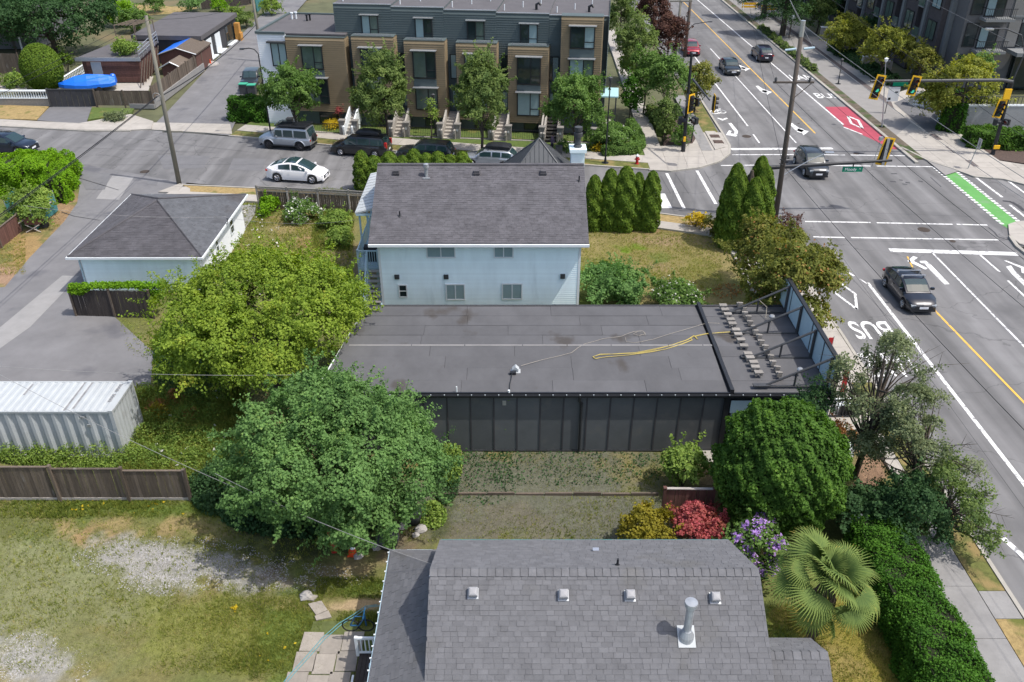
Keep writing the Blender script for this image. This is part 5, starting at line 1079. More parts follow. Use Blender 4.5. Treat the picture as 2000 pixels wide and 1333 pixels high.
        if i == 0:                                 # white corner with the low flat roof
            s0, zq = FP(499, 67); s0 -= sa
            b = MB(); b.box(s0, -.002, .25, 9.2, 0, zq); b.build('corner_wall', mt['white_wall'], h); lap(h, s0, -.02, .248, .3, zq-.1, .17, mt['white_wall'], name='cladding_boards', joined=True, lip=.075)
            b = MB(); b.box(s0-.1, s0+.15, .1, 9.3, zq, zq+.22); b.box(s0+.15, w, 9.05, 9.3, zq, zq+.22); b.box(s0+.15, -.06, .1, .3, zq, zq+.2); b.build('parapet_cap', mt['slate_clad'], h)
            boxpart(h, 'roof', 'flatroof', s0+.15, w, SB if False else .3, 9.05, zq-.05, zq+.08); b = MB(); b.box(0.002, w+.75, SB, 9.2, 0, zq-.06); b.build('wall', mt['tan_clad'], h)
            q0, z1 = FP(526, 84); q1, z0 = FP(556, 131); window(h, q0-sa, -.05, z0, z1, .16, fm='blackmetal', gm='blind', fr=.09); boxpart(h, 'window_canopy', 'darksteel', q0-sa-.2, -.02, -.3, .2, z1+.02, z1+.16)
            for sx, ty in ((s0+1.2, 6.6), (s0+1.5, 6.9), (s0+2.9, 5.9), (s0+3.1, 6.2)): b = MB(); b.cyl((sx, ty, zq+.08), (sx, ty, zq+.6), .09, n=7); b.cyl((sx, ty, zq+.6), (sx, ty, zq+.7), .16, n=7); b.build('vent_pipe', mt['blackmetal'] if sx > s0+2 else mt['trim'], h)
        if i == 5:
            u1 = FP(1190, 30.5, SB)[0]-sa; lap(h, SB-.9, 9, u1-.001, 4.5, 10.4, .2, mt['slate_clad'], name='cladding_boards', out=1, joined=True, ax='y')
            b = MB(); b.box(w+.05, w+1.3, -.5, 2.4, 0, .9); b.build('side_porch', mt['concrete'], h)
            b = MB(); b.prism([(w+.1, .2), (w+1.7, .2), (w+1.7, 3.2), (w+.1, 3.2)], 3.5, 3.62); b.build('awning', mt['awning'], h)
            for q in (w+.3, w+1.5): b = MB(); b.box(q-.06, q+.06, .3, .42, .9 if q < w+1 else 0, 3.5); b.build('awning_post', mt['darksteel'], h)
townhouses()
x, y = G(1091, 312); b = MB(); b.box(-.28, .28, -.3, .3, 0, 1.0); b.box(-.30, .30, -.33, .33, 1.0, 1.08); b.cyl((-.3, .28, .12), (.3, .28, .12), .11)
tag(b.build('wheeled_bin', mt['darksteel'], loc=(x, y, .1)), 'dark grey wheeled bin beside the person at the townhouse stairs', 'bin')

# ================================================================== APARTMENT BLOCK (upper right)
def apartment():
    h = empty('apartment_block', (58, 110, 0), 'dark grey apartment block with balconies behind the boulevard maples', 'building', world=True)
    m1 = mat('apartment_wall', (.125, .125, .13), .85, .08, .8); m2 = mat('apartment_brick', (.085, .075, .078), .9, .18, 3); m3 = mat('apartment_pilaster', (.20, .21, .215), .8, .06, 1)
    X0, Y0, Z1 = 47.2, 93.0, 17.5
    b = MB(); b.box(X0, 84, Y0, 170, 0, Z1); b.build('wall', m1, h)
    b = MB(); b.box(X0-.2, 84.2, Y0-.2, 170.2, Z1, Z1+.4); b.build('roof', mt['flatroof'], h)
    for i in range(11):                            # street side: bays with brick, pilasters, windows
        y = Y0+3.0+i*6.0
        boxpart(h, 'brick_bay', m2, X0-1.1, X0-.002, y, y+3.4, 0, Z1-1.5)
        boxpart(h, 'pilaster', m3, X0-1.35, X0-.004, y+3.402, y+3.85, 0, Z1-.5); boxpart(h, 'pilaster', m3, X0-.5, X0-.004, y-.6, y-.004, 0, Z1-.5)
        for f in range(5):
            z = 1.0+f*3.2
            window(h, y+.6, y+2.8, z, z+2.0, X0-1.12, out=-1, fm='blackmetal', gm=('glass_d', 'glass_g', 'blind')[(i*3+f) % 3], ax='y', fr=.1)
            window(h, y+4.1, y+5.2, z, z+2.2, X0-.02, out=-1, panes=1, fm='blackmetal', gm='glass_d', ax='y', fr=.1)
            if f:
                b = MB(); b.box(X0-1.5, X0-.05, y+3.9, y+5.35, z-.35, z-.2); bl = b.build('balcony', m3, h)
                b = MB(); b.box(X0-1.5, X0-1.44, y+3.9, y+5.35, z-.2, z+.75); b.build('balcony_glass', mt['glass_g'], bl)
    # face towards the crossing
    m4 = mat('apartment_pale', (.20, .197, .19), .85, .06, .8)
    boxpart(h, 'facing_panel', m4, X0+4.7, X0+5.9, Y0-.07, Y0-.003, 4.4, Z1-.3); boxpart(h, 'facing_panel', m4, X0+7.2, X0+12.4, Y0-.07, Y0-.003, 4.4, Z1-.3)
    for i, (xa, xb) in enumerate(((X0+.3, X0+1.6), (X0+6.0, X0+7.1), (X0+12.6, X0+13.7))):
        for f in range(5):
            z = 1.2+f*3.2; window(h, xa, xb, z, z+2.4, Y0-.02, panes=1, fm='blackmetal', gm='glass_d', fr=.09)
            if i == 1: boxpart(h, 'spandrel', m3, xa, xb, Y0-.08, Y0-.01, z+2.45, z+3.15)
    for f in range(1, 5):
        z = 1.0+f*3.2; xs = X0+1.4
        b = MB(); b.box(xs, xs+3.0, Y0-1.5, Y0-.002, z-.25, z); bl = b.build('balcony', m3, h)
        b = MB(); b.box(xs, xs+3.0, Y0-1.5, Y0-1.45, z+.98, z+1.04); b.box(xs, xs+.05, Y0-1.45, Y0-.05, z+.98, z+1.04)
        for k in range(16): b.box(xs+k*.19, xs+k*.19+.03, Y0-1.49, Y0-1.46, z, z+.98)
        b.build('balcony_rail', mt['blackmetal'], bl)
        window(h, xs+.4, xs+2.4, z+.05, z+2.2, Y0-.02, fm='blackmetal', gm=('blind', 'glass_d'), fr=.09)
    boxpart(h, 'string_course', m3, X0+4.6, 84, Y0-.12, Y0-.004, 7.35, 7.55)
    b = MB(); b.box(X0+6.2, 84, Y0-.35, Y0-.004, 0.1, 3.9); b.build('glazed_base', mt['glass_d'], h)
    for k in range(9): boxpart(h, 'mullion', 'darksteel', X0+6.2+k*2.4, X0+6.3+k*2.4, Y0-.40, Y0-.352, .1, 3.9)
    boxpart(h, 'canopy', m3, X0+5, 84, Y0-2.6, Y0-.36, 3.92, 4.3)
    boxpart(h, 'pale_corner', m3, X0+17, 84, Y0-2.2, Y0-.41, 0, 3.7)
apartment()
def garden_walls():
    g = 'pale patio walls along the apartment gardens'
    for i, (px, py, lab) in enumerate(((1616, 80, 'pale patio wall block under the first yellowing maple from the far end'), (1661, 112, 'pale patio wall block left of the lamp post, second from the crossing'), (1698, 140, 'pale patio wall block nearest the lamp post and the street sign'))):
        x, y = G(px, py); o = empty('patio_wall', (x, y, 0), lab, 'wall', g); boxpart(o, 'wall_block', 'concrete', -1.1, .6, -.25, .25, 0, 1.7); boxpart(o, 'wall_return', 'concrete', .605, 2.4, -.2, .2, 0, 1.2); boxpart(o, 'coping', 'trim', -1.15, .65, -.3, .3, 1.7, 1.78)
    x, y = G(1813, 216); o = empty('planter_wall', (x, y, 0), 'grey planter wall with louvre at the apartment entrance', 'wall'); b = MB(); b.prism([(-1.6, 1.2), (-1.0, 2.2), (2.6, -1.4), (1.9, -2.4)], 0, 1.5); b.build('wall', mt['galv'], o)
    for k in range(3): b = MB(); b.prism([(-1.4+.1, .9-.02), (-.3, -.15), (-.33, -.19), (-1.43+.1, .86)], .35+k*.32, .5+k*.32); b.build('louvre', mt['trim'], o)
    x, y = G(1842, 240); o = empty('stone_lantern', (x, y, 0), 'small white entry lantern post by the corner hedge', 'lantern'); b = MB(); b.box(-.5, .5, -.4, .4, 0, 1.7); b.face([(-.6, -.5, 1.7), (.6, -.5, 1.7), (0, 0, 2.2)]); b.face([(.6, -.5, 1.7), (.6, .5, 1.7), (0, 0, 2.2)]); b.face([(.6, .5, 1.7), (-.6, .5, 1.7), (0, 0, 2.2)]); b.face([(-.6, .5, 1.7), (-.6, -.5, 1.7), (0, 0, 2.2)]); b.build('post', mt['trim'], o)
    x, y = G(1890, 268); o = empty('terrace_wall', (x, y, 0), 'long grey terrace wall with railing above the corner hedge', 'wall'); boxpart(o, 'wall', 'galv', -.5, 14, 1.5, 1.8, 0, 2.4)
    b = MB(); b.box(-.5, 14, 1.6, 1.66, 3.2, 3.26)
    for k in range(40): b.box(k*.35, k*.35+.04, 1.61, 1.65, 2.4, 3.2)
    b.build('railing', mt['darksteel'], o); boxpart(o, 'coping', 'trim', -.55, 14, 1.45, 1.85, 2.4, 2.5)
garden_walls()

# ================================================================== UPPER LEFT: garages, sheds, boat, fences, wall
def roofbox(name, label, px, z, wallm, roofm, inset=.35, th=.35, cat='garage'):
    C = [G(x, y, z) for x, y in px]; cx = sum(c[0] for c in C)/4; cy = sum(c[1] for c in C)/4
    o = empty(name, (cx, cy, 0), label, cat, world=True)
    inn = [(cx+(x-cx)*(1-inset/max(abs(x-cx), 1)), cy+(y-cy)*(1-inset/max(abs(y-cy), 1))) for x, y in C]
    b = MB(); b.prism(inn, 0, z-th); b.build('wall', wallm, o); b = MB(); b.prism(C, z-th+.004, z); b.build('roof', roofm, o); return o, C, inn
def upper_left():
    o, C, inn = roofbox('lane_garage', 'long grey garage with flat sloping roof and open doors along the north lane', [(255, 69), (392, 71), (462, 25), (340, 24)], 3.2, mt['membrane_d'], mt['flatroof'], .25, .5)
    a = Vector(inn[1]); c = Vector(inn[2]); d = (c-a).normalized(); ang = math.atan2(d.y, d.x); L = (c-a).length
    for i, (s, w, m) in enumerate(((.12, .14, 'trim'), (.36, .14, 'trim'), (.66, .22, 'glass_d'))):  # last bay stands open: a dark glass sheet paints the shade inside it
        b = MB(); b.box(0, L*w, -.06, .0, .15, 2.3); b.build('garage_door_bay', mt[m], o, loc=tuple(a+d*L*s)+(0,), rz=ang)
        boxpart(o, 'door_sill', 'trim', 0, L*(w+.04), -.5, -.0, .0, .14).location = tuple(a+d*L*s)+(0,); o_ = kids(o)[-1]; o_.rotation_euler[2] = ang
    q = a+d*L*.93; b = MB(); b.box(-.7, .1, -.5, .1, 0, 2.2); b.box(-.9, .1, -.7, -.52, 0, 1.0); b.build('orange_door', mat('orange_plywood', (.45, .22, .05), .7, .2, 2), o, loc=(q.x+.3, q.y, 0), rz=ang)
    o, C, inn = roofbox('deck_garage', 'low brown boarded garage with roof deck, plants and grey railing', [(152, 112), (272, 114), (308, 80), (225, 82)], 2.75, mt['wood_red'], mt['flatroof'], .2, .22, 'garage')
    y = min(C[0][1], C[1][1])
    for k in range(11): b = MB(); b.box(C[0][0]+.9, C[1][0]-.25, y+.14, y+.19, .15+k*.21, .345+k*.21); b.build('board', mt['wood_red'], o)
    boxpart(o, 'door', 'white_metal', C[0][0]+1.4, C[0][0]+2.5, y+.08, y+.135, .1, 2.3); b = MB(); b.box(C[0][0]-.1, C[1][0]+.1, y-.15, y+.0, 2.45, 2.8); b.build('fascia', mt['galv'], o)
    p = Vector((C[1][0], C[1][1])); q = Vector((C[2][0], C[2][1]))
    b = MB()
    for k in range(6): r = p.lerp(q, k/5); b.tube([(r.x, r.y, 2.5), (r.x, r.y, 3.7)], .035, 4)
    for z in (3.1, 3.45, 3.8): b.tube([(p.x, p.y, z), (q.x, q.y, z)], .04, 4)
    b.build('railing', mt['galv'], o)
    b = MB()
    for k in range(7): r = p.lerp(q, k/7-.2); b.tube([(r.x+.1, r.y-.3, .1), (r.x+.1, r.y+1.6, 2.5)], .06, 4)
    b.build('lattice_stair', mt['wood_grey'], o)
    b = MB(); x, y = C[3]; 
    for k in range(6): b.tube([(x+k*.45, y+.6, 2.75+1.7), (x+1.4+k*.45, y+3.0, 2.75+1.9)], .05, 4)
    for k in (0, 5):
        b.tube([(x+k*.45, y+.6, 2.7), (x+k*.45, y+.6, 4.5)], .06, 4); b.tube([(x+1.4+k*.45, y+3.0, 0), (x+1.4+k*.45, y+3.0, 4.7)], .06, 4)
    b.build('pergola', mt['wood_grey'], o)
    # gabled shed with half a blue tarp, and the small shed before it
    def shed(name, label, px, ez, rz_, ry, tarp):
        C = [G(x, y, ez) for x, y in px]; x0, y0 = C[0]; x1 = C[1][0]; y1 = C[2][1]; o = empty(name, ((x0+x1)/2, (y0+y1)/2, 0), label, 'shed', world=True); xm = (x0+x1)/2
        b = MB(); b.box(x0+.15, x1-.15, y0+.15, y1-.1, 0, ez-.02); b.face([(x0+.15, y0+.15, ez-.02), (x1-.15, y0+.15, ez-.02), (xm, y0+.15, rz_-.1)]); b.build('wall', mt['wood_red'], o)
        for s, xx in ((0, x0), (1, x1)):
            b = MB(); b.face([(xm, y0, rz_), (xm, y1, rz_), (xx, y1, ez), (xx, y0, ez)]); b.face([(xm, y0, rz_-.1), (xm, y1, rz_-.1), (xx, y1, ez-.1), (xx, y0, ez-.1)]); b.face([(xm, y0, rz_), (xx, y0, ez), (xx, y0, ez-.1), (xm, y0, rz_-.1)]); b.build('roof', mt['tarp'] if tarp and s == 0 else mt['wood_grey'], o)
        b = MB(); b.tube([(x0, y0-.03, ez-.05), (xm, y0-.03, rz_-.05), (x1, y0-.03, ez-.05)], .07, 4); b.build('barge_board', mt['galv'], o); return o
    shed('tarped_shed', 'red brown shed with one roof slope under a blue tarp', [(308, 106), (376, 111), (388, 84)], 2.3, 3.0, 0, True)
    o = shed('small_shed', 'smallest red brown shed with grey boarded roof by the lane fence', [(312, 132), (352, 134), (364, 114)], 1.6, 2.2, 0, False)
    # boundary: timber fence on a concrete base, dark gate, balustrade
    a = G(190, 211); c = G(302, 212); e = G(398, 138)
    ba = empty('base_wall', (*c, 0), 'low concrete wall under the dark timber fence at the lane corner', 'wall', world=True)
    b = MB(); b.prism([(a[0]+3.4, a[1]-.2), (c[0]+.1, c[1]-.2), (c[0]+.1, c[1]+.05), (a[0]+3.4, a[1]+.05)], 0, .45); d = (Vector(e)-Vector(c)).normalized(); n = Vector((-d.y, d.x))*.15
    b.prism([tuple(Vector(c)-n), tuple(Vector(e)-n), tuple(Vector(e)+n), tuple(Vector(c)+n)], 0, .85); b.build('wall', mt['old_walk'], ba)
    board_fence('timber_fence', 'dark weathered timber fence facing the street beside the dark gate', a, c, 1.7, 'wood_grey', bw=.2, z0=.25, rail=False)
    f = board_fence('timber_fence', 'dark weathered timber fence running up the north lane on a concrete base', c, e, 2.15, 'wood_grey', bw=.22, z0=.85, rail=False)
    o = empty('driveway_gate', (*G(100, 210), 0), 'dark slatted driveway gate in front of the tarped boat', 'gate', world=True)
    g0 = G(102, 210); g1 = G(188, 211); n = 8
    for k in range(n): b = MB(); xa = g0[0]+(g1[0]-g0[0])*k/n; b.box(xa+.02, xa+(g1[0]-g0[0])/n-.02, g0[1]-.03, g0[1]+.03, .1, 1.75); b.build('gate_panel', mt['membrane_d'], o)
    b = MB(); b.box(g0[0]-.15, g0[0], g0[1]-.1, g0[1]+.1, 0, 1.9); b.box(g1[0], g1[0]+.12, g0[1]-.1, g0[1]+.1, 0, 1.9); b.box(g0[0], g1[0], g0[1]-.06, g0[1]+.06, 1.75, 1.83); b.build('gate_frame', mt['darksteel'], o)
    o = empty('balustrade_wall', (*G(40, 208), 0), 'pale balustrade on a grey block wall by the trimmed round bush', 'wall', world=True)
    w0 = G(-60, 207); w1 = G(100, 209); b = MB(); b.box(w0[0], w1[0], w0[1]-.12, w0[1]+.12, 0, .75); b.build('block_wall', mt['brick_stone'], o)
    b = MB(); b.box(w0[0], w1[0], w0[1]-.16, w0[1]+.16, 1.45, 1.58); b.box(w0[0], w1[0], w0[1]-.15, w0[1]+.15, .752, .82); b.build('hand_rail', mt['trim'], o)
    nb = 34; me = None
    for k in range(nb):
        if me is None: b = MB(); b.lathe([(.06, 0), (.09, .15), (.04, .35), (.07, .5), (.07, .62)], n=6); me = b.mesh('baluster', mt['trim'])
        link('baluster', me, o, (w0[0]+(w1[0]-w0[0])*(k+.5)/nb, w0[1], .82))
    o = empty('garden_balustrade', (*G(140, 150), 0), 'white garden balustrade running behind the tarped boat', 'balustrade', world=True)
    p = Vector(G(112, 180)); q = Vector(G(168, 150)); b = MB(); b.tube([(p.x, p.y, 1.0), (q.x, q.y, 1.3)], .09, 4); b.tube([(p.x, p.y, .15), (q.x, q.y, .45)], .09, 4); b.build('hand_rail', mt['trim'], o)
    for k in range(18): r = p.lerp(q, (k+.5)/18); link('baluster', me, o, (r.x, r.y, .25+.3*k/18))
    # boat on its trailer under the tarp
    o = empty('tarped_boat', (*G(180, 178), 0), 'boat on a trailer wrapped in a bright blue tarp behind the gate', 'boat', rz=.30)
    st = [(-3.1, .05, .75, .95), (-2.5, .55, .7, 1.25), (-1.4, .95, .65, 1.6), (-.2, 1.1, .62, 1.75), (1.0, 1.1, .62, 1.65), (2.0, 1.0, .65, 1.5), (2.6, .8, .75, 1.35)]
    V = []; n = 9
    for x, w, zb, zt in st:
        for k in range(n):
            t = -1+2*k/(n-1); ztop = zb+.25+(zt-zb-.25)*(1-abs(t)**1.6); V.append((x, w*(t if abs(t) < .99 else t*1.0), ztop+.09*math.sin(x*4.3+k*2.2)*(1-abs(t)**2)+.05*math.sin(x*9-k*3)))
    Fq = [(i*n+k, (i+1)*n+k, (i+1)*n+k+1, i*n+k+1) for i in range(len(st)-1) for k in range(n-1)]
    b = MB(); b.v = V+[(x, w*s, zb-.1) for x, w, zb, zt in st for s in (-1, 1)]; b.f = Fq; b.m = [0]*len(Fq); B0 = len(V)
    for i in range(len(st)-1):
        b.f += [(i*n, B0+2*i, B0+2*i+2, (i+1)*n), (i*n+n-1, (i+1)*n+n-1, B0+2*i+3, B0+2*i+1)]; b.m += [0, 0]
    e = (len(st)-1)*n; b.f.append(tuple(range(e, e+n))+(B0+2*len(st)-1, B0+2*len(st)-2)); b.m.append(0)
    b.build('tarp', mt['tarp'], o)
    b = MB(); b.v = [(x*.99, w*s*.93, z) for x, w, zb, zt in st for s, z in ((-1, zb+.05), (0, zb-.45), (1, zb+.05))]; b.f = [(i*3+k, i*3+3+k, i*3+4+k, i*3+1+k) for i in range(len(st)-1) for k in (0, 1)]; b.m = [0]*len(b.f); b.build('hull', mt['white_metal'], o)
    b = MB(); b.lathe([(.05, -.2), (.30, -.1), (.30, .22), (.18, .36), (.02, .38)], (2.35, .1, 1.25), 8); b.build('motor_cover', mt['tarp'], o)
    b = MB(); b.tube([(-3.6, 0, .4), (-2.6, 0, .42), (2.2, .6, .42)], .06, 4); b.tube([(-2.6, 0, .42), (2.2, -.6, .42)], .06, 4); b.build('trailer', mt['galv'], o)
    for s in (-1, 1): b = MB(); b.cyl((.9, s*.95, .32), (.9, s*1.15, .32), .32, n=12); b.build('wheel', mt['tyre'], o)
    for px, py, lab, m in ((245, 153, 'pale folding chair left of the table on the patio by the boat', 'wood_pale'),):
        x, y = G(px, py); o = empty('patio_chair', (x, y, 0), lab, 'chair'); boxpart(o, 'seat', m, -.25, .25, -.25, .25, .42, .47); boxpart(o, 'backrest', m, -.25, .25, .22, .27, .5, .95)
        for sx in (-.22, .22):
            for sy in (-.22, .22): boxpart(o, 'leg', 'darksteel', sx-.02, sx+.02, sy-.02, sy+.02, 0, .42)
    x, y = G(262, 158); o = empty('patio_table', (x, y, 0), 'small cluttered patio table with a pale cushion by the boat', 'table'); b = MB(); b.lathe([(.55, .68), (.55, .72), (.02, .722)], n=12); b.build('table_top', mt['darksteel'], o)
    for a in range(3): b = MB(); b.tube([(.4*math.cos(a*2.1), .4*math.sin(a*2.1), 0), (.1*math.cos(a*2.1), .1*math.sin(a*2.1), .68)], .03, 4); b.build('leg', mt['darksteel'], o)
    b = MB(); b.lathe([(.3, .725), (.36, .80), (.25, .88), (.02, .9)], n=10); b.build('cushion', mat('cream_cushion', (.62, .50, .34), .9), o, smooth=True)
    flat('patio', Gs([(225, 150), (300, 150), (290, 178), (200, 178)]), .03, mt['concrete'], kind='structure')
    x, y = G(412, 129); b = MB(); b.lathe([(.2, 0), (.2, .04), (.15, .05), (.04, .68), (.02, .7)], n=10); o = empty('traffic_cone', (x, y, .05), 'orange traffic cone by the gravel heap at the north lane fence end', 'cone'); b.build('cone_body', mt['orange'], o)
    b = MB(); x, y = G(406, 127); b.lathe([(1.5, 0), (1.0, .25), (.4, .4), (.02, .42)], n=12); tag(b.build('gravel_heap', mt['stone'], loc=(x, y, 0), smooth=True), 'low pale gravel heap beside the lane fence end', 'gravel heap')
    x, y = G(12, 120); o = empty('porch_house', (-62, 113, 0), 'dark grey house with porch at the upper left edge beside the big tree', 'house', world=True)
    b = MB(); b.box(-80, -60.5, 112, 124, 0, 7.5); b.build('wall', mat('grey_house_wall', (.12, .125, .13), .85, .1, 1), o); b = MB(); b.box(-81, -59.8, 108.6, 125, 7.5, 7.9); b.build('roof', mt['shingle_d'], o)
    b = MB(); b.box(-80, -60.8, 109, 111.99, 3.0, 3.3); b.build('porch_floor', mt['wood_grey'], o); window(o, -66, -63, 4.3, 6.4, 111.98, fm='trim', gm='glass_d', fr=.15)
    b = MB(); b.box(-80, -60.8, 109, 109.08, 4.2, 4.3); b.box(-60.95, -60.8, 109, 109.15, 0, 7.5); b.build('porch_rail', mt['trim'], o)
    for k in range(40): boxpart(o, 'baluster', 'trim', -72+k*.28, -71.95+k*.28, 109.02, 109.06, 3.3, 4.2)
    board_fence('plank_fence', 'grey plank fence behind the trimmed round bush', G(-40, 142), G(44, 144), 2.2, 'wood_grey', bw=.3, rail=False)
    flat('garden_walk', Gs([(-30, 168), (52, 170), (54, 178), (-30, 176)]), .03, mt['concrete'], kind='structure')
    flat('upper_garden', Gs([(262, 8), (390, 14), (350, 24), (280, 30)]), -.1, grassdry, kind='structure')
    board_fence('lane_screen', 'green screened fence along the far end of the north lane', G(502, 26), G(526, -6), 1.9, 'plastic_teal', bw=.5, rail=False)
    board_fence('yard_fence', 'tall dark back yard fence beyond the grey lane garage', G(395, 18), G(490, 8), 2.4, 'wood_dark', bw=.3, rail=False)
upper_left()
# ================================================================== VEHICLES
def interp(x, pts):
    if pts[0][0] > pts[-1][0]: pts = pts[::-1]
    if x <= pts[0][0]: return pts[0][1]
    for (a, va), (c, vc) in zip(pts[:-1], pts[1:]):
        if x <= c: t = (x-a)/(c-a); return va+(vc-va)*t
    return pts[-1][1]
def car(name, label, loc, rz, L, Wd, H, pm, belt, roofl, wheelb, wr=.33, clear=.22, boxy=0.0, wins=((.0, 1),), roof_m=None, rimm='rim', rack=None, box=False, tumble=.80, group=None, spare=False, trimm=None, cat='car', plate=True, red_up=False):
    """x forward. belt: (x,z) hood / belt / deck line; roofl: cowl, roof front, roof rear, tail base as (x,z)."""
    o = empty(name, loc, label, cat, group, rz=rz)
    w = Wd/2; f, r = L/2, -L/2; xf, xr = wheelb/2+.05, -wheelb/2+.02
    xs = sorted(set([r, r+.06, r+.22, r+.5, f-.5, f-.25, f-.08, f, 0, xr*.5, xf*.5]+[c+k*wr*1.14 for c in (xf, xr) for k in (-1, -.999, -.8, -.5, 0, .5, .8, .999, 1)]))
    xs = [x for x in xs if r <= x <= f]
    def hw(x):
        e = min(f-x, x-r); k = max(0, 1-e/.75); return w*(1-(.22-.15*boxy)*k*k)
    def zb(x):
        base = clear+(.10*max(0, 1-min(f-x, x-r)/.5))
        for c in (xf, xr):
            d = abs(x-c)
            if d < wr*1.139: base = max(base, wr+math.sqrt((wr*1.14)**2-d*d)-.02)
        return base
    V = []; n = 11
    for x in xs:
        h = hw(x); z0 = zb(x); z1 = interp(x, belt); e = min(f-x, x-r)
        if e < .01: z1 = z1-.06
        sh = .90-.05*(1-boxy)
        z0 = min(z0, z1-.12)
        prof = [(0, z0), (.80*h, z0), (.97*h, z0+.03), (1.0*h, z0+(z1-z0)*.35), (.985*h, z0+(z1-z0)*.72), (.95*h, z1-.05), (sh*h, z1), (.5*h, z1+.025), (0, z1+.035)]
        V.append(prof)
    b = MB(); m = len(V[0])
    for s in (1, -1):
        base = len(b.v)
        for x, p in zip(xs, V): b.v += [(x, y*s, z) for y, z in p]
        for i in range(len(xs)-1):
            for k in range(m-1):
                q = (base+i*m+k, base+i*m+k+1, base+(i+1)*m+k+1, base+(i+1)*m+k)
                b.f.append(q if s < 0 else q[::-1]); b.m.append(0)
        for e in (0, len(xs)-1):
            b.f.append(tuple(base+e*m+k for k in range(m))); b.m.append(0)
    # greenhouse (pillars and roof skin)
    (c0, cz), (c1, rz1), (c2, rz2), (c3, tz) = roofl
    wb = lambda x: hw(x)*.93; wt = w*tumble
    gx = [c0, c0+(c1-c0)*.5, c1, c1+(c2-c1)*.33, c1+(c2-c1)*.67, c2, c2+(c3-c2)*.5, c3]
    def top(x): return interp(x, [(c0, cz), ((c0+c1)/2, (cz+rz1)/2+.05*(1-boxy)), (c1, rz1), ((c1+c2)/2, H), (c2, rz2), ((c2+c3)/2, (rz2+tz)/2+.06*(1-boxy)), (c3, tz)])
    def tw(x): return interp(x, [(c0, wb(c0)*.86), (c1, wt), (c2, wt*.98), (c3, wb(c3)*.86)])
    base = len(b.v); gp = 7
    for x in gx:
        zbx = interp(x, belt)-.02; zt = max(top(x), zbx+.01); t = tw(x)
        b.v += [(x, -wb(x), zbx), (x, -(t+(wb(x)-t)*.12), zt-(zt-zbx)*.12), (x, -t*.93, zt-.012), (x, 0, zt+.02*min(1, (zt-zbx)*3)), (x, t*.93, zt-.012), (x, t+(wb(x)-t)*.12, zt-(zt-zbx)*.12), (x, wb(x), zbx)]
    for i in range(len(gx)-1):
        for k in range(gp-1): b.f.append((base+i*gp+k, base+(i+1)*gp+k, base+(i+1)*gp+k+1, base+i*gp+k+1)); b.m.append(0)
    for e in (0, len(gx)-1): b.f.append(tuple(base+e*gp+k for k in range(gp))); b.m.append(0)
    body = b.build('body', pm, o)
    me = body.data; me.polygons.foreach_set('use_smooth', [True]*len(me.polygons))
    try: me.set_sharp_from_angle(angle=R(38))
    except Exception: pass
    G_ = mt['car_glass']
    def pane(nm, pts):
        q = MB(); q.face(pts); q.build(nm, G_, o)
    def surf(x, s, t): # side ruled surface
        zbx = interp(x, belt)-.02; zt = max(top(x), zbx+.01); ww = wb(x)+(tw(x)-wb(x))*t*.88
        return (x, s*(ww+.012), zbx+(zt-zbx)*.88*t)
    for (a, c) in wins:
        for s in (1, -1):
            bt = []; tp = []
            for k in range(6):
                x = a+(c-a)*k/5; zbx = interp(x, belt)
                if top(x)-zbx > .10: bt.append(surf(x, s, .12)); tp.append(surf(x, s, .93))
            if len(bt) > 1:
                q = MB(); 
                for k in range(len(bt)-1): q.quad(bt[k], bt[k+1], tp[k+1], tp[k])
                q.build('side_window', G_, o)
    def across(xa, xb, k0, k1, nm, nrm):
        q = MB(); rows = []
        for i in range(7):
            x = xa+(xb-xa)*(k0+(k1-k0)*i/6); t = tw(x)*.90; zbx = interp(x, belt)-.02; zt = max(top(x), zbx+.01); cr = .02*min(1, (zt-zbx)*3)
            rows.append([(x, y*t, zt+.016+cr*(1-y*y)) for y in (-.97, -.5, 0, .5, .97)])
        for A, B in zip(rows[:-1], rows[1:]):
            for k in range(4): q.quad(A[k], A[k+1], B[k+1], B[k])
        q.build(nm, G_, o, smooth=True)
    across(c0, c1, .06, .93, 'windscreen', 1); across(c2, c3, .08, .88 if c3 < c2-.15 else .7, 'rear_window', 1)
    if roof_m:
        q = MB()
        for i in range(8):
            xa = c1-.05+(c2-c1+.1)*i/8; xb = c1-.05+(c2-c1+.1)*(i+1)/8
            P_ = [[(x, y*tw(x)*.90, top(x)+.017+.02*(1-y*y)) for y in (-.98, -.5, 0, .5, .98)] for x in (xa, xb)]
            for k in range(4): q.quad(P_[0][k], P_[0][k+1], P_[1][k+1], P_[1][k])
        q.build('roof_panel', roof_m, o, smooth=True)
    for c in (xf, xr):
        for s in (1, -1):
            q = MB(); q.tube([(0, 0, 0), (0, s*.05, 0), (0, s*.2, 0), (0, s*.23, 0)], [wr*.94, wr, wr, wr*.9], 18); wv = q.build('wheel', mt['tyre'], o, loc=(c, s*(w-.215), wr), smooth=False)
            q = MB(); q.cyl((0, s*.228, 0), (0, s*.234, 0), wr*.64, wr*.60, 14); rm = q.build('rim', mt['rim_d'], wv)
            q = MB()
            for k in range(5):
                a = k*2*math.pi/5; q.tube([(0, s*.238, 0), (math.cos(a)*wr*.60, s*.238, math.sin(a)*wr*.60)], .045, 4)
            q.tube([(math.cos(a)*wr*.60, s*.237, math.sin(a)*wr*.60) for a in np.linspace(0, 2*math.pi, 15)], .02, 4); q.build('spoke', mt[rimm], wv)
    zh = interp(f-.25, belt); zt_ = interp(r+.1, belt)
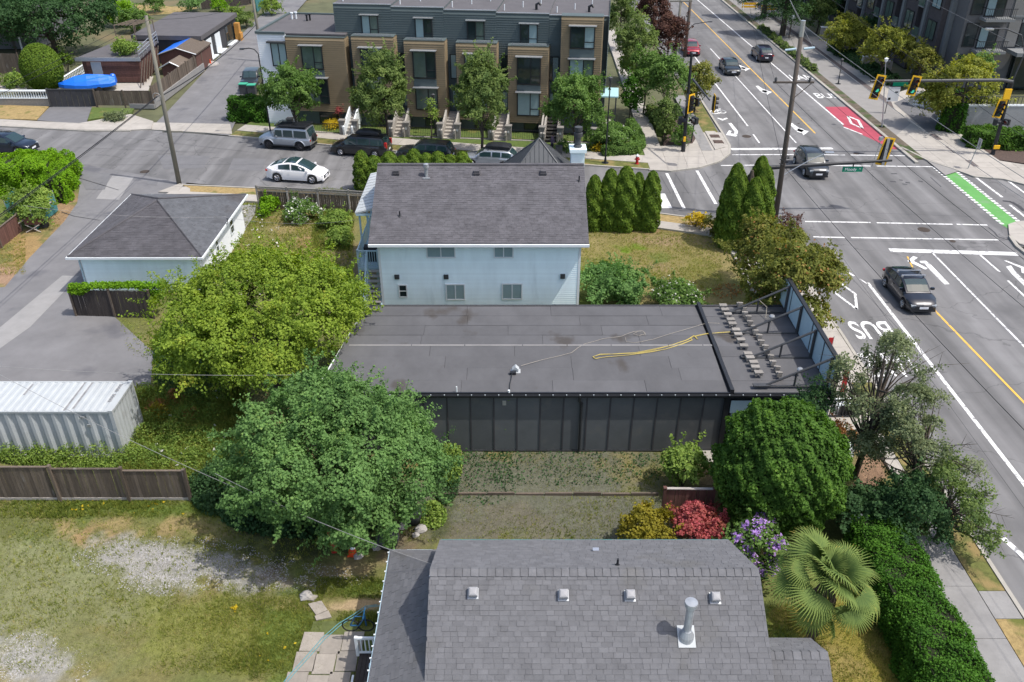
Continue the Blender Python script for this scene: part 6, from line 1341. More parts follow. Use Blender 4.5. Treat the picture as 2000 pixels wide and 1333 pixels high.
    for s in (1, -1):
        q = MB(); y = hw(f-.12)*.78*s; q.box(f-.38, f-.045, y-.14, y+.14, zh-.20, zh-.09); q.build('headlight', mt['lamp_c'], o)
        q = MB(); y = hw(r+.05)*.86*s
        if red_up: q.box(r-.015, r+.20, y-.09, y+.10, zt_-.15, zt_+.30)
        else: q.box(r-.012, r+.14, y-.18, y+.05, zt_-.24, zt_-.12)
        q.build('tail_light', mt['lamp_r'], o)
        q = MB(); xm = c0-.35 if c0 > 0 else c0; q.box(xm-.08, xm+.06, s*(w*.93), s*(w*.93)+s*.20, cz+.03, cz+.16) if s > 0 else q.box(xm-.08, xm+.06, s*(w*.93)-.20, s*(w*.93), cz+.03, cz+.16); q.build('mirror', pm, o)
    q = MB(); q.box(f-.06, f+.012, -w*.55, w*.55, .36, zh-.14); q.build('grille', mt['blackmetal'], o)
    q = MB(); q.box(f-.10, f+.02, -w*.80, w*.80, .24, .33); q.build('bumper', trimm or mt['blackmetal'], o)
    q = MB(); q.box(r-.02, r+.08, -w*.80, w*.80, .26, .42); q.build('bumper', trimm or mt['blackmetal'], o)
    if plate:
        q = MB(); q.box(f+.013, f+.028, -.26, .26, .42, .55); q.build('plate', mt['plate'], o); q = MB(); q.box(r-.032, r-.018, -.2, .2, .55, .70); q.build('plate', mt['plate'], o)
    for s in (1, -1):
        for xd in (c1-.1, (c1+c2)/2-.1):
            q = MB(); y = s*(hw(xd)*.985+.012); q.box(xd-.55, xd-.38, min(y, y+s*.02), max(y, y+s*.02), interp(xd, belt)-.17, interp(xd, belt)-.13); q.build('handle', trimm or pm, o)
    if rack == 'bars':
        for x in (c1-.15, c2+.55): q = MB(); q.box(x-.035, x+.035, -wt*.95, wt*.95, H+.07, H+.10); q.box(x-.05, x+.05, -wt*.97, -wt*.85, H-.05, H+.09); q.box(x-.05, x+.05, wt*.85, wt*.97, H-.05, H+.09); q.build('roof_bar', mt['alu'], o)
    if rack in ('rails', 'basket'):
        for s in (1, -1): q = MB(); q.tube([(c1-.25, s*wt*.86, H-.03), (c1-.4, s*wt*.86, H+.05), (c2+.3, s*wt*.86, H+.05), (c2+.1, s*wt*.86, H-.03)], .022, 5); q.build('roof_rail', mt['blackmetal'], o)
    if rack == 'basket':
        q = MB(); q.box(c2+.1, c1-.1, -wt*.9, wt*.9, H+.10, H+.12)
        for k in range(9): y = -wt*.95+k*wt*1.9/8; q.tube([(c2, y, H+.16), (c1-.05, y, H+.16)], .016, 4)
        for x in (c2, (c1+c2)/2, c1-.05): q.tube([(x, -wt*.97, H+.2), (x, wt*.97, H+.2)], .022, 4)
        for s in (-1, 1): q.tube([(c2, s*wt*.97, H+.2), (c1-.05, s*wt*.97, H+.2)], .022, 4)
        q.build('roof_rack', mt['blackmetal'], o)
        for s in (-.5, -.17, .17, .5): q = MB(); q.cyl((c1-.02, s, H+.2), (c1+.05, s, H+.2), .08, n=8); q.build('roof_lamp', mt['lamp_c'], o)
        for s in (1, -1):
            for c in (xf, xr): q = MB(); q.tube([(c+wr*1.3*math.cos(a), s*(w+.01), wr+wr*1.3*math.sin(a)) for a in np.linspace(.15, math.pi-.15, 9)], .06, 4); q.build('wheel_arch', trimm or pm, o)
        q = MB(); q.box(xr, xf, -w-.08, w+.08, .36, .44); q.build('side_step', mt['blackmetal'], o)
    if spare: q = MB(); q.cyl((r-.20, 0, 1.05), (r-.02, 0, 1.05), .36, n=16); q.build('spare_wheel', mt['tyre'], o)
    if box:
        q = MB(); st = ((-1.05, .42, .16), (-.98, .47, .26), (-.4, .48, .34), (.5, .46, .34), (.95, .36, .22), (1.08, .25, .1)); V2 = []
        for x, ww, hh in st: q.v += [(x, -ww, 0), (x, -ww, hh*.6), (x, -ww*.8, hh), (x, ww*.8, hh), (x, ww, hh*.6), (x, ww, 0)]
        for i in range(5):
            for k in range(5): q.f.append((i*6+k, (i+1)*6+k, (i+1)*6+k+1, i*6+k+1)); q.m.append(0)
            q.f.append((i*6+5, (i+1)*6+5, (i+1)*6, i*6)); q.m.append(0)
        q.f += [tuple(range(6)), tuple(range(30, 36))]; q.m += [0, 0]
        q.build('roof_box', mt['blackmetal'], o, loc=((c1+c2)/2-.05, 0, H+.10))
    return o
HB = lambda L, h=.95, bz=.98, dz=1.0: [(-L/2, dz-.10), (-L/2+.25, dz), (0, bz), (L/2-1.15, h), (L/2-.3, h-.14), (L/2, h-.30)]
P_WHITE = paint('paint_white', (.80, .80, .81), 0); P_BLACK = paint('paint_black_blue', (.011, .014, .022)); P_GREY = paint('paint_graphite', (.030, .037, .045)); P_SILV = paint('paint_silver', (.33, .36, .40), .5)
P_PURP = paint('paint_dark_purple', (.018, .014, .034)); P_NAVY = paint('paint_navy', (.012, .020, .038)); P_DK = paint('paint_charcoal', (.020, .022, .025)); P_DK2 = paint('paint_dark_green', (.016, .022, .026)); P_RED = paint('paint_red', (.30, .02, .035)); P_SILV2 = paint('paint_silver_blue', (.40, .43, .47), .5)
def at(px, py): return (*G(px, py, ZR), ZR)
sa = math.atan2(-.19, .98)
# parked along the townhouse kerb, facing left
gp = 'cars parked along the townhouse kerb'
car('offroad_wagon', 'boxy silver grey off road wagon with roof rack and spare wheel', at(565, 287), math.pi+sa, 4.75, 1.86, 1.92, P_SILV, [(-2.4, 1.08), (0, 1.10), (.95, 1.10), (2.2, 1.06), (2.38, 1.0)], [(1.0, 1.10), (.78, 1.88), (-2.15, 1.88), (-2.36, 1.1)], 2.85, wr=.40, clear=.42, boxy=1, wins=((.12, .86), (-.85, .0), (-2.1, -.98)), rack='basket', tumble=.90, spare=True, rimm='rim_d', group=gp, red_up=False)
car('minivan', 'dark charcoal minivan with roof box between the silver off road wagon and the hedge', at(707, 300), math.pi+sa, 5.1, 1.98, 1.72, P_DK, [(-2.55, 1.0), (0, 1.02), (1.35, 1.0), (2.2, .88), (2.55, .70)], [(1.7, 1.0), (.75, 1.66), (-2.15, 1.66), (-2.5, 1.05)], 3.07, wr=.34, wins=((.1, 1.15), (-1.05, -.02), (-2.25, -1.17)), rack='rails', box=True, group=gp, red_up=True)
car('estate_car', 'black estate car behind the hedge, second from the silver estate', at(832, 311), math.pi+sa, 4.85, 1.86, 1.62, P_DK2, [(-2.42, .98), (0, 1.0), (1.05, .98), (2.1, .86), (2.42, .70)], [(1.15, .99), (.35, 1.57), (-2.0, 1.56), (-2.38, 1.02)], 2.85, wr=.35, wins=((-.2, .7), (-1.15, -.32), (-2.05, -1.27)), rack='rails', group=gp)
car('silver_estate', 'silver estate car with a black roof box by the turret roof', at(957, 322), math.pi+sa, 4.65, 1.75, 1.46, P_SILV2, [(-2.32, .92), (0, .93), (1.0, .92), (2.0, .80), (2.32, .64)], [(1.15, .93), (.35, 1.41), (-1.75, 1.42), (-2.28, .96)], 2.62, wr=.31, wins=((-.25, .72), (-1.05, -.36), (-1.95, -1.15)), rack='rails', box=True, group=gp)
car('electric_car', 'white rounded hatchback with black glass roof parked across the street', at(584, 350), -.16, 4.72, 1.92, 1.61, P_WHITE, [(-2.36, 1.02), (-2.2, 1.13), (-1.2, 1.05), (.9, .98), (1.9, .86), (2.36, .62)], [(1.50, .95), (.22, 1.54), (-.85, 1.52), (-2.22, 1.10)], 2.89, wr=.37, clear=.2, wins=((-.15, .95), (-1.25, -.27)), roof_m=mt['car_glass'], trimm=P_WHITE)
car('parked_suv', 'dark navy car partly behind the bright hedge at the left edge', at(18, 296), -.12, 4.9, 1.92, 1.62, P_NAVY, [(-2.45, 1.02), (0, 1.03), (1.05, 1.0), (2.1, .9), (2.45, .7)], [(1.4, 1.0), (.5, 1.56), (-1.6, 1.56), (-2.35, 1.06)], 2.85, wr=.36, wins=((-.15, 1.0), (-1.25, -.27)), rack='rails')
la = math.atan2(*(lambda a, c: (a[1]-c[1], a[0]-c[0]))(G(440, 260), G(500, 160)))
car('parked_pickup', 'black pickup parked nose out beside the green bins in the north lane', at(494, 168), la, 5.0, 1.9, 1.75, P_DK, [(-2.5, 1.1), (0, 1.12), (1.0, 1.1), (2.2, 1.02), (2.5, .85)], [(1.1, 1.1), (.5, 1.72), (-1.2, 1.72), (-1.5, 1.12)], 3.1, wr=.39, clear=.3, boxy=.7, wins=((-.3, .7), (-1.2, -.4)))
# moving on the main road
gm = 'cars driving on the main road'
dn, upd = -math.pi/2, math.pi/2
car('dark_hatchback', 'near black hatchback with two roof bars on the centre line nearest the camera', at(1771, 581), dn, 4.45, 1.80, 1.46, P_BLACK, [(-2.22, .95), (-1.9, 1.0), (0, .96), (.9, .94), (1.85, .80), (2.22, .58)], [(1.2, .94), (.25, 1.40), (-1.1, 1.38), (-2.15, 1.02)], 2.70, wr=.33, clear=.18, wins=((-.25, .85), (-1.25, -.37)), rack='bars', group=gm)
car('grey_suv', 'graphite grey crossover entering the crossing under the signal arm', at(1581, 333), dn, 4.6, 1.86, 1.68, P_GREY, [(-2.3, 1.05), (0, 1.06), (1.0, 1.04), (1.95, .95), (2.3, .72)], [(1.25, 1.04), (.45, 1.62), (-1.5, 1.62), (-2.22, 1.1)], 2.69, wr=.36, clear=.24, wins=((-.1, .9), (-1.0, -.2), (-1.75, -1.12)), rack='rails', group=gm)
car('dark_sedan', 'dark sedan coming down the lane beside the bike lane line', at(1424, 140), dn, 4.6, 1.82, 1.45, P_DK2, [(-2.3, .95), (-1.6, .98), (0, .94), (.9, .92), (1.9, .80), (2.3, .6)], [(1.15, .92), (.3, 1.40), (-.95, 1.39), (-1.75, 1.0)], 2.7, wr=.33, clear=.18, wins=((-.2, .85), (-1.15, -.32)), group=gm)
car('purple_suv', 'dark purple crossover driving away beside the tree shadow', at(1487, 115), upd, 4.6, 1.85, 1.65, P_PURP, [(-2.3, 1.03), (0, 1.05), (1.0, 1.02), (1.95, .92), (2.3, .72)], [(1.2, 1.02), (.4, 1.6), (-1.35, 1.58), (-2.2, 1.08)], 2.65, wr=.36, clear=.22, wins=((-.1, .85), (-1.45, -.22)), group=gm)
car('red_car', 'red hatchback mostly hidden behind the twin poles and purple leaved tree', at(1348, 104), dn, 4.3, 1.8, 1.55, P_RED, [(-2.15, 1.0), (0, 1.0), (.9, .98), (1.8, .86), (2.15, .66)], [(1.2, .98), (.35, 1.5), (-1.3, 1.5), (-2.05, 1.05)], 2.6, wr=.34, wins=((-.1, .8), (-1.3, -.22)), group=gm)
for px, py, lab in ((478, 184, 'green lidded bin left of the pickup'), (494, 186, 'green lidded bin in front of the pickup')):
    x, y = G(px, py); o = empty('wheeled_bin', (x, y, .05), lab, 'bin', 'green bins in the north lane'); b = MB(); b.box(-.4, .4, -.35, .35, .05, 1.0); b.build('bin_body', mt['darksteel'], o); b = MB(); b.box(-.43, .43, -.4, .38, 1.0, 1.08); b.build('lid', mat('bin_lid_green', (.05, .36, .22), .5), o)
    b = MB(); b.cyl((-.4, .33, .1), (.4, .33, .1), .1); b.build('wheel', mt['tyre'], o)

# ================================================================== POLES, SIGNALS, WIRES
def pole(name, label, base, topx, topy, r0, r1, m, z0=0.05, cat='utility pole', H=None):
    x, y = G(*base, z0); o = empty(name, (x, y, 0), label, cat, world=True)
    a, b_, c = ray(topx, topy); t = y/b_; tx, tz = a*t, CAMH+c*t
    b = MB(); b.tube([(x, y, -.1), (x+(tx-x)*.5, y, tz*.5), (tx, y, tz)], [r0, (r0+r1)/2, r1], 12); b.build('pole', m, o, smooth=True); return o, Vector((x, y, 0)), Vector((tx, y, tz))
PL, pb, pt = pole('utility_pole', 'pale wooden utility pole at the lane corner of the side street', (350, 359), 285, 31, .19, .12, mt['pole_wood'])
b = MB(); b.tube([(pt.x+(pb.x-pt.x)*.45, pt.y-.1, pt.z*.55), (pt.x+(pb.x-pt.x)*.45-.25, pt.y-.4, pt.z*.55+.1)], .04, 5); b.tube([(pt.x+(pb.x-pt.x)*.45-.25+.3*math.cos(a), pt.y-.35, pt.z*.55+.3*math.sin(a)) for a in np.linspace(0, 6.2, 12)], .03, 4); b.build('cable_coil', mt['wire_p'], PL)
b = MB(); b.box(pt.x-.6, pt.x+.9, pt.y-.06, pt.y+.06, pt.z*.33, pt.z*.33+.1); b.build('cross_arm', mt['pole_wood'], PL)
P2, qb, qt = pole('utility_pole', 'grey wooden utility pole behind the white townhouse corner', (513, 120), 489, -30, .19, .13, mt['pole_wood'])
PR_, rb, rt = pole('utility_pole', 'tall dark leaning utility pole with one cross arm at the crossing', (1514, 428), 1569, 42, .20, .14, mt['pole_dark'])
fr = lambda z: rb.lerp(rt, z/rt.z)
c = fr(rt.z*.715); b = MB(); b.box(c.x-1.45, c.x+1.25, c.y-.16, c.y-.04, c.z, c.z+.12); b.tube([(c.x+1.1, c.y-.1, c.z), (c.x+.1, c.y-.12, c.z-.95)], .03, 4); b.build('cross_arm', mt['pole_dark'], PR_)
for s in (-1.3, .95): b = MB(); b.lathe([(.04, 0), (.10, .08), (.07, .16), (.09, .22), (.02, .3)], (c.x+s, c.y-.1, c.z+.12), 8); b.build('insulator', mt['darksteel'], PR_)
b = MB(); b.cyl(fr(rt.z-.95), fr(rt.z+.05), .15, .15, 12); b.build('pole_cap', mt['alu'], PR_)
for s in (-1, 1):
    c = fr(rt.z*.88); b = MB(); b.cyl((c.x+s*.25, c.y-.1, c.z-.05), (c.x+s*.95, c.y-.1, c.z-.05+.08*s), .08, .07, 8); b.build('insulator', mt['trim_b'], PR_)
c = fr(4.2); b = MB()
for k in range(6): a = rnd.uniform(0, 6); b.tube([tuple(c+Vector((0, -.1, k*.12))), tuple(c+Vector((-.35*math.cos(a), -.25, .1+k*.1))), tuple(c+Vector((.2*math.sin(a), -.25, k*.1)))], .03, 4)
b.build('cable_bracket', mt['blackmetal'], PR_)
c = fr(3.3); b = MB(); tip_ = Vector((c.x+2.9, c.y+.2, c.z+1.6)); b.tube([c, c.lerp(tip_, .6)+Vector((0, 0, .1)), tip_], .03, 6); al = b.build('lamp_arm', mt['galv'], PR_); b = MB(); b.box(tip_.x-.05, tip_.x+.55, tip_.y-.12, tip_.y+.12, tip_.z-.04, tip_.z+.08); b.build('lamp_head', mt['alu'], al)
P4, sb_, st_ = pole('utility_pole', 'pale wooden twin utility pole with a short cross arm among the purple leaved trees', (1317, 118), 1331, -8, .20, .13, mt['pole_wood'])
c = sb_.lerp(st_, .95); b = MB(); b.box(c.x-1.3, c.x+1.3, c.y-.15, c.y-.03, c.z-.3, c.z-.16); b.build('cross_arm', mt['pole_wood'], P4)
P5, tb_, tt_ = pole('utility_pole', 'dark wooden utility pole close beside the pale one, street lamp arm on it', (1337, 112), 1351, -20, .22, .16, mt['pole_dark'])
def lamp(name, label, base, top, hgt_arm=(0, 0), m='blackmetal', head='lamp_c', r=.06):
    x, y = G(*base, .15); a, b_, c = ray(*top); t = y/b_; tx, tz = a*t, CAMH+c*t; o = empty(name, (x, y, .1), label, 'street lamp', world=True)
    b = MB(); b.cyl((x, y, 0), (x, y, .5), r*2, r*1.6, 10); b.cyl((x, y, .5), (tx, y, tz), r*1.2, r*.8, 10); b.cyl((x, y, .0), (x, y, .16), .3, .3, 10); b.build('pole', mt[m], o, smooth=False)
    if hgt_arm != (0, 0):
        dx, dz = hgt_arm; b = MB(); b.tube([(tx, y, tz-.02), (tx, y, tz+dz*.6), (tx+dx*.25, y, tz+dz*.92), (tx+dx*.6, y, tz+dz), (tx+dx, y, tz+dz-.05)], r*.8, 7); ar = b.build('lamp_arm', mt[m], o)
        b = MB(); b.box(tx+dx-.35 if dx < 0 else tx+dx, tx+dx if dx < 0 else tx+dx+.35, y-.12, y+.12, tz+dz-.12, tz+dz); b.build('lamp_head', mt['darksteel'], ar)
    else:
        b = MB(); b.lathe([(.05, 0), (.10, .05), (.14, .16), (.16, .30), (.19, .32), (.02, .42)], (tx, y, tz), 10); b.build('lamp_head', mt['trim' if m == 'galv' else 'darksteel'], o)
    return o
lamp('street_lamp', 'slim black street lamp with curved arm left of the white townhouse corner', (529, 262), (507, 122), (-1.2, 1.2))
lamp('street_lamp', 'black post top lamp before the third townhouse', (851, 262), (846, 192), r=.05)
lamp('street_lamp', 'tall black post top lamp in front of the corner flower bed', (1182, 318), (1192, 160), r=.06)
lamp('street_lamp', 'white headed slim lamp post on the east cycle path', (1722, 248), (1730, 122), m='galv', r=.045)
lamp('street_lamp', 'short dark lamp post beside the east planting strip', (1637, 164), (1644, 122), m='blackmetal', r=.04)
a_, b__, c__ = ray(1340, 62); cz_ = tb_.y/b__; b = MB(); p0 = Vector((a_*cz_, tb_.y, CAMH+c__*cz_)); b.tube([p0, p0+Vector((.9, -.1, .9)), p0+Vector((2.6, -.1, 1.15))], .05, 6); al = b.build('lamp_arm', mt['blackmetal'], P5); b = MB(); b.box(p0.x+2.5, p0.x+3.0, p0.y-.22, p0.y-.02, p0.z+1.1, p0.z+1.2); b.build('lamp_head', mt['darksteel'], al)

def sighead(parent, x, y, z, rz=0, lit=None, back=True, n=3, s=1.0, tilt=0.0):
    """signal head whose lenses look along local -Y"""
    hd = MB(); hgt = .36*n*s; w = .19*s
    hd.box(-w, w, -.10*s, .12*s, -hgt/2, hgt/2); hd = hd.build('signal_head', mt['blackmetal'] if True else None, parent); hd.location = (x, y, z); hd.rotation_euler = (0, tilt, rz)
    if back:
        b = MB(); W, Hh = .34*s, hgt/2+.16*s; t = .11*s
        b.box(-W, -W+t, .0, .03, -Hh, Hh); b.box(W-t, W, .0, .03, -Hh, Hh); b.box(-W+t, W-t, .0, .028, Hh-t, Hh); b.box(-W+t, W-t, .0, .028, -Hh, -Hh+t); b.build('backplate', mt['signal_y'], hd)
        b = MB(); b.box(-W+t, W-t, .004, .02, -Hh+t, Hh-t); b.build('backplate_core', mt['blackmetal'], hd)
    for i in range(n):
        zz = hgt/2-.18*s-i*.36*s; L_ = ('lens_r', 'lens_a', 'lens_go')[i % 3]
        if lit == i: L_ = 'lens_g'
        b = MB(); b.cyl((0, -.10*s, zz), (0, -.115*s, zz), .14*s, .13*s, 12); b.build('lens', mt[L_], hd)
        b = MB(); pts = [(math.cos(a)*.155*s, math.sin(a)*.155*s+zz) for a in np.linspace(-.3, math.pi+.3, 9)]
        for k in range(8): b.quad((pts[k][0], -.10*s, pts[k][1]), (pts[k+1][0], -.10*s, pts[k+1][1]), (pts[k+1][0], -.32*s, pts[k+1][1]), (pts[k][0], -.32*s, pts[k][1]))
        b.build('visor', mt['blackmetal'], hd)
    return hd
def on(px, py, Y): x, z = atY(px, py, Y); return x, Y, z
# east signal mast: pole by the hedge, arm reaching over the road towards -X
x, y = G(1938, 303, .1); EM = empty('signal_mast', (x, y, .1), 'long signal mast with two yellow framed heads over the bus lane', 'traffic signal', world=True)
tx, _, tz = on(1978, 158, y); b = MB(); b.tube([(x, y, 0), (x, y, .4), (tx, y, tz)], [.22, .16, .12], 12); b.build('pole', mt['blackmetal'], EM)
b = MB(); b.tube([(tx, y, tz-.1), (tx-.9, y-.02, tz+.05), on(1700, 159, y-.04)], [.15, .14, .10], 10); b.build('mast_arm', mt['darksteel'], EM)
for px, py, pyt, li in ((1714, 171, 0, 2), (1785, 168, 0, 2)): q = on(px, py, y-.28); sighead(EM, *q, lit=li, n=4 if px < 1750 else 3, s=1.15, tilt=.16)
q = on(1953, 213, y-.3); sighead(EM, *q, s=1.1, tilt=.12)
q = on(1968, 184, y-.3); b = MB(); b.box(q[0]-.28, q[0]+.28, y-.34, y-.2, q[2]-.45, q[2]+.4); b.build('signal_box', mt['signal_y'], EM)
for px in (1944, 1966): q = on(px, 239, y-.1); sighead(EM, *q, rz=1.2 if px < 1950 else -.9, back=False, n=1, s=1.3)
q = on(1947, 288, y-.2); b = MB(); b.box(q[0]-.25, q[0]+.25, y-.24, y-.12, q[2]-.15, q[2]+.15); b.build('push_button', mt['signal_y'], EM)
b = MB(); b.tube([(tx, y, tz), (tx+.3, y, tz+2.2), (tx-.4, y, tz+3.6), (tx-1.8, y, tz+4.1), (tx-2.9, y, tz+4.1)], .06, 8); al = b.build('lamp_arm', mt['darksteel'], EM); b = MB(); b.box(tx-3.4, tx-2.8, y-.12, y+.12, tz+4.0, tz+4.14); b.build('lamp_head', mt['alu'], al)
def textobj(name, body, parent, m, h, loc, rot=(R(90), 0, 0), wmax=None):
    cu = bpy.data.curves.new(name, 'FONT'); cu.body = body; cu.align_x = 'CENTER'; cu.align_y = 'CENTER'; cu.size = h; cu.extrude = .003; cu.materials.append(m); o = link(name, cu, parent); o.location = loc; o.rotation_euler = rot
    bpy.context.view_layer.update()
    if wmax and o.dimensions.x > wmax: s = wmax/o.dimensions.x; o.scale = (s, 1, 1)
    return meshed(o)
SX, SY = G(1738, 222, .15); sg = empty('street_sign', (SX, SY, .1), 'white board sign with green street name blade below the east signal arm', 'sign', world=True)
b = MB(); b.cyl((SX-.5, SY, 0), (SX-.5, SY, 3.3), .04, n=8); b.build('post', mt['darksteel'], sg)
b = MB(); b.box(SX-.65, SX+.45, SY-.07, SY-.03, 1.35, 2.75); bd = b.build('sign_board', mt['sign_white'], sg)
b = MB(); b.box(SX-.55, SX-.3, SY-.08, SY-.071, 1.5, 1.72); b.box(SX+.0, SX+.3, SY-.08, SY-.071, 2.2, 2.32); b.build('printed_mark', mt['blackmetal'], bd)
b = MB(); b.box(SX-.62, SX-.1, SY-.075, SY-.06, 2.76, 3.25); b.build('printed_mark', mt['blackmetal'], bd)
b = MB(); b.box(SX-.4, SX+1.05, SY-.12, SY-.085, 2.85, 3.2); bl = b.build('name_blade', mt['sign_green'], sg)
# near signal arm across the road (its pole behind the big cedar)
AY = 58.6; x, _, z = on(1474, 331, AY); MM = empty('signal_mast', (x, AY, .1), 'near signal arm carrying a yellow head seen from behind and the green street name sign', 'traffic signal', world=True)
b = MB(); b.tube([(x-.05, AY, 0), (x, AY, z)], [.2, .14], 12); b.lathe([(.17, 0), (.19, .25), (.12, .35), (.02, .36)], (x, AY, z-.1), 10); b.build('pole', mt['blackmetal'], MM)
e = on(1742, 313.5, AY); b = MB(); b.tube([(x, AY, z+.05), e], [.16, .09], 10); b.build('mast_arm', mt['blackmetal'], MM)
q = on(1729, 296, AY+.12); sighead(MM, q[0], q[1], q[2], rz=math.pi, n=4, s=1.15, tilt=-.14)
b = MB(); b.box(q[0]-.1, q[0]+.1, AY-.02, AY+.06, q[2]-1.0, q[2]+.95); b.build('head_bracket', mt['galv'], MM)
q = on(1712, 300, AY); b = MB(); b.tube([(q[0]-.12, AY, q[2]-1.0), (q[0]+.1, AY, q[2]+1.1)], .025, 5); b.box(q[0]-.05, q[0]+.2, AY-.1, AY+.1, q[2]+.95, q[2]+1.2); b.build('camera_mount', mt['galv'], MM)
q = on(1665, 331, AY); b = MB(); b.box(q[0]-.72, q[0]+.72, AY-.03, AY+.03, q[2]-.19, q[2]+.19); sgn = b.build('name_sign', mt['sign_green'], MM); b = MB(); b.box(q[0]-.04, q[0]+.04, AY-.03, AY+.03, q[2]+.19, q[2]+.5); b.build('hanger', mt['blackmetal'], MM)
textobj('sign_lettering', 'Moody', sgn, mt['sign_white'], .30, (q[0]-.14, AY-.036, q[2]), wmax=.95); textobj('sign_lettering', 'St', sgn, mt['sign_white'], .14, (q[0]+.52, AY-.036, q[2]+.05))
q = on(1477, 366, AY+.2); sighead(MM, q[0]+.2, q[1], q[2], rz=1.0, back=True, n=2, s=.8)
# north west signal pole with bracketed heads and the long arm
x, y = G(1334, 296, .15); NW = empty('corner_signal', (x, y, .1), 'black corner signal pole with yellow framed side head and a short angled arm', 'traffic signal', world=True)
tx, _, tz = on(1351, 104, y); b = MB(); b.cyl((x, y, 0), (x, y, .15), .35, .35, 10); b.tube([(x, y, .1), (x, y, 1.2), (tx, y, tz)], [.2, .16, .10], 12); b.build('pole', mt['blackmetal'], NW)
q = on(1350, 203, y-.3); sighead(NW, q[0], q[1], q[2], rz=.75, s=1.15); q = on(1362, 200, y); sighead(NW, q[0], q[1], q[2], rz=2.2, back=False, s=.9, n=2)
a0_ = on(1353, 155, y); e = on(1386, 196, y-4.0); b = MB(); b.tube([a0_, e], [.10, .06], 8); b.build('mast_arm', mt['darksteel'], NW); sighead(NW, e[0]+.35, e[1]-.2, e[2]-.2, rz=math.pi/2, back=True, s=1.0)
b = MB(); b.box(e[0]-1.6, e[0]-1.4, e[1]+1.4, e[1]+1.44, e[2]-.9, e[2]+.1); b.build('sign_plate', mt['darksteel'], NW)
for px in (1329, 1357): q = on(px, 236, y-.1); sighead(NW, q[0], q[1], q[2], rz=1.3 if px < 1340 else -1.0, back=False, n=1, s=1.5)
b = MB(); b.tube([on(1329, 227, y), on(1358, 227, y)], .03, 4); b.tube([on(1326, 244, y), on(1358, 244, y)], .03, 4); b.build('head_bracket', mt['darksteel'], NW)
x2, y2 = G(1350, 278, .15); b = MB(); q2 = on(1358, 226, y2); b.tube([(x2, y2, .1), q2], .06, 8); b.build('side_post', mt['blackmetal'], NW)
q = on(1337, 272, y-.2); b = MB(); b.box(q[0]-.1, q[0]+.1, y-.3, y-.15, q[2]-.2, q[2]+.2); b.build('push_button', mt['signal_y'], NW)
x, y = G(1244, 320, .15); hy = empty('fire_hydrant', (x, y, .12), 'red fire hydrant with pale cap on the boulevard grass', 'hydrant'); b = MB(); b.lathe([(.17, 0), (.17, .05), (.12, .07), (.12, .55), (.15, .57), (.13, .66)], n=12); b.cyl((-.22, 0, .42), (.22, 0, .42), .07, n=8); b.cyl((0, -.2, .38), (0, 0, .38), .08, n=8); b.build('hydrant_body', mt['red'], hy); b = MB(); b.lathe([(.15, .66), (.13, .76), (.05, .82), (.02, .88)], n=12); b.build('cap', mt['trim'], hy)
x, y = G(1890, 330, .15); sp = empty('sign_post', (x, y, .12), 'thin bare grey sign post at the curb by the green bike crossing', 'sign post'); b = MB(); q = on(1916, 272, y); b.tube([(0, 0, 0), (q[0]-x, 0, q[2]-.12)], .035, 6); b.build('post', mt['galv'], sp); b = MB(); b.box(q[0]-x-.02, q[0]-x+.02, -.25, .25, q[2]-.9, q[2]-.1); b.build('sign_plate', mt['galv'], sp)
x, y = G(1541, 74, .15); sp = empty('round_sign', (x, y, .12), 'small round sign on a dark post under the conifers', 'sign post'); b = MB(); b.cyl((0, 0, 0), (0, 0, 2.6), .09, .07, 8); b.build('post', mt['pole_dark'], sp); b = MB(); b.cyl((.1, -.15, 2.6), (.1, -.11, 2.6), .32, n=14); b.build('sign_plate', mt['sign_white'], sp)

def wire(name, label, a, c, sag, r=.018, m='wire', group=None, n=24):
    a = Vector(a); c = Vector(c); pts = []
    for i in range(n+1): t = i/n; p = a.lerp(c, t); p.z -= sag*4*t*(1-t); pts.append(p)
    b = MB(); b.tube(pts, r, 5); return tag(b.build(name, mt[m]), label, 'overhead wire', group)
g1 = 'overhead wires along the back lane'
o3 = Vector((-27.5, -12, 0))
for i, (z0, dx, r, lab) in enumerate(((.0, 0, .020, 'topmost wire from the lane corner pole towards the camera'), (-.25, .25, .020, 'second wire from the lane corner pole towards the camera'))):
    wire('power_line', lab, pt+Vector((dx, 0, z0)), (o3.x+dx, o3.y, pt.z+2.2), .7, .012, 'wire', g1)
    wire('power_line', '%s wire between the lane corner pole and the grey pole up the lane' % ('upper', 'lower')[i], pt+Vector((dx, 0, z0)), qt+Vector((dx, 0, -1.0-i*.6)), .6, .012, 'wire', g1)
wire('telephone_cable', 'thick dark cable sagging low along the back lane past the garage roof', pb.lerp(pt, .55)+Vector((-.3, -.2, 0)), (-28.6, -10, 8.6), .9, .03, 'wire', g1); wire('telephone_cable', 'thin cable just beside the thick dark cable along the back lane', pb.lerp(pt, .55)+Vector((0, -.2, .15)), (-28.2, -10, 8.9), 1.0, .02, 'wire', g1)
wire('telephone_cable', 'thick dark cable up the north lane between the two pale poles', pb.lerp(pt, .55), qb.lerp(qt, .5), .5, .04, 'wire', g1)
wire('service_drop', 'pale service wire from the garage roof to the balcony of the pale blue house', (-18.3, 50.6, 3.0), (-8.8, 45.6, 5.0), .35, .008, 'wire_p'); wire('service_drop', 'thin pale service wire from the lane cable down to the garage mast', (-27.3, 44.5, 6.3), (-18.3, 50.6, 3.05), .3, .008, 'wire_p')
wire('service_drop', 'pale wire crossing the shipping container roof into the green tree', (-27.8, 27.5, 7.6), (-6.5, 31.2, 3.9), .6, .009, 'wire_p')
def pw(p, z): return G3(p[0], p[1], z)
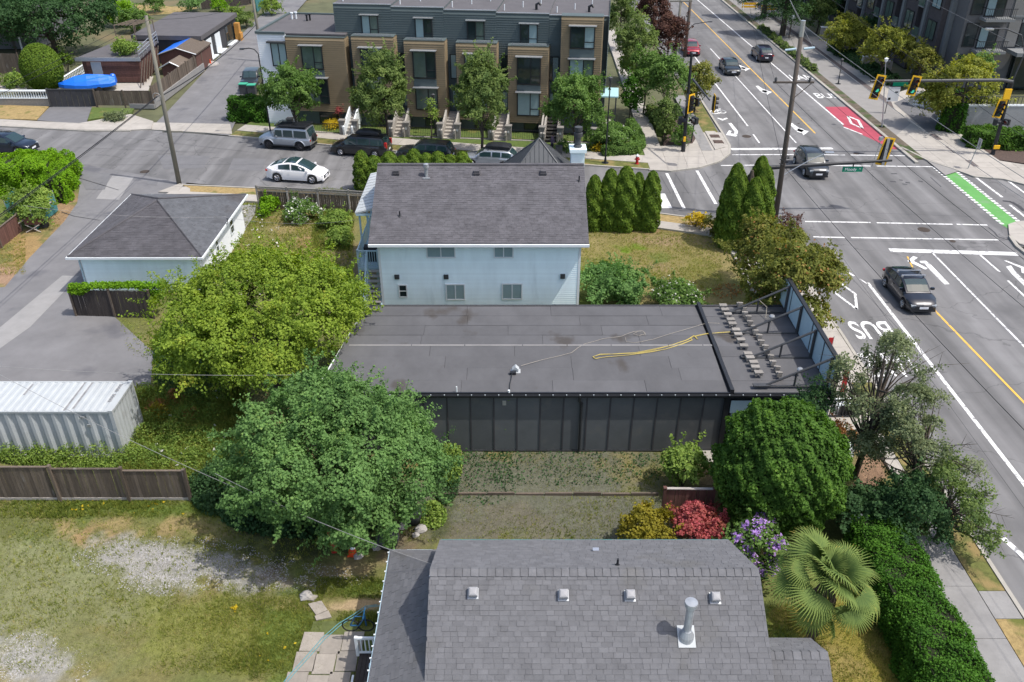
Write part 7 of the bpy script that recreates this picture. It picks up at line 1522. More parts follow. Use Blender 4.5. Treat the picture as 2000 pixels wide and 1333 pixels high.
wire('service_drop', 'long pale wire crossing the lawn to the porch roof corner', pw((-60, 700), 6.2), (-4.2, 21.5, 2.9), .5, .009, 'wire_p'); wire('service_drop', 'second pale wire coming out of the green tree to the gable end', pw((420, 925), 4.6), (-2.5, 19.8, 3.95), .25, .009, 'wire_p')
g2 = 'overhead wires along the main road'
for i, (f_, dx, zz, m, r) in enumerate(((.985, 0, 13.6, 'wire_p', .014), (.72, -1.3, 10.4, 'wire', .010), (.72, .95, 10.4, 'wire', .010), (.88, .9, 11.8, 'wire_p', .012), (.30, 0, 5.6, 'wire', .016))):
    p = rb.lerp(rt, f_)+Vector((dx, 0, 0)); nm = ('highest', 'left cross arm', 'right cross arm', 'upper insulator', 'lowest')[i]
    wire('power_line', '%s wire running from the leaning pole up the road to the twin poles' % nm, p, (37.5+dx, 150, p.z+1.5), .9, r, m, g2)
    wire('power_line', '%s wire running from the leaning pole down the road' % nm, p, (22.5+dx*1.0+i*.3, -8, p.z+.6), 1.2, r, m, g2)
wire('power_line', 'single dark wire high over the right hand lanes running down the road', (33.5, 140, 11), (31.5, -10, 8.5), 1.3, .010, 'wire', g2); wire('power_line', 'dark wire across the green bike crossing running down the road', (36.5, 140, 10.0), (29.8, -10, 8.0), 1.4, .014, 'wire', g2)
wire('power_line', 'pale wire from the far curb over the east cycle path down the road', (39.5, 150, 13), (38.5, -5, 9.5), 1.2, .012, 'wire_p', g2)

# ================================================================== SMALL THINGS IN THE YARDS
x, y = G(690, 1082); o = empty('traffic_cone', (x, y, 0), 'orange cone with white collar under the big green tree', 'cone'); b = MB(); b.box(-.2, .2, -.2, .2, 0, .04); b.lathe([(.15, .04), (.10, .3)], n=12); b.lathe([(.065, .5), (.03, .72), (.01, .73)], n=12); b.build('cone_body', mt['orange'], o); b = MB(); b.lathe([(.10, .301), (.066, .499)], n=12); b.build('collar', mt['trim'], o)
x, y = G(650, 1075); o = empty('red_barrel', (x, y, .15), 'red tubular slide piece lying tilted under the big green tree', 'slide'); b = MB(); b.tube([(-.12, .35, .75), (-.05, .2, .62), (.05, 0, .5), (.12, -.2, .2), (.14, -.3, .02)], [.10, .13, .14, .15, .12], 9); b.build('tube', mt['red'], o, smooth=True)
x, y = G(758, 1062); o = empty('grey_barrel', (x, y, 0), 'round grey lidded tub beside the porch corner under the tree', 'tub'); b = MB(); b.lathe([(.4, 0), (.48, .35), (.45, .42), (.02, .5)], n=14); b.build('tub', mt['darksteel'], o, smooth=True); b = MB(); b.lathe([(.06, .5), (.05, .56), (.02, .57)], n=6); b.build('lid_knob', mt['trim'], o)
x, y = G(808, 1018); o = empty('covered_grill', (x, y, 0), 'dark grey covered drum beyond the porch roof corner', 'drum'); b = MB(); b.lathe([(.32, 0), (.36, .5), (.30, .68), (.02, .76)], n=14); b.build('drum', mt['darksteel'], o, smooth=True)
gs = 'garden stones by the porch corner'
for i, (px, py, s, lab) in enumerate(((786, 1030, .22, 'pale garden stone left of the dark drum'), (822, 1036, .26, 'largest pale garden stone right of the dark drum'), (812, 1046, .16, 'small pale garden stone in front of the dark drum'), (700, 1088, .2, 'pale stone beside the orange cone under the tree'), (737, 1070, .22, 'pale stone touching the grey tub'), (598, 1166, .25, 'grey stone in the shade at the head of the stepping stones'))):
    x, y = G(px, py); b = MB(); b.lathe([(s*.7, 0), (s, s*.35), (s*.75, s*.75), (s*.2, s*.95), (.01, s*.97)], n=9); b.v = [(vx*(1+.2*math.sin(k*3.1)), vy*(1+.2*math.cos(k*1.7)), vz) for k, (vx, vy, vz) in enumerate(b.v)]; tag(b.build('garden_stone', mt['stone'], loc=(x, y, -.03)), lab, 'stone', gs)
hp = [(548, 1345), (570, 1318), (600, 1285), (630, 1250), (662, 1222), (690, 1205), (715, 1195), (738, 1192)]
for s, lab in ((0, 'aqua garden hose laid over the paved path towards the porch'), (5, 'second strand of the aqua garden hose close beside the first')):
    b = MB(); b.tube([(*G(px+s, py+s*.4), .10+(.9 if px > 700 else 0)*.2) for px, py in hp], .015, 5); tag(b.build('garden_hose', mt['hose']), lab, 'hose')
x, y = G(702, 1238, .58); o = empty('blue_bicycle', (x, y, .58), 'small blue frame folded on the porch deck behind the railing', 'bicycle'); 
b = MB()
for k in (0, .6): b.tube([(k*.9-.3+.28*math.cos(a), .1, .3+.28*math.sin(a)) for a in np.linspace(0, 6.28, 15)], .025, 5)
b.build('wheel', mt['tyre'], o); b = MB(); b.tube([(-.3, .1, .3), (-.1, .1, .75), (.25, .1, .75), (.0, .1, .3), (-.3, .1, .3)], .03, 5); b.tube([(.25, .1, .3), (.22, .1, .9)], .03, 5); b.tube([(.22, -.15, .9), (.22, .35, .9)], .02, 5); b.build('bike_frame', mat('blue_frame', (.02, .10, .22), .4), o)
x, y = G(1645, 893); b = MB(); b.lathe([(.2, 0), (.45, .25), (.4, .65), (.15, .95), (.02, 1.0)], n=10); tag(b.build('white_sack', mt['trim'], loc=(x, y, 0), smooth=True), 'white sack on the bare soil beside the round bright bush', 'sack')
o = empty('sidewalk_rack', (*G(1655, 805), .15), 'striped rack of white goods on the sidewalk before the shop', 'rack'); b = MB(); b.box(-.6, .6, -.4, .4, 0, .25)
for k in range(4): b.box(-.6, .6, -.4+k*.22, -.28+k*.22, .26, .42)
b.build('rack', mt['trim'], o); b = MB(); b.box(-.62, .62, -.45, -.41, 0, .5); b.build('rack_front', mt['blackmetal'], o)
for px, py, lab in ((1642, 778, 'red banner leaning at the shop corner nearest the sidewalk'), (1612, 712, 'red poster board on the street side of the hoarding')):
    x, y = G(px, py); o = empty('red_banner', (x, y, .15), lab, 'banner', 'red shop banners'); b = MB(); b.box(-.12, .12, -.02, .02, .2, 1.5); b.build('banner', mt['red'], o); b = MB(); b.cyl((.13, 0, 0), (.13, 0, 1.6), .02, n=6); b.build('pole', mt['galv'], o)
o = empty('shop_railing', (*G(1640, 820), .1), 'black railing at the street corner of the shop', 'railing'); b = MB(); b.box(-.9, .9, -.03, .03, 1.0, 1.06); b.box(-.9, .9, -.03, .03, .1, .15)
for k in range(12): b.box(-.88+k*.155, -.84+k*.155, -.02, .02, .15, 1.0)
b.build('railing', mt['blackmetal'], o)
x, y = G(72, 448); o = empty('brush_pile', (x, y, 0), 'old cart frame and brown scrap beside the lane fence', 'scrap cart'); b = MB(); b.box(-.5, .5, -.4, .4, .5, 1.0); b.build('cart_box', mt['wood_red'], o); b = MB(); b.tube([(-.5, -.4, .5), (.6, -.6, .05)], .04, 4); b.tube([(.5, -.4, .5), (-.4, -.7, .05)], .04, 4); b.build('cart_leg', mt['wood_pale'], o); b = MB(); b.tube([(-1.9, -1.2, .1), (1.1, .9, 1.7)], .05, 5); b.build('handle', mt['wood_pale'], o)
x, y = G(89, 446); b = MB(); b.cyl((0, -.1, .3), (0, .1, .3), .3, n=14); tag(b.build('old_tyre', mt['tyre'], loc=(x, y, 0), rz=.5), 'old tyre lying on the dry grass by the lane', 'tyre')

for px, py, lab in ((1463, 22, 'orange barrier nearer the road in the shade of the far conifers'), (1501, 27, 'orange barrier behind the nearest conifer trunk')):
    x, y = G(px, py); o = empty('street_barrier', (x, y, .15), lab, 'barrier', 'orange barriers under the conifers'); b = MB(); b.box(-1.2, 1.2, -.05, .05, .75, 1.05); b.box(-1.2, 1.2, -.05, .05, .35, .6); b.build('rail', mt['signal_y'], o)
    for sx in (-1, 1): b = MB(); b.tube([(sx, -.35, 0), (sx, 0, 1.1), (sx, .35, 0)], .04, 4); b.build('leg', mt['trim'], o)

def person():
    """standing figure: one skinned body, clothes by height, hair as a child"""
    J = [(0, 0, .92, .125), (0, 0, 1.12, .115), (.01, 0, 1.32, .13), (.01, 0, 1.42, .08), (.02, 0, 1.50, .055), (.035, 0, 1.60, .085), (.04, 0, 1.68, .075),
         (0, .10, .86, .095), (.02, .11, .48, .062), (-.02, .11, .10, .042), (.10, .12, .03, .04), (0, -.10, .86, .095), (-.05, -.11, .48, .062), (-.10, -.11, .10, .042), (.02, -.12, .03, .04),
         (0, .19, 1.38, .06), (.03, .23, 1.12, .043), (.08, .22, .88, .033), (.10, .22, .78, .03), (0, -.19, 1.38, .06), (.12, -.22, 1.15, .043), (.36, -.20, .99, .033), (.45, -.19, .94, .03)]
    E = [(0, 1), (1, 2), (2, 3), (3, 4), (4, 5), (5, 6), (0, 7), (7, 8), (8, 9), (9, 10), (0, 11), (11, 12), (12, 13), (13, 14), (2, 15), (15, 16), (16, 17), (17, 18), (2, 19), (19, 20), (20, 21), (21, 22)]
    for h_, dx, dz in ((18, .015, -.075), (22, .075, -.03)):
        for k in range(5):
            a = J[h_]; n = len(J); J.append((a[0]+dx*(.6 if k == 4 else 1)+(.03 if k == 4 else 0), a[1]+(k-1.5)*.016*(1 if k < 4 else 1.6), a[2]+dz+(.01 if k in (0, 3) else 0)+(.03 if k == 4 else 0), .008)); E.append((h_, n))
    me = bpy.data.meshes.new('person'); me.from_pydata([j[:3] for j in J], E, []); o = bpy.data.objects.new('body_rig', me); COL.objects.link(o)
    sk = o.modifiers.new('skin', 'SKIN'); o.modifiers.new('sub', 'SUBSURF').levels = 2
    for v, j in zip(me.skin_vertices[0].data, J): v.radius = (j[3], j[3])
    me.skin_vertices[0].data[0].use_root = True
    bpy.context.view_layer.update(); m2 = bpy.data.meshes.new_from_object(o.evaluated_get(bpy.context.evaluated_depsgraph_get())); bpy.data.objects.remove(o, do_unlink=True); m2.name = 'person'
    m2.materials.clear(); m2.materials.append(mat('skin', (.42, .24, .16), .6, .05)); m2.materials.append(mat('mauve_top', (.115, .085, .125), .9, .12, 8)); m2.materials.append(mat('dark_trousers', (.025, .025, .038), .9, .1, 8)); m2.materials.append(mt['tyre'])
    for p in m2.polygons:
        c = p.center; p.material_index = 3 if c.z < .07 else 2 if (c.z < .82 and abs(c.y) < .19 and c.x < .3) else 0 if (c.z > 1.46 or c.x > .40 or (c.z < .84 and abs(c.y) > .19)) else 1; p.use_smooth = True
    x, y = G(1078, 298, .12); pr = link('person', m2, None, (x, y, .12), -.5); tag(pr, 'person in long mauve top and dark trousers standing by the bin, one arm out', 'person')
    b = MB(); b.lathe([(.075, -.12), (.095, -.03), (.098, .05), (.07, .11), (.01, .125)], (.02, 0, 1.63), 10); b.build('hair', mt['wire'], pr, smooth=True)
    b = MB(); b.lathe([(.012, 0), (.016, .02), (.006, .045)], (.125, 0, 1.585), 6); b.build('nose', m2.materials[0], pr)
person()

a = G(840, 968); c = G(1288, 965); o = empty('garden_edging', ((a[0]+c[0])/2, a[1], 0), 'low pale timber edging across the shaded plot, in line with the red fence', 'edging', world=True)
for i in range(8): t0 = i/8; b = MB(); xa = a[0]+(c[0]-a[0])*t0; xb = a[0]+(c[0]-a[0])*(t0+.118); b.box(xa, xb, a[1]-.04, a[1]+.04, 0, .13+.02*(i % 3)); b.build('edging_board', mt['wood_grey'], o)
# ================================================================== VEGETATION
def unit(v): return v/np.maximum(np.linalg.norm(v, axis=1, keepdims=True), 1e-9)
def leaf_geo(P, Nn, size, rng, aspect=1.8, fold=.35, T=None):
    n = len(P); Nn = unit(Nn)
    if T is None: T = rng.normal(size=(n, 3))
    T = unit(T-Nn*np.sum(T*Nn, 1, keepdims=True)); B = np.cross(Nn, T)
    L = (size*rng.uniform(.65, 1.3, n))[:, None]; w = L/aspect*.5*2*.5*1.6
    V = np.stack([P-T*L*.5, P+B*w+Nn*w*fold, P+T*L*.5-Nn*L*.12, P-B*w+Nn*w*fold], 1).reshape(-1, 3)
    return V, np.arange(n*4).reshape(n, 4)
def sphere(n, rng): return unit(rng.normal(size=(n, 3)))
def lumpy(r, rz, rng, k=12, lump=.42, shape='round'):
    """blobs (centre offset from crown centre, radii) that make an uneven crown"""
    if shape == 'loose':                           # separate tufts at the branch ends, sky between them
        d = sphere(k, rng); f = rng.uniform(.35, 1, k)**.6; s = rng.uniform(.6, 1.3, k)*lump
        return [(tuple(d[i]*np.array([r, r, rz])*f[i]), (r*s[i], r*s[i], r*s[i]*.62)) for i in range(k)]
    bl = [((0, 0, 0), (r*.80, r*.80, rz*.82))]
    d = sphere(k*3, rng); d = d[d[:, 2] > -.55][:k]; lump = lump*.9
    for v in d:
        s = rng.uniform(.55, 1.25)*lump; f = (1-s*.75)*rng.uniform(.9, 1.10)
        if shape == 'cone': f2 = max(.15, 1-max(v[2], 0)*.9); c = (v[0]*r*f*f2, v[1]*r*f*f2, v[2]*rz*f)
        else: c = (v[0]*r*f, v[1]*r*f, v[2]*rz*f)
        bl.append((c, (r*s, r*s, min(r, rz)*s*.8)))
    return bl
def noise3(P, f, sd):
    a = P*f; return (np.sin(a[:, 0]*1.3+a[:, 1]*2.1+sd)*np.sin(a[:, 1]*1.7-a[:, 2]*1.1+sd*2)+np.sin(a[:, 2]*2.3+a[:, 0]*.9-sd)*np.sin(a[:, 0]*2.7-a[:, 1]*.6+sd*3))*.5
def crown_mesh(name, blobs, leaf, m, rng, cover=2.2, maxn=60000, clump=None, up=.55, shell=.30, aspect=1.8, tintb=0.0, droop=0.0, shoot=1.5, gap=.22):
    """leaves sit on small tilted pads (branch ends) spread over an uneven set of lobes, with shoots sticking out and holes between."""
    A = np.array([4*math.pi*((a[0]*a[1])**1.6/3+2*(a[0]*a[2])**1.6/3)**(1/1.6) for _, a in blobs]); clump = clump or leaf*2.4
    n = int(min(maxn, cover*A.sum()*.55/(leaf*leaf*.42))); pr = clump*1.55; npad = max(14, int(A.sum()*1.25/(math.pi*pr*pr)))
    which = rng.choice(len(blobs), npad, p=A/A.sum()); C = np.array([q[0] for q in blobs]); Rr = np.array([q[1] for q in blobs]); RM = Rr[0].mean()
    d = sphere(npad, rng); flip = (d[:, 2] < -.25) & (rng.random(npad) < .7); d[flip, 2] *= -1; sd = rng.uniform(0, 9); q0 = d*Rr[which]+C[which]
    rr = (1-shell*rng.random(npad)**1.3)*(1+.18*noise3(q0, 2.6/RM, sd)+.14*noise3(q0, 7/RM, sd+1)); c = C[which]+d*Rr[which]*rr[:, None]; keep = np.ones(npad, bool)
    for (bc, br) in blobs: keep &= np.linalg.norm((c-np.array(bc))/np.array(br), axis=1) > .58
    keep &= (noise3(c, 7/RM, sd+2)+.6*noise3(c, 15/RM, sd+4) > -gap*1.6-.15) | (rng.random(npad) < .2)
    c, d = c[keep], d[keep]; npad = len(c); per = max(8, int(n/npad)); ct = rng.random(npad)*.75+.25*(.5+.5*noise3(c, 5/RM, sd+7))
    nn = unit(d*.75+np.array([0, 0, up])+rng.normal(size=d.shape)*.28); t1 = unit(np.cross(nn, rng.normal(size=nn.shape))); t2 = np.cross(nn, t1); pz = pr*rng.uniform(.6, 1.35, npad)
    ra = np.sqrt(rng.random((npad, per)))*rng.uniform(.75, 1.1, (npad, 1)); th = rng.random((npad, per))*2*math.pi; lob = 1+.28*np.sin(th*3+rng.random((npad, 1))*6)+.18*np.sin(th*5+rng.random((npad, 1))*6); ra = ra*lob
    X = (ra*np.cos(th)*pz[:, None]).ravel(); Y = (ra*np.sin(th)*pz[:, None]).ravel(); Z = ((.30-.62*ra*ra)*pz[:, None]).ravel()+rng.normal(size=npad*per)*pr*.14
    e = lambda v: np.repeat(v, per, 0)
    P = e(c)+e(t1)*X[:, None]+e(t2)*Y[:, None]+e(nn)*Z[:, None]; P[:, 2] -= droop*(ra*pz[:, None]).ravel()*.8
    st = rng.random(npad) < .30*shoot/1.5; k = np.flatnonzero(np.repeat(st, per) & (rng.random(npad*per) < .30)); ax = unit(e(d)*.9+e(nn)*.3+np.repeat(rng.normal(size=d.shape)*.4, per, 0))
    P[k] = e(c)[k]+ax[k]*(pr*rng.uniform(.3, 1.9, len(k))[:, None]*shoot/1.5)+rng.normal(size=(len(k), 3))*pr*.13
    N_ = e(nn)*.95+(e(t1)*X[:, None]+e(t2)*Y[:, None])/pr*.45+rng.normal(size=P.shape)*.42
    tint = np.clip(.04+tintb+.50*e(ct)+.30*rng.random(len(P))+.16*(1-ra.ravel()), 0, 1); V, Fq = leaf_geo(P, N_, leaf, rng, aspect)
    return np_mesh(name, V, Fq, m, np.repeat(tint, 4)), c, d
def ptcloud(name, P, D, leaf, m, rng, up=.5, aspect=1.8, jit=.55, tint=None):
    V, Fq = leaf_geo(P, D*.6+np.array([0, 0, up])+rng.normal(size=P.shape)*jit, leaf, rng, aspect)
    t = np.clip(rng.random(len(P))*.6+.2 if tint is None else tint, 0, 1)
    return np_mesh(name, V, Fq, m, np.repeat(t, 4))
TREE_I = [0]
def solve(cx, cy, w, h, zb):
    zc = zb+2
    for _ in range(8):
        x, y = G(cx, cy, zc); s = FPX/depth(y, zc); r = w/2/s; al = math.atan2(CAMH-zc, y)
        hh = (h/2/s)**2-(r*math.sin(al))**2; rz = max(math.sqrt(max(hh, 0))/math.cos(al), r*.45); zc = zb+rz
    return x, y, zc, r, rz
def tree(name, label, spec, m, leaf, cover=2.2, k=12, lump=.42, shape='round', cat='tree', group=None, trunk=True, maxn=45000, up=.55, shell=.30, clump=None, flowers=None, seed=None, shoot=1.5, gap=.22, barkm='bark', aspect=1.8, tr=None, bare=0, xyz=None, droop=0.0):
    TREE_I[0] += 1; rng = np.random.default_rng(seed or TREE_I[0]*13+5)
    x, y, zc, r, rz = xyz or solve(*spec)
    o = empty(name, (x, y, 0), label, cat, group)
    bl = lumpy(r, rz, rng, k, lump, shape)
    me, c, d = crown_mesh('crown', bl, leaf, LM[m], rng, cover, maxn, clump, up, shell, aspect, droop=droop, shoot=shoot, gap=gap)
    cr = link('crown', me, o, (0, 0, zc))
    b = MB(); tr_ = tr or max(.05, r*.045); base = Vector((0, 0, -.1)); mid = Vector((r*.04, -r*.03, zc-rz*.35)); topc = Vector((0, 0, zc+rz*.55))
    if trunk:
        b.tube([base, base.lerp(mid, .5)+Vector((r*.03, 0, 0)), mid, topc], [tr_*1.25, tr_, tr_*.85, tr_*.2], 8)
        idx = rng.choice(len(c), min(len(c), 14+bare), replace=False)
        for i in idx:
            e = Vector(c[i])+Vector((0, 0, zc)); s = base.lerp(mid, rng.uniform(.55, 1.0)) if rng.random() < .6 else mid.lerp(topc, rng.uniform(0, .5)); q = s.lerp(e, .5)+Vector((0, 0, -.06*r))
            b.tube([s, q, e], [tr_*.5, tr_*.3, tr_*.08], 5, caps=False)
            if bare:
                for _ in range(2): v = Vector(rng.normal(size=3))*r*.16; b.tube([q.lerp(e, .5), q.lerp(e, .5)+v], [tr_*.14, tr_*.04], 4, caps=False)
        if bare > 25:                              # dead branches that stand clear of the leaves
            for _ in range(9):
                v = sphere(1, rng)[0]; v[2] = abs(v[2])*.5; s = Vector((0, 0, zc-rz*.2)); e = Vector(v*np.array([r, r, rz])*rng.uniform(1.05, 1.4))+Vector((r*.12, 0, zc)); q = s.lerp(e, .55)+Vector(rng.normal(size=3))*r*.06; b.tube([s, q, e], [tr_*.4, tr_*.22, tr_*.05], 5, caps=False)
                for _ in range(6): p_ = q.lerp(e, rng.uniform(.1, .95)); b.tube([p_, p_+Vector(rng.normal(size=3))*r*.16+(e-q)*.25], [tr_*.12, tr_*.03], 4, caps=False)
        b.build('trunk', mt[barkm], o, smooth=True)
    else:
        for i in rng.choice(len(c), min(len(c), 10), replace=False): e = Vector(c[i])+Vector((0, 0, zc)); b.tube([(0, 0, 0), e*.5+Vector((0, 0, .05)), e], [.03, .02, .008], 4, caps=False)
        b.build('stem', mt[barkm], o)
    if flowers:                                    # (material, size, fraction of clumps, bias)
        fm, fs, frac, fn = flowers; k_ = rng.choice(len(c), max(1, int(len(c)*frac)), replace=False); P = np.repeat(c[k_]+d[k_]*fs*.6, fn, 0); D = np.repeat(d[k_], fn, 0); P = P+rng.normal(size=P.shape)*max(fs*1.2, r*.10)
        link('flowers', ptcloud('flowers', P, D, fs, LM[fm], rng, up=.6, aspect=1.15), o, (0, 0, zc))['kind'] = 'stuff'
    return o
# ---- the big trees of the near gardens
tree('maple_tree', 'big round mid green tree overhanging the garden fence and the shop wall', (650, 886, 410, 345, .5), 'maple', .105, 3.4, 22, .46, maxn=115000, shell=.42, clump=.30, shoot=1.9, gap=.10)
tree('wide_tree', 'wide yellow green tree spreading between the garage and the pale blue house', (520, 622, 395, 285, 1.2), 'yellowgreen', .115, 3.1, 24, .46, maxn=105000, gap=.12, shell=.40, clump=.33, up=.8, droop=.3, shoot=1.9)
def dome(name, label, spec, m, leaf, n, cat, wob=.06, seed=9):
    rg = np.random.default_rng(seed); x, y, zc, r, rz = solve(*spec); o = empty(name, (x, y, 0), label, cat); d = sphere(n, rg); k = 1+wob*noise3(d, 3.1, 1)+wob*.8*noise3(d, 8.5, 4)+wob*.5*noise3(d, 17, 2)-.10*rg.random(n)**2; P = d*np.array([r, r, rz])*k[:, None]+np.array([0, 0, zc]); q = P[:, 2] > .02; P = P[q]; d = d[q]; tt = np.clip(.08+.5*rg.random(len(P))+.45*(k[q]-.9)/wob*.4, 0, 1)
    V, Fq = leaf_geo(P, d*.9+np.array([0, 0, .45])+rg.normal(size=P.shape)*.6, leaf, rg, 1.7); link('crown', np_mesh('crown', V, Fq, LM[m], np.repeat(tt, 4)), o)
    b = MB(); b.lathe([(r*.2, -.05), (r*.6, zc*.4), (r*.84, zc), (r*.62, zc+rz*.6), (.02, zc+rz*.86)], n=14); b.build('branches', MESH['hedge_in'], o); return o
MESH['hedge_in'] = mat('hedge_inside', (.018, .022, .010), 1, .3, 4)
dome('clipped_bush', 'large rounded bright green bush at the street end of the shop wall', (1527, 910, 250, 258, 0), 'bright', .105, 62000, 'bush', .11)
tree('yellow_shrub', 'small yellow green shrub against the dark shop wall', (1337, 915, 82, 96, 0), 'gold' if False else 'sedge', .12, 2.0, 10, .5, cat='shrub', trunk=False)
tree('golden_shrub', 'golden yellow shrub left of the red azalea behind the grey roof', (1262, 1030, 104, 92, 0), 'gold', .10, 2.6, 12, .4, cat='shrub', trunk=False)
tree('azalea', 'rounded red flowering azalea behind the grey roof', (1370, 1030, 104, 92, 0), 'azalea', .10, 2.8, 10, .34, cat='shrub', trunk=False, shell=.2)
tree('rhododendron', 'rhododendron with violet flower clusters beside the palm', (1478, 1078, 112, 118, 0), 'street_g', .13, 2.0, 12, .42, cat='shrub', trunk=False, flowers=('violet', .095, .95, 110))
tree('dark_shrub', 'dark green shrub in the shade between bright bush and long hedge', (1690, 1005, 130, 120, 0), 'dark', .12, 2.2, 12, .42, cat='shrub', trunk=False, flowers=('white', .06, .2, 6))
tree('thin_tree', 'thin crowned grey green tree leaning over the shop corner and sidewalk', (1712, 768, 230, 262, 1.6), 'scraggly', .085, 1.5, 46, .17, shape='loose', maxn=20000, gap=.2, shell=.6, clump=.34, bare=34, tr=.12)
tree('thin_tree', 'second thin grey green tree with bare twigs near the road edge', (1805, 868, 190, 205, 1.2), 'scraggly', .085, 1.5, 40, .18, shape='loose', maxn=15000, gap=.2, shell=.6, clump=.32, bare=36, tr=.10)
tree('ragged_tree', 'low ragged green tree with dead twigs reaching over the road at the hedge end', (1850, 985, 170, 170, .3), 'street', .095, 1.5, 30, .24, shape='loose', maxn=20000, shell=.5, clump=.3, bare=40)
tree('ragged_tree', 'low green brush tree at the top of the long clipped hedge', (1775, 1000, 150, 150, .2), 'dark', .10, 1.5, 14, .4, maxn=20000, shell=.4, clump=.28, bare=12)
tree('side_bough', 'small dark bough of foliage hanging across the shop roof corner', (1590, 790, 76, 90, 2.6), 'dark', .10, .8, 9, .45, shell=.5, cat='tree', bare=8, tr=.05)
tree('brown_shrub', 'small rusty leaved shrub on the bare soil by the shop corner', (1640, 850, 60, 70, 0), 'orange', .10, 1.2, 8, .45, shell=.5, cat='shrub', trunk=False)
# ---- around the pale blue house
gm_ = 'red tinted maples at the street corner'
tree('red_tinted_maple', 'red tinted green maple nearest the leaning pole', (1497, 495, 150, 130, 1.0), 'redgreen', .14, 2.2, 16, .4, group=gm_, clump=.36, flowers=('orange', .10, .5, 8))
tree('red_tinted_maple', 'larger red tinted green maple behind the roof hoarding', (1552, 565, 180, 200, .6), 'redgreen', .14, 2.3, 18, .38, group=gm_, clump=.36, flowers=('orange', .10, .5, 8))
tree('garden_shrub', 'dense dark green shrub at the right corner of the pale blue house', (1208, 560, 150, 84, 0), 'maple', .14, 2.4, 14, .4, cat='shrub', trunk=False)
tree('white_flower_shrub', 'low shrub with white flowers behind the shop roof edge', (1322, 578, 100, 48, 0), 'street_g', .12, 2.2, 10, .4, cat='shrub', trunk=False, flowers=('white', .09, .8, 9))
tree('yellow_shrub', 'bright yellow flowering shrub by the sidewalk left of the big cedar', (1358, 430, 38, 36, 0), 'yellow', .12, 1.4, 8, .4, cat='shrub', trunk=False)
tree('corner_shrub', 'olive green shrub between yellow shrub and big cedar', (1392, 440, 44, 40, 0), 'redgreen', .12, 2, 8, .4, cat='shrub', trunk=False)
tree('lavender_shrub', 'dark plumed shrub at the foot of the leaning pole', (1545, 440, 44, 40, 0), 'purple', .12, 1.2, 8, .4, cat='shrub', trunk=False)
tree('white_flower_shrub', 'rounded white flowering shrub below the lattice fence', (590, 412, 66, 44, 0), 'street_g', .12, 2.2, 10, .4, cat='shrub', trunk=False, flowers=('white', .11, .95, 16))
tree('garden_shrub', 'bright green shrub at the left end of the lattice fence', (524, 402, 46, 34, 0), 'lime', .12, 2.2, 8, .4, cat='shrub', trunk=False)
for i, (spec, lab) in enumerate((((655, 430, 60, 36, 0), 'low leafy shrub against the right end of the lattice fence'), ((662, 462, 46, 40, 0), 'low leafy shrub left of the balcony post'))): tree('garden_shrub', lab, spec, 'sedge', .12, 2, 8, .4, cat='shrub', trunk=False)
def cedar(name, label, px, top, wpx, m='cedar', group=None, cat='tree', leaf=.11, spires=1, cover=2.4, z0=0.0, fl=2.6):
    """upright clipped-looking conifer: a column of upward sprays with a pointed top."""
    TREE_I[0] += 1; rng = np.random.default_rng(TREE_I[0]*7+3); x, y = G(px[0], px[1], z0); H = ztop(px, top, z0); s = FPX/depth(y, H*.4); r = wpx/2/s
    o = empty(name, (x, y, z0), label, cat, group); P = []; D = []
    for q in range(spires):
        a = q*2.4+rng.uniform(0, 1); ox, oy = (0, 0) if spires == 1 else (math.cos(a)*r*.52, math.sin(a)*r*.52); rq = r if spires == 1 else r*.5; Hq = H*(1 if q == 0 else rng.uniform(.70, .97))
        n = int(cover*2*math.pi*rq*Hq*.8/(leaf*leaf*.42)); t = rng.random(n)**.85; ph = rng.uniform(0, 2*math.pi, n)
        prof = np.where(t < .12, .86+t*1.1, np.minimum(1, 1.02*np.sqrt(np.clip(1-((t-.12)/.88)**fl, 0, 1)))); bump = 1+.09*np.sin(ph*5+t*19+q)+.07*np.sin(ph*3-t*33)
        rad = rq*prof*bump*(1-.20*rng.random(n)**2); P.append(np.stack([ox+np.cos(ph)*rad, oy+np.sin(ph)*rad, t*Hq+.02], 1)); D.append(np.stack([np.cos(ph), np.sin(ph), .2+t*.6], 1))
    P = np.concatenate(P); D = np.concatenate(D); T = D*.25+np.array([0, 0, 1.0])+rng.normal(size=P.shape)*.35
    V, Fq = leaf_geo(P, D+rng.normal(size=P.shape)*.5, leaf*1.5, rng, 2.4, T=T); tt = np.clip(.15+.5*rng.random(len(P))+.25*(.5+.5*np.sin(P[:, 2]*7+P[:, 0]*9)), 0, 1)
    link('foliage', np_mesh('foliage', V, Fq, LM[m], np.repeat(tt, 4)), o)
    b = MB(); b.tube([(0, 0, -.1), (0, 0, H*.5), (0, 0, H*.88)], [r*.5, r*.35, r*.05], 7); b.build('trunk', mt['bark'], o); return o
gc = 'upright cedars right of the pale blue house'
for (px, top, w, lab) in (((1157, 448), 343, 38, 'slim upright cedar touching the roof edge of the pale blue house'), ((1187, 447), 331, 42, 'upright cedar second from the pale blue house'), ((1216, 448), 326, 50, 'broadest upright cedar in the middle of the cedar row'), ((1240, 447), 338, 34, 'narrow upright cedar tucked behind the broadest one'), ((1266, 449), 335, 40, 'upright cedar at the street end of the row')): cedar('upright_cedar', lab, px, top, w, group=gc, leaf=.10)
cedar('big_cedar', 'tall dark many topped cedar beside the leaning utility pole', (1447, 478), 312, 106, 'cedar', spires=9, leaf=.10, fl=2.2)
gh = 'cedar hedge shrubs along the ridge of the pale blue house'
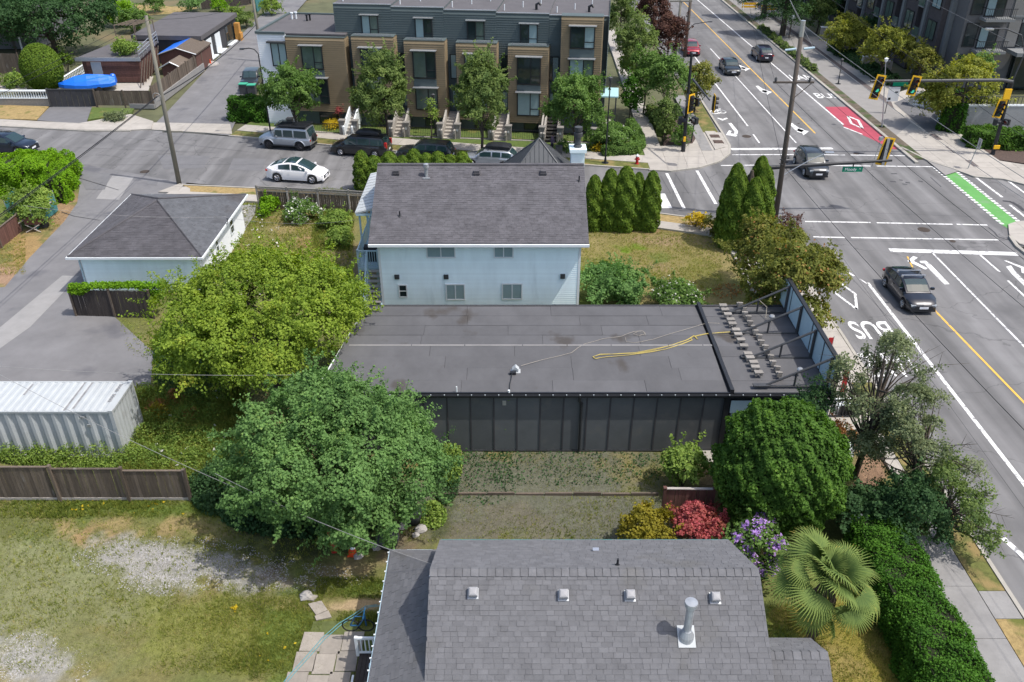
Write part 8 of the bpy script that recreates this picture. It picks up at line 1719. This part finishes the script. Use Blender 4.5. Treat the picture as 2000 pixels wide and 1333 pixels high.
hp = [(712, 372, 298, 30), (735, 372, 303, 36), (765, 370, 298, 36), (790, 368, 302, 34), (812, 366, 296, 34), (835, 366, 300, 34), (858, 366, 300, 36), (882, 366, 301, 34), (905, 366, 298, 32), (950, 362, 318, 26), (970, 362, 326, 24), (988, 362, 328, 22)]
wd = 'first second third fourth fifth sixth seventh eighth ninth tenth eleventh twelfth'.split()
for i, (px, py, tp, w) in enumerate(hp): cedar('hedge_cedar', '%s hedge cedar from the balcony end behind the pale blue house roof' % wd[i], (px, py), tp-(3, -2, 1, -3, 4, 0)[i % 6], w*1.25, group=gh, fl=2.6, cat='shrub', leaf=.10, cover=2.0)
# ---- street trees in front of the townhouses
gt = 'street trees before the townhouses'
tree('street_tree', 'mid green street tree before the white townhouse corner', (568, 184, 104, 118, 1.6), 'street_g', .14, 2.9, 16, .4, gap=.5, group=gt, maxn=28000, clump=.34, shoot=1.7)
tree('street_tree', 'tall pointed street tree before the second townhouse', (748, 180, 112, 168, 1.4), 'street', .14, 2.9, 22, .36, shape='cone', gap=.5, group=gt, maxn=30000, clump=.34, up=.3, shoot=1.8)
tree('street_tree', 'tall pointed street tree before the fourth townhouse', (938, 190, 116, 180, 1.4), 'street', .14, 2.9, 22, .36, shape='cone', gap=.5, group=gt, maxn=30000, clump=.34, up=.3, shoot=1.8)
tree('street_tree', 'round green street tree before the last townhouse', (1123, 206, 112, 136, 1.6), 'street_g', .14, 2.9, 16, .4, gap=.5, group=gt, maxn=28000, clump=.34, shoot=1.7)
tree('small_street_tree', 'slender young tree with light green leaves before the third townhouse', (840, 215, 26, 70, 1.2), 'sedge', .14, .8, 8, .4, shell=.5)
tree('corner_bush', 'broad leafy flower bed bush inside the low clipped corner hedge', (1195, 270, 92, 42, 0), 'street_g', .15, 2.2, 14, .4, cat='bush', trunk=False, flowers=('white', .10, .3, 5))
for (spec, lab) in (((1165, 292, 14, 12, 0), 'yellow rounded plant left of the black lamp post'), ((1196, 294, 16, 12, 0), 'yellow rounded plant right of the black lamp post'), ((647, 245, 34, 16, 0), 'yellow spreading plant beside the first townhouse stairs')): tree('yellow_plant', lab, spec, 'yellow', .12, 2, 6, .4, cat='plant', trunk=False, group='yellow garden plants')
tree('garden_shrub', 'small green shrub at the foot of the last townhouse stairs', (1104, 288, 28, 22, 0), 'street_g', .13, 2, 8, .4, cat='shrub', trunk=False)
tree('flower_pot', 'red flowers on the first townhouse stair pier', (664, 216, 11, 10, 1.4), 'azalea', .10, 2, 6, .4, cat='flowers', trunk=False)
# ---- trees along the west side of the road
gw = 'trees lining the west sidewalk of the road'
for (spec, m, lab, sh) in (((1232, 188, 34, 92, 0), 'cedar_d', 'narrow dark conifer at the townhouse path corner', 'cone'), ((1212, 30, 60, 90, 1.5), 'street', 'farthest green tree beside the last townhouse roof', 'round'), ((1246, 78, 74, 110, 1.5), 'street', 'green tree second nearest the last townhouse roof', 'round'), ((1262, 146, 66, 96, 1.5), 'street_g', 'green tree leaning over the west sidewalk above the dark conifer', 'round'), ((1305, 160, 76, 120, 1.2), 'street_g', 'green tree left of the corner signal pole', 'round'), ((1276, 20, 70, 80, 1.5), 'purple', 'farthest purple leaved tree by the road', 'round'), ((1306, 68, 66, 80, 1.5), 'purple', 'purple leaved tree left of the twin poles', 'round'), ((1362, 160, 62, 76, 1.2), 'redgreen', 'red green maple in front of the red car', 'round'), ((1300, 235, 50, 90, 0), 'street', 'bushy shrub tree behind the corner signal in the planting bed', 'round'), ((1330, 262, 36, 46, 0), 'street_g', 'low bush at the foot of the corner signal pole', 'round'), ((1228, 130, 36, 40, .5), 'sedge', 'pale green shrub beside the teal awning', 'round')):
    tree('roadside_tree', lab, spec, m, .17, 1.9, 14, .4, shape=sh, group=gw, maxn=16000, clump=.4)
# ---- east boulevard
ge = 'maples along the apartment boulevard'
for (spec, m, lab) in (((1655, 62, 96, 66, 1.0), 'boulevard', 'yellowing maple farthest up the boulevard'), ((1728, 98, 92, 84, 1.0), 'boulevard', 'yellowing maple above the slim white lamp post'), ((1800, 118, 68, 66, 1.0), 'redgreen', 'olive maple behind the signal arm'), ((1882, 178, 150, 130, .6), 'boulevard', 'largest golden green maple behind the east signal pole'), ((1912, 134, 52, 52, 3.0), 'street_g', 'blue green tree top behind the golden maple'), ((1602, 22, 60, 60, 1.0), 'street', 'green tree beside the conifers at the boulevard end'), ((1640, 8, 60, 50, 1.0), 'dark', 'dark green tree against the apartment block'), ((1700, 60, 60, 50, .3), 'dark', 'dark shrub against the brick bay of the apartment block')):
    tree('boulevard_maple', lab, spec, m, .18, 1.9, 14, .4, group=ge, maxn=16000, clump=.42, up=.8)
def conifer(label, px, top, wpx, group):
    TREE_I[0] += 1; rng = np.random.default_rng(TREE_I[0]); x, y = G(*px); s = FPX/depth(y, 4); r = wpx/2/s; H = ztop(px, top); o = empty('conifer', (x, y, 0), label, 'tree', group); P = []; D = []
    for k in range(54):
        t = .16+.84*(k/54); z = H*t; L = r*(1-t*.85)*rng.uniform(.75, 1.1); a = k*2.4; n = 330; u = rng.random(n)**.8; w = rng.normal(size=n)*.24*L
        P.append(np.stack([math.cos(a)*u*L-math.sin(a)*w, math.sin(a)*u*L+math.cos(a)*w, z-.25*u*u*L+rng.normal(size=n)*.12], 1)); D.append(np.tile([math.cos(a)*.4, math.sin(a)*.4, 1], (n, 1)))
    P = np.concatenate(P); D = np.concatenate(D); link('crown', ptcloud('crown', P, D, .22, LM['conifer'], rng, aspect=2.2), o); b = MB(); b.tube([(0, 0, 0), (0, 0, H*.95)], [.42, .06], 8); b.build('trunk', mt['bark'], o)
gk = 'tall conifers at the far east curb'
conifer('tall conifer with thick brown trunk nearest the leaning pole top', (1527, 72), -180, 150, gk); conifer('tall conifer with thick brown trunk farther up the east curb', (1490, 38), -200, 130, gk); conifer('tall conifer beyond the pale wall at the boulevard end', (1580, 18), -190, 130, gk)
# ---- upper left gardens
tree('spreading_tree', 'huge dark green tree over the upper left gardens', None, 'dark', .22, 2.2, 26, .42, maxn=42000, clump=.5, up=.8, xyz=(-56.5, 108, 4.6, 7.6, 4.4))
def roundbush():
    rng = np.random.default_rng(4); x, y, zc, r, rz = solve(81, 133, 76, 92, 0); o = empty('trimmed_bush', (x, y, 0), 'smooth egg shaped trimmed bush beside the balustrade', 'bush'); d = sphere(16000, rng); P = d*np.array([r, r, rz])*(1-.05*rng.random((16000, 1)))+np.array([0, 0, zc]); P = P[P[:, 2] > 0]; link('foliage', ptcloud('foliage', P, P-np.array([0, 0, zc]), .17, LM['cedar'], rng, up=.3), o); b = MB(); b.lathe([(r*.3, 0), (r*.8, zc*.5), (r*.86, zc), (r*.6, zc+rz*.6), (.02, zc+rz*.88)], n=12); b.build('branches', mt['bark'], o)
roundbush()
gu = 'shrubs in the upper left gardens'
for (spec, m, lab) in (((232, 24, 60, 50, 0), 'lime', 'light green shrub right of the huge dark tree'), ((258, 40, 60, 44, 0), 'street_g', 'white flecked shrub before the grey lane garage'), ((300, 8, 44, 30, 0), 'street_g', 'green shrub at the top edge above the dry garden'), ((370, 8, 34, 26, 0), 'maple', 'dark shrub at the top edge by the yard fence'), ((426, 10, 28, 22, 0), 'lime', 'bright lime shrub behind the grey lane garage'), ((455, 28, 36, 24, 0), 'sedge', 'pale weedy shrub at the garage corner up the lane'), ((128, 122, 24, 40, 0), 'cedar', 'small cedar between trimmed bush and garage'), ((30, 158, 50, 18, 0), 'sedge', 'low garden shrub below the plank fence'), ((528, 14, 40, 30, 0), 'sedge', 'weedy shrub on the far lane edge'), ((480, 40, 40, 26, 0), 'street', 'shrub with dry canes beside the grey pole')): tree('garden_shrub', lab, spec, m, .18, 1.8, 10, .42, cat='shrub', trunk=False, group=gu, maxn=9000)
tree('roof_plants', 'yellow green planter boxes on the garage roof deck', (243, 94, 56, 22, 2.7), 'sedge', .16, 1.4, 12, .45, cat='plants', trunk=False); tree('porch_flowers', 'magenta flowers by the dark grey porch', (18, 54, 16, 12, 3.4), 'azalea', .16, 2, 6, .4, cat='flowers', trunk=False)
tree('dry_plants', 'grey green plants by the timber fence above the sidewalk', (222, 230, 36, 10, 0), 'scraggly', .12, 1.4, 12, .45, cat='plants', trunk=False)
# ---- clipped hedges
def hedge(name, label, path, wid, h, m, leaf, dens=2.4, wob=.10, group=None, cat='hedge', lump=0.0, loose=.06, tintb=0.0, ends=True):
    TREE_I[0] += 1; rng = np.random.default_rng(TREE_I[0]*3+1); c = np.mean(np.array(path), 0); o = empty(name, (c[0], c[1], 0), label, cat, group, world=True); b = MB(); PP = []; DD = []
    for (a, e) in zip(path[:-1], path[1:]):
        a = np.array(a); e = np.array(e); L = np.linalg.norm(e-a); d = (e-a)/L; n = np.array([-d[1], d[0]]); q = .80
        b.prism([tuple(a+n*wid/2*q), tuple(a-n*wid/2*q), tuple(e-n*wid/2*q), tuple(e+n*wid/2*q)], 0, h*.92)
        tot = L*(wid+2*h)+2*wid*h; N = int(dens*tot/(leaf*leaf*.42)); f = rng.random(N)*tot; u = rng.random(N)*L; v = rng.random(N)
        for lo, hi, typ in ((0, L*wid, 'top'), (L*wid, L*wid+L*h, 's1'), (L*wid+L*h, L*wid+2*L*h, 's2'), (L*wid+2*L*h, tot, 'end')):
            k = (f >= lo) & (f < hi); uu = u[k]; vv = v[k]; j = rng.normal(size=k.sum())*loose
            wv = wob*(np.sin(uu*2.1+vv*5)+np.sin(uu*5.3-vv*9)*.6)+lump*np.sin(uu*1.3)*np.sin(vv*4)
            if typ == 'top': s = (vv-.5)*wid; edge = np.abs(vv-.5)*2; p = a+np.outer(uu, d)+np.outer(s, n); z = h+wv+j-.35*edge**5*min(h, wid)*.5; PP.append(np.column_stack([p, z])); DD.append(np.column_stack([np.outer(s*.6, n), np.ones(len(uu))]))
            elif typ in ('s1', 's2'): sg = 1 if typ == 's1' else -1; s = sg*(wid/2+wv+j-.25*(vv**6)*wid*.5); p = a+np.outer(uu, d)+np.outer(s, n); PP.append(np.column_stack([p, vv*h*.98])); DD.append(np.column_stack([np.tile(n*sg, (len(uu), 1)), np.full(len(uu), .3)]))
            elif ends: e_ = rng.random(len(uu)) < .5; s = (uu/L-.5)*wid; p = np.where(e_[:, None], a-d*.02, e+d*.02)+np.outer(s, n)+np.outer(np.where(e_, -1, 1)*(wv+j), d); PP.append(np.column_stack([p, vv*h])); DD.append(np.column_stack([np.where(e_[:, None], -d, d), np.full(len(uu), .3)]))
    P = np.concatenate(PP); D = np.concatenate(DD); tt = np.clip(.1+tintb+.5*rng.random(len(P))+.3*(.5+.5*np.sin(P[:, 0]*3.1+P[:, 2]*4)*np.sin(P[:, 1]*2.7)), 0, 1)
    link('foliage', ptcloud('foliage', P, D, leaf, LM[m], rng, up=.45, tint=tt), o); b.build('branches', MESH['hedge_in'], o); return o
hedge('long_hedge', 'long clipped dark green hedge between the lawn and the sidewalk', [(14.15, 9), (14.15, 24.6)], 2.1, 1.7, 'cedar_d', .075, 2.4, .13)
hedge('bright_hedge', 'tall bright lime green hedge at the left edge along the side street', [G(-70, 372), G(70, 366), G(112, 362)], 4.2, 2.4, 'lime', .12, 2.3, .18, lump=.12)
hedge('hedge_skirt', 'rounded bright hedge end curling down to the lane', [G(112, 398), G(138, 345)], 1.6, 2.0, 'lime', .12, 2.2, .18)
tree('creeper', 'pale green creeper falling over the teal windscreen', (62, 402, 92, 70, .2), 'sedge', .15, 1.8, 12, .45, cat='creeper', trunk=False)
hedge('dark_hedge', 'short dark clipped hedge left of the first street tree', [G(458, 232), G(528, 236)], 2.0, 2.1, 'cedar_d', .15, 2.2, .15)
hedge('corner_hedge', 'low clipped boxed hedge curving round the corner flower bed', [G(1178, 306), G(1236, 303), G(1250, 292), G(1244, 272), G(1230, 250)], .8, .9, 'street_g', .12, 2.4, .04)
hedge('path_hedge', 'low clipped hedge along the west sidewalk by the planting bed', [G(1270, 225), G(1300, 265)], 1.0, 1.0, 'street', .13, 2.2, .1)
hedge('apartment_hedge', 'bright clipped hedge below the terrace wall by the east signal pole', [G(1885, 285), G(1990, 290)], 2.4, 1.6, 'bright', .15, 2.2, .12)
hedge('apartment_hedge', 'dark upright hedge between entrance and east signal pole', [G(1852, 262), G(1872, 225)], 2.0, 2.6, 'cedar_d', .15, 2.0, .12)
hedge('patio_hedge', 'dark clipped hedge below the patio walls of the apartments', [G(1630, 100), G(1740, 170)], 2.0, 1.0, 'dark', .17, 1.8, .12)
hedge('verge_shrubs', 'grey green verge shrubs along the east planting strip', [(34.75, 100), (34.75, 124)], .9, .6, 'street', .15, 1.4, .15)
def creeper():
    rg = np.random.default_rng(31); P = []; x0, y0 = G(150, 618); x1, _ = G(335, 618); n = 5200; u = rg.random(n); X = x0+u*(x1-x0); dr = np.clip(.25+.55*np.sin(u*7+1.2)+.35*np.sin(u*17), .06, 1.5)*(.3+.9*u)
    z = 1.95-rg.random(n)**1.4*dr+rg.normal(size=n)*.06+.35*np.clip(u-.35, 0, 1)*rg.random(n); Y = y0-.10+rg.normal(size=n)*.06+rg.random(n)*.5*(z > 1.75)
    o = link('creeper', ptcloud('creeper', np.column_stack([X, Y, z]), np.tile([0, -.6, .6], (n, 1)), .12, LM['lime'], rg, tint=rg.random(n)*.55)); tag(o, 'green creeper draped over the top of the dark fence behind the garage', 'creeper')
creeper()
# ---- palm
def palm():
    rng = np.random.default_rng(21); zc = 3.4; x, y = G(1618, 1122, zc); o = empty('palm_tree', (x, y, 0), 'fan palm with yellowing frond tips beside the grey roof', 'palm')
    b = MB(); b.tube([(-.05, -.05, -.1), (0, 0, 1.2), (0, 0, zc-.2)], [.17, .14, .16], 10)
    for k in range(60): a = k*2.4; z = .3+k*.046; b.tube([(math.cos(a)*.13, math.sin(a)*.13, z), (math.cos(a)*.24, math.sin(a)*.24, z+.14)], [.035, .012], 4)
    b.build('trunk', mt['bark'], o, smooth=True)
    def frond(R_, spread, old):
        V = []; Fq = []; T = []; n = 27; a0 = -spread; hub = np.array([0, 0, 0.0])
        for i in range(n):
            a = a0+2*spread*i/(n-1); dr = np.array([math.cos(a), math.sin(a), 0]); sd = np.array([-math.sin(a), math.cos(a), 0]); L = R_*(.88+.12*math.cos(a))*rng.uniform(.93, 1.05); w = R_*.072; b_ = len(V)
            for (t, ww, dz) in ((.04, .25, 0), (.40, 1.0, .015), (.72, .62, -.03), (1.0, .08, -.12-.25*old)):
                c = hub+dr*L*t+np.array([0, 0, dz*R_-.05*(a/spread)**2*t*R_]); V += [c-sd*w*ww*.5, c+np.array([0, 0, .028*R_*ww]), c+sd*w*ww*.5]; T += [.22+1.0*max(0, t-.5)+.3*old+rng.uniform(-.1, .12)]*3
            for k in range(3):
                q = b_+k*3; Fq += [(q, q+3, q+4, q+1), (q+1, q+4, q+5, q+2)]
        return np_mesh('frond', np.array(V), np.array(Fq), LM['palm'], np.clip(np.array(T), 0, 1))
    kinds = [frond(.92, 1.6, .1), frond(.98, 1.75, .2), frond(.9, 1.7, .8), frond(.92, 1.6, .45)]
    for i in range(38):
        t = i/38; az = i*2.39996+rng.uniform(-.3, .3); el = R(80-128*t+rng.uniform(-14, 14)); k = (0, 1, 3)[i % 3] if t < .78 else 2; pl = .30+.75*min(1, t*1.5)+rng.uniform(-.2, .32); dr = Vector((math.cos(az)*math.cos(el), math.sin(az)*math.cos(el), math.sin(el))); p0 = Vector((0, 0, zc-.35*t)); p1 = p0+dr*pl
        f = link('frond', kinds[k], o); sc_ = rng.uniform(.72, 1.12); dn = (dr+Vector((rng.uniform(-.2, .2), rng.uniform(-.2, .2), -.22-.40*t))).normalized(); sdv = Vector((rng.uniform(-.8, .8), rng.uniform(-.8, .8), 1)).cross(dn).normalized(); up_ = dn.cross(sdv)
        f.matrix_basis = Matrix(((dn.x*sc_, sdv.x*sc_, up_.x*sc_, p1.x), (dn.y*sc_, sdv.y*sc_, up_.y*sc_, p1.y), (dn.z*sc_, sdv.z*sc_, up_.z*sc_, p1.z), (0, 0, 0, 1)))
        b = MB(); b.tube([p0, p0.lerp(p1, .5)+Vector((0, 0, .04)), p1], [.022, .016, .014], 4); b.build('leaf_stalk', LM['sedge'], f).matrix_parent_inverse = f.matrix_basis.inverted()
    b = MB()
    for k in range(26): a = rng.uniform(0, 6.28); b.tube([(math.cos(a)*.16, math.sin(a)*.16, zc-.55), (math.cos(a)*.42, math.sin(a)*.42, zc-1.0), (math.cos(a)*.46, math.sin(a)*.46, zc-1.5-rng.random()*.4)], [.03, .035, .01], 4)
    b.build('dead_skirt', mt['wood_grey'], o)
palm()
# ---- vine on the dark wall, weeds, tufts, flowers
rng = np.random.default_rng(77)
z = np.linspace(.05, BZ-.15, 520); x0 = G(994, 860)[0]; xv = atY(994.5, 840, 30.68)[0]
P = np.column_stack([xv+rng.normal(size=520)*(.05+.03*np.sin(z*5)), 30.66+rng.normal(size=520)*.03, z]); vn = link('climbing_vine', ptcloud('climbing_vine', P, np.tile([0, -1.0, .2], (520, 1)), .11, LM['lime'], rng)); tag(vn, 'thin bright green vine climbing the dark panelled shop wall', 'vine')
def scatter(name, label, regs, leaf, m, up=.4, kind='stuff', aspect=1.8, hgt=(.1, .5)):
    PP = []; DD = []
    for (cx, cy, rx, ry, n, h) in regs:
        a = rng.uniform(0, 2*math.pi, n); q = np.sqrt(rng.random(n)); px = cx+rx*q*np.cos(a); py = cy+ry*q*np.sin(a)
        for i in range(n): pass
        u = (px-1000)/FPX; v = (py-666.5)/FPX; t = CAMH/(ST+v*CT); X = u*t; Y = (CT-v*ST)*t; z = rng.random(n)**1.3*h*(.35+.65*(1-q))*(.6+.8*np.abs(np.sin(X*2.3)*np.cos(Y*1.9))); PP.append(np.column_stack([X, Y, z+.02])); DD.append(rng.normal(size=(n, 3))*.5+np.array([0, 0, .4]))
    P = np.concatenate(PP); D = np.concatenate(DD); o = link(name, ptcloud(name, P, D, leaf, LM[m], rng, up=up, aspect=aspect)); tag(o, label, None, kind=kind); return o
scatter('weeds', 'tangle of weeds round the white container and along the garden fence', [(330, 860, 130, 70, 15000, .8), (190, 893, 220, 26, 9000, .9), (60, 880, 110, 30, 6000, 1.2), (390, 890, 60, 60, 5000, .6), (300, 780, 60, 30, 1800, .6), (400, 800, 60, 60, 3500, .7)], .10, 'sedge', aspect=2.6)
scatter('pale_weeds', 'dry pale grasses among the weeds by the container', [(350, 850, 110, 70, 4500, .9), (420, 790, 50, 50, 1200, .8), (120, 885, 160, 20, 1000, .9), (275, 640, 40, 60, 500, .4)], .12, 'grass', aspect=5)
scatter('weeds', 'dark undergrowth below the wide yellow green tree', [(345, 695, 45, 55, 5000, 1.3), (390, 740, 90, 40, 4000, .9), (420, 960, 50, 50, 4000, 1.0), (600, 1010, 170, 45, 8000, .8)], .13, 'dark')
scatter('ivy', 'low ground cover in the shaded plot between shop and grey roof', [(1080, 915, 260, 36, 1500, .2), (940, 930, 80, 60, 900, .25), (870, 930, 30, 60, 2500, .9)], .09, 'dark')
scatter('yellow_foliage', 'yellow green foliage at the right foot of the big green tree', [(880, 915, 24, 40, 1500, 1.6), (845, 1010, 28, 26, 900, .6)], .11, 'sedge')
scatter('dry_weeds', 'dry orange and yellow weeds beside the container end', [(308, 802, 26, 16, 900, .7), (345, 782, 18, 14, 500, .6), (378, 815, 22, 16, 500, .5), (1420, 570, 30, 16, 150, .2)], .12, 'orange')
scatter('golden_weeds', 'pale yellow weeds beside the container end', [(312, 812, 28, 16, 1200, .7)], .12, 'gold')
scatter('daisies', 'white daisies in the weeds and lawns', [(360, 860, 100, 70, 40, .8), (150, 888, 160, 20, 20, .9), (500, 470, 50, 70, 60, .4), (470, 560, 60, 40, 80, 2.6), (1300, 560, 40, 20, 12, .4), (440, 530, 40, 30, 60, 2.4), (400, 780, 40, 40, 10, .5)], .15, 'white', up=1.0, aspect=1.1)
scatter('dandelions', 'yellow dandelions in the near lawn', [(300, 990, 180, 16, 26, .1), (460, 1190, 8, 6, 10, .1), (560, 1280, 80, 50, 6, .1)], .09, 'yellow', up=1.0, aspect=1.1)
def tufts(name, label, regs):
    PP = []; HH = []; TT = []
    for (cx, cy, rx, ry, n, h, tb) in regs:
        px = cx+rx*rng.uniform(-1, 1, n); py = cy+ry*rng.uniform(-1, 1, n); u = (px-1000)/FPX; v = (py-666.5)/FPX; t = CAMH/(ST+v*CT); X = u*t; Y = (CT-v*ST)*t
        ns = .5+.25*(np.sin(X*1.7+Y*.6)+np.sin(Y*2.3-X*.9)); k = rng.random(n) < .35+.65*ns; PP.append(np.column_stack([X, Y])[k]); HH.append((h*rng.uniform(.5, 1.3, n))[k]); TT.append(np.clip(tb+.25*rng.normal(size=n), 0, 1)[k])
    P = np.concatenate(PP); Hh = np.concatenate(HH); T = np.concatenate(TT); n = len(P); V = []; 
    out = np.empty((n, 4, 3, 3))
    for j in range(4):
        a = rng.uniform(0, 6.28, n); ln = rng.uniform(.3, .9, n)*Hh; w = .012+.05*Hh; bx = P[:, 0]+np.cos(a)*.03; by = P[:, 1]+np.sin(a)*.03
        out[:, j, 0] = np.column_stack([bx-np.sin(a)*w, by+np.cos(a)*w, np.full(n, -.03)]); out[:, j, 1] = np.column_stack([bx+np.sin(a)*w, by-np.cos(a)*w, np.full(n, -.03)]); out[:, j, 2] = np.column_stack([bx+np.cos(a)*ln, by+np.sin(a)*ln, Hh])
    o = link(name, np_mesh(name, out.reshape(-1, 3), np.arange(n*12).reshape(-1, 3), LM['grass'], np.repeat(T, 12))); tag(o, label, None, kind='stuff')
tufts('grass', 'rough grass in the lawns and garden plots', [(300, 1150, 330, 170, 13000, .08, .45), (300, 990, 320, 22, 5000, .12, .2), (560, 1250, 70, 80, 3500, .08, .2), (460, 1230, 150, 80, 5000, .08, .45), (570, 470, 120, 80, 9000, .16, .55), (650, 430, 40, 60, 3500, .2, .2), (1270, 500, 140, 65, 9000, .11, .65), (1640, 1290, 140, 110, 5000, .07, .7), (1050, 970, 260, 90, 9000, .07, .45), (690, 1150, 70, 20, 1800, .1, .2), (700, 1210, 40, 14, 700, .08, .3), (360, 850, 120, 90, 7000, .35, .3), (25, 500, 25, 38, 900, .12, .85), (90, 428, 26, 22, 500, .12, .85)])
def pebbles():
    n = 8500; cx, cy, rx, ry = np.array([(330, 1092, 175, 42), (470, 1120, 150, 34), (310, 1135, 90, 28), (60, 1300, 110, 60), (600, 1128, 110, 26)]).T; k = rng.choice(5, n, p=[.34, .22, .12, .24, .08]); a = rng.uniform(0, 6.283, n); q = rng.random(n)**.85*1.08
    px = cx[k]+rx[k]*q*np.cos(a); py = cy[k]+ry[k]*q*np.sin(a); u = (px-1000)/FPX; v = (py-666.5)/FPX; t = CAMH/(ST+v*CT); X = u*t; Y = (CT-v*ST)*t; kp = noise3(np.column_stack([X, Y, X*0+1]), 2.1, 3) > -.25; X, Y = X[kp], Y[kp]; n = len(X)
    s = rng.uniform(.010, .030, n); o8 = np.array([(1, 0, 0), (0, 1, 0), (-1, 0, 0), (0, -1, 0), (0, 0, .7), (0, 0, -.7)]); V = np.column_stack([X, Y, s*.3+.01])[:, None, :]+o8[None]*s[:, None, None]*rng.uniform(.6, 1.4, (n, 6, 1))
    f = np.array([(0, 1, 4), (1, 2, 4), (2, 3, 4), (3, 0, 4)]); Fq = (f[None]+np.arange(n)[:, None, None]*6).reshape(-1, 3)
    tag(link('gravel', np_mesh('gravel', V.reshape(-1, 3), Fq, mat('gravel_stone', (.36, .35, .34), .95, .35, 14))), 'pale loose gravel worn into the near lawn', None, kind='stuff')
pebbles()
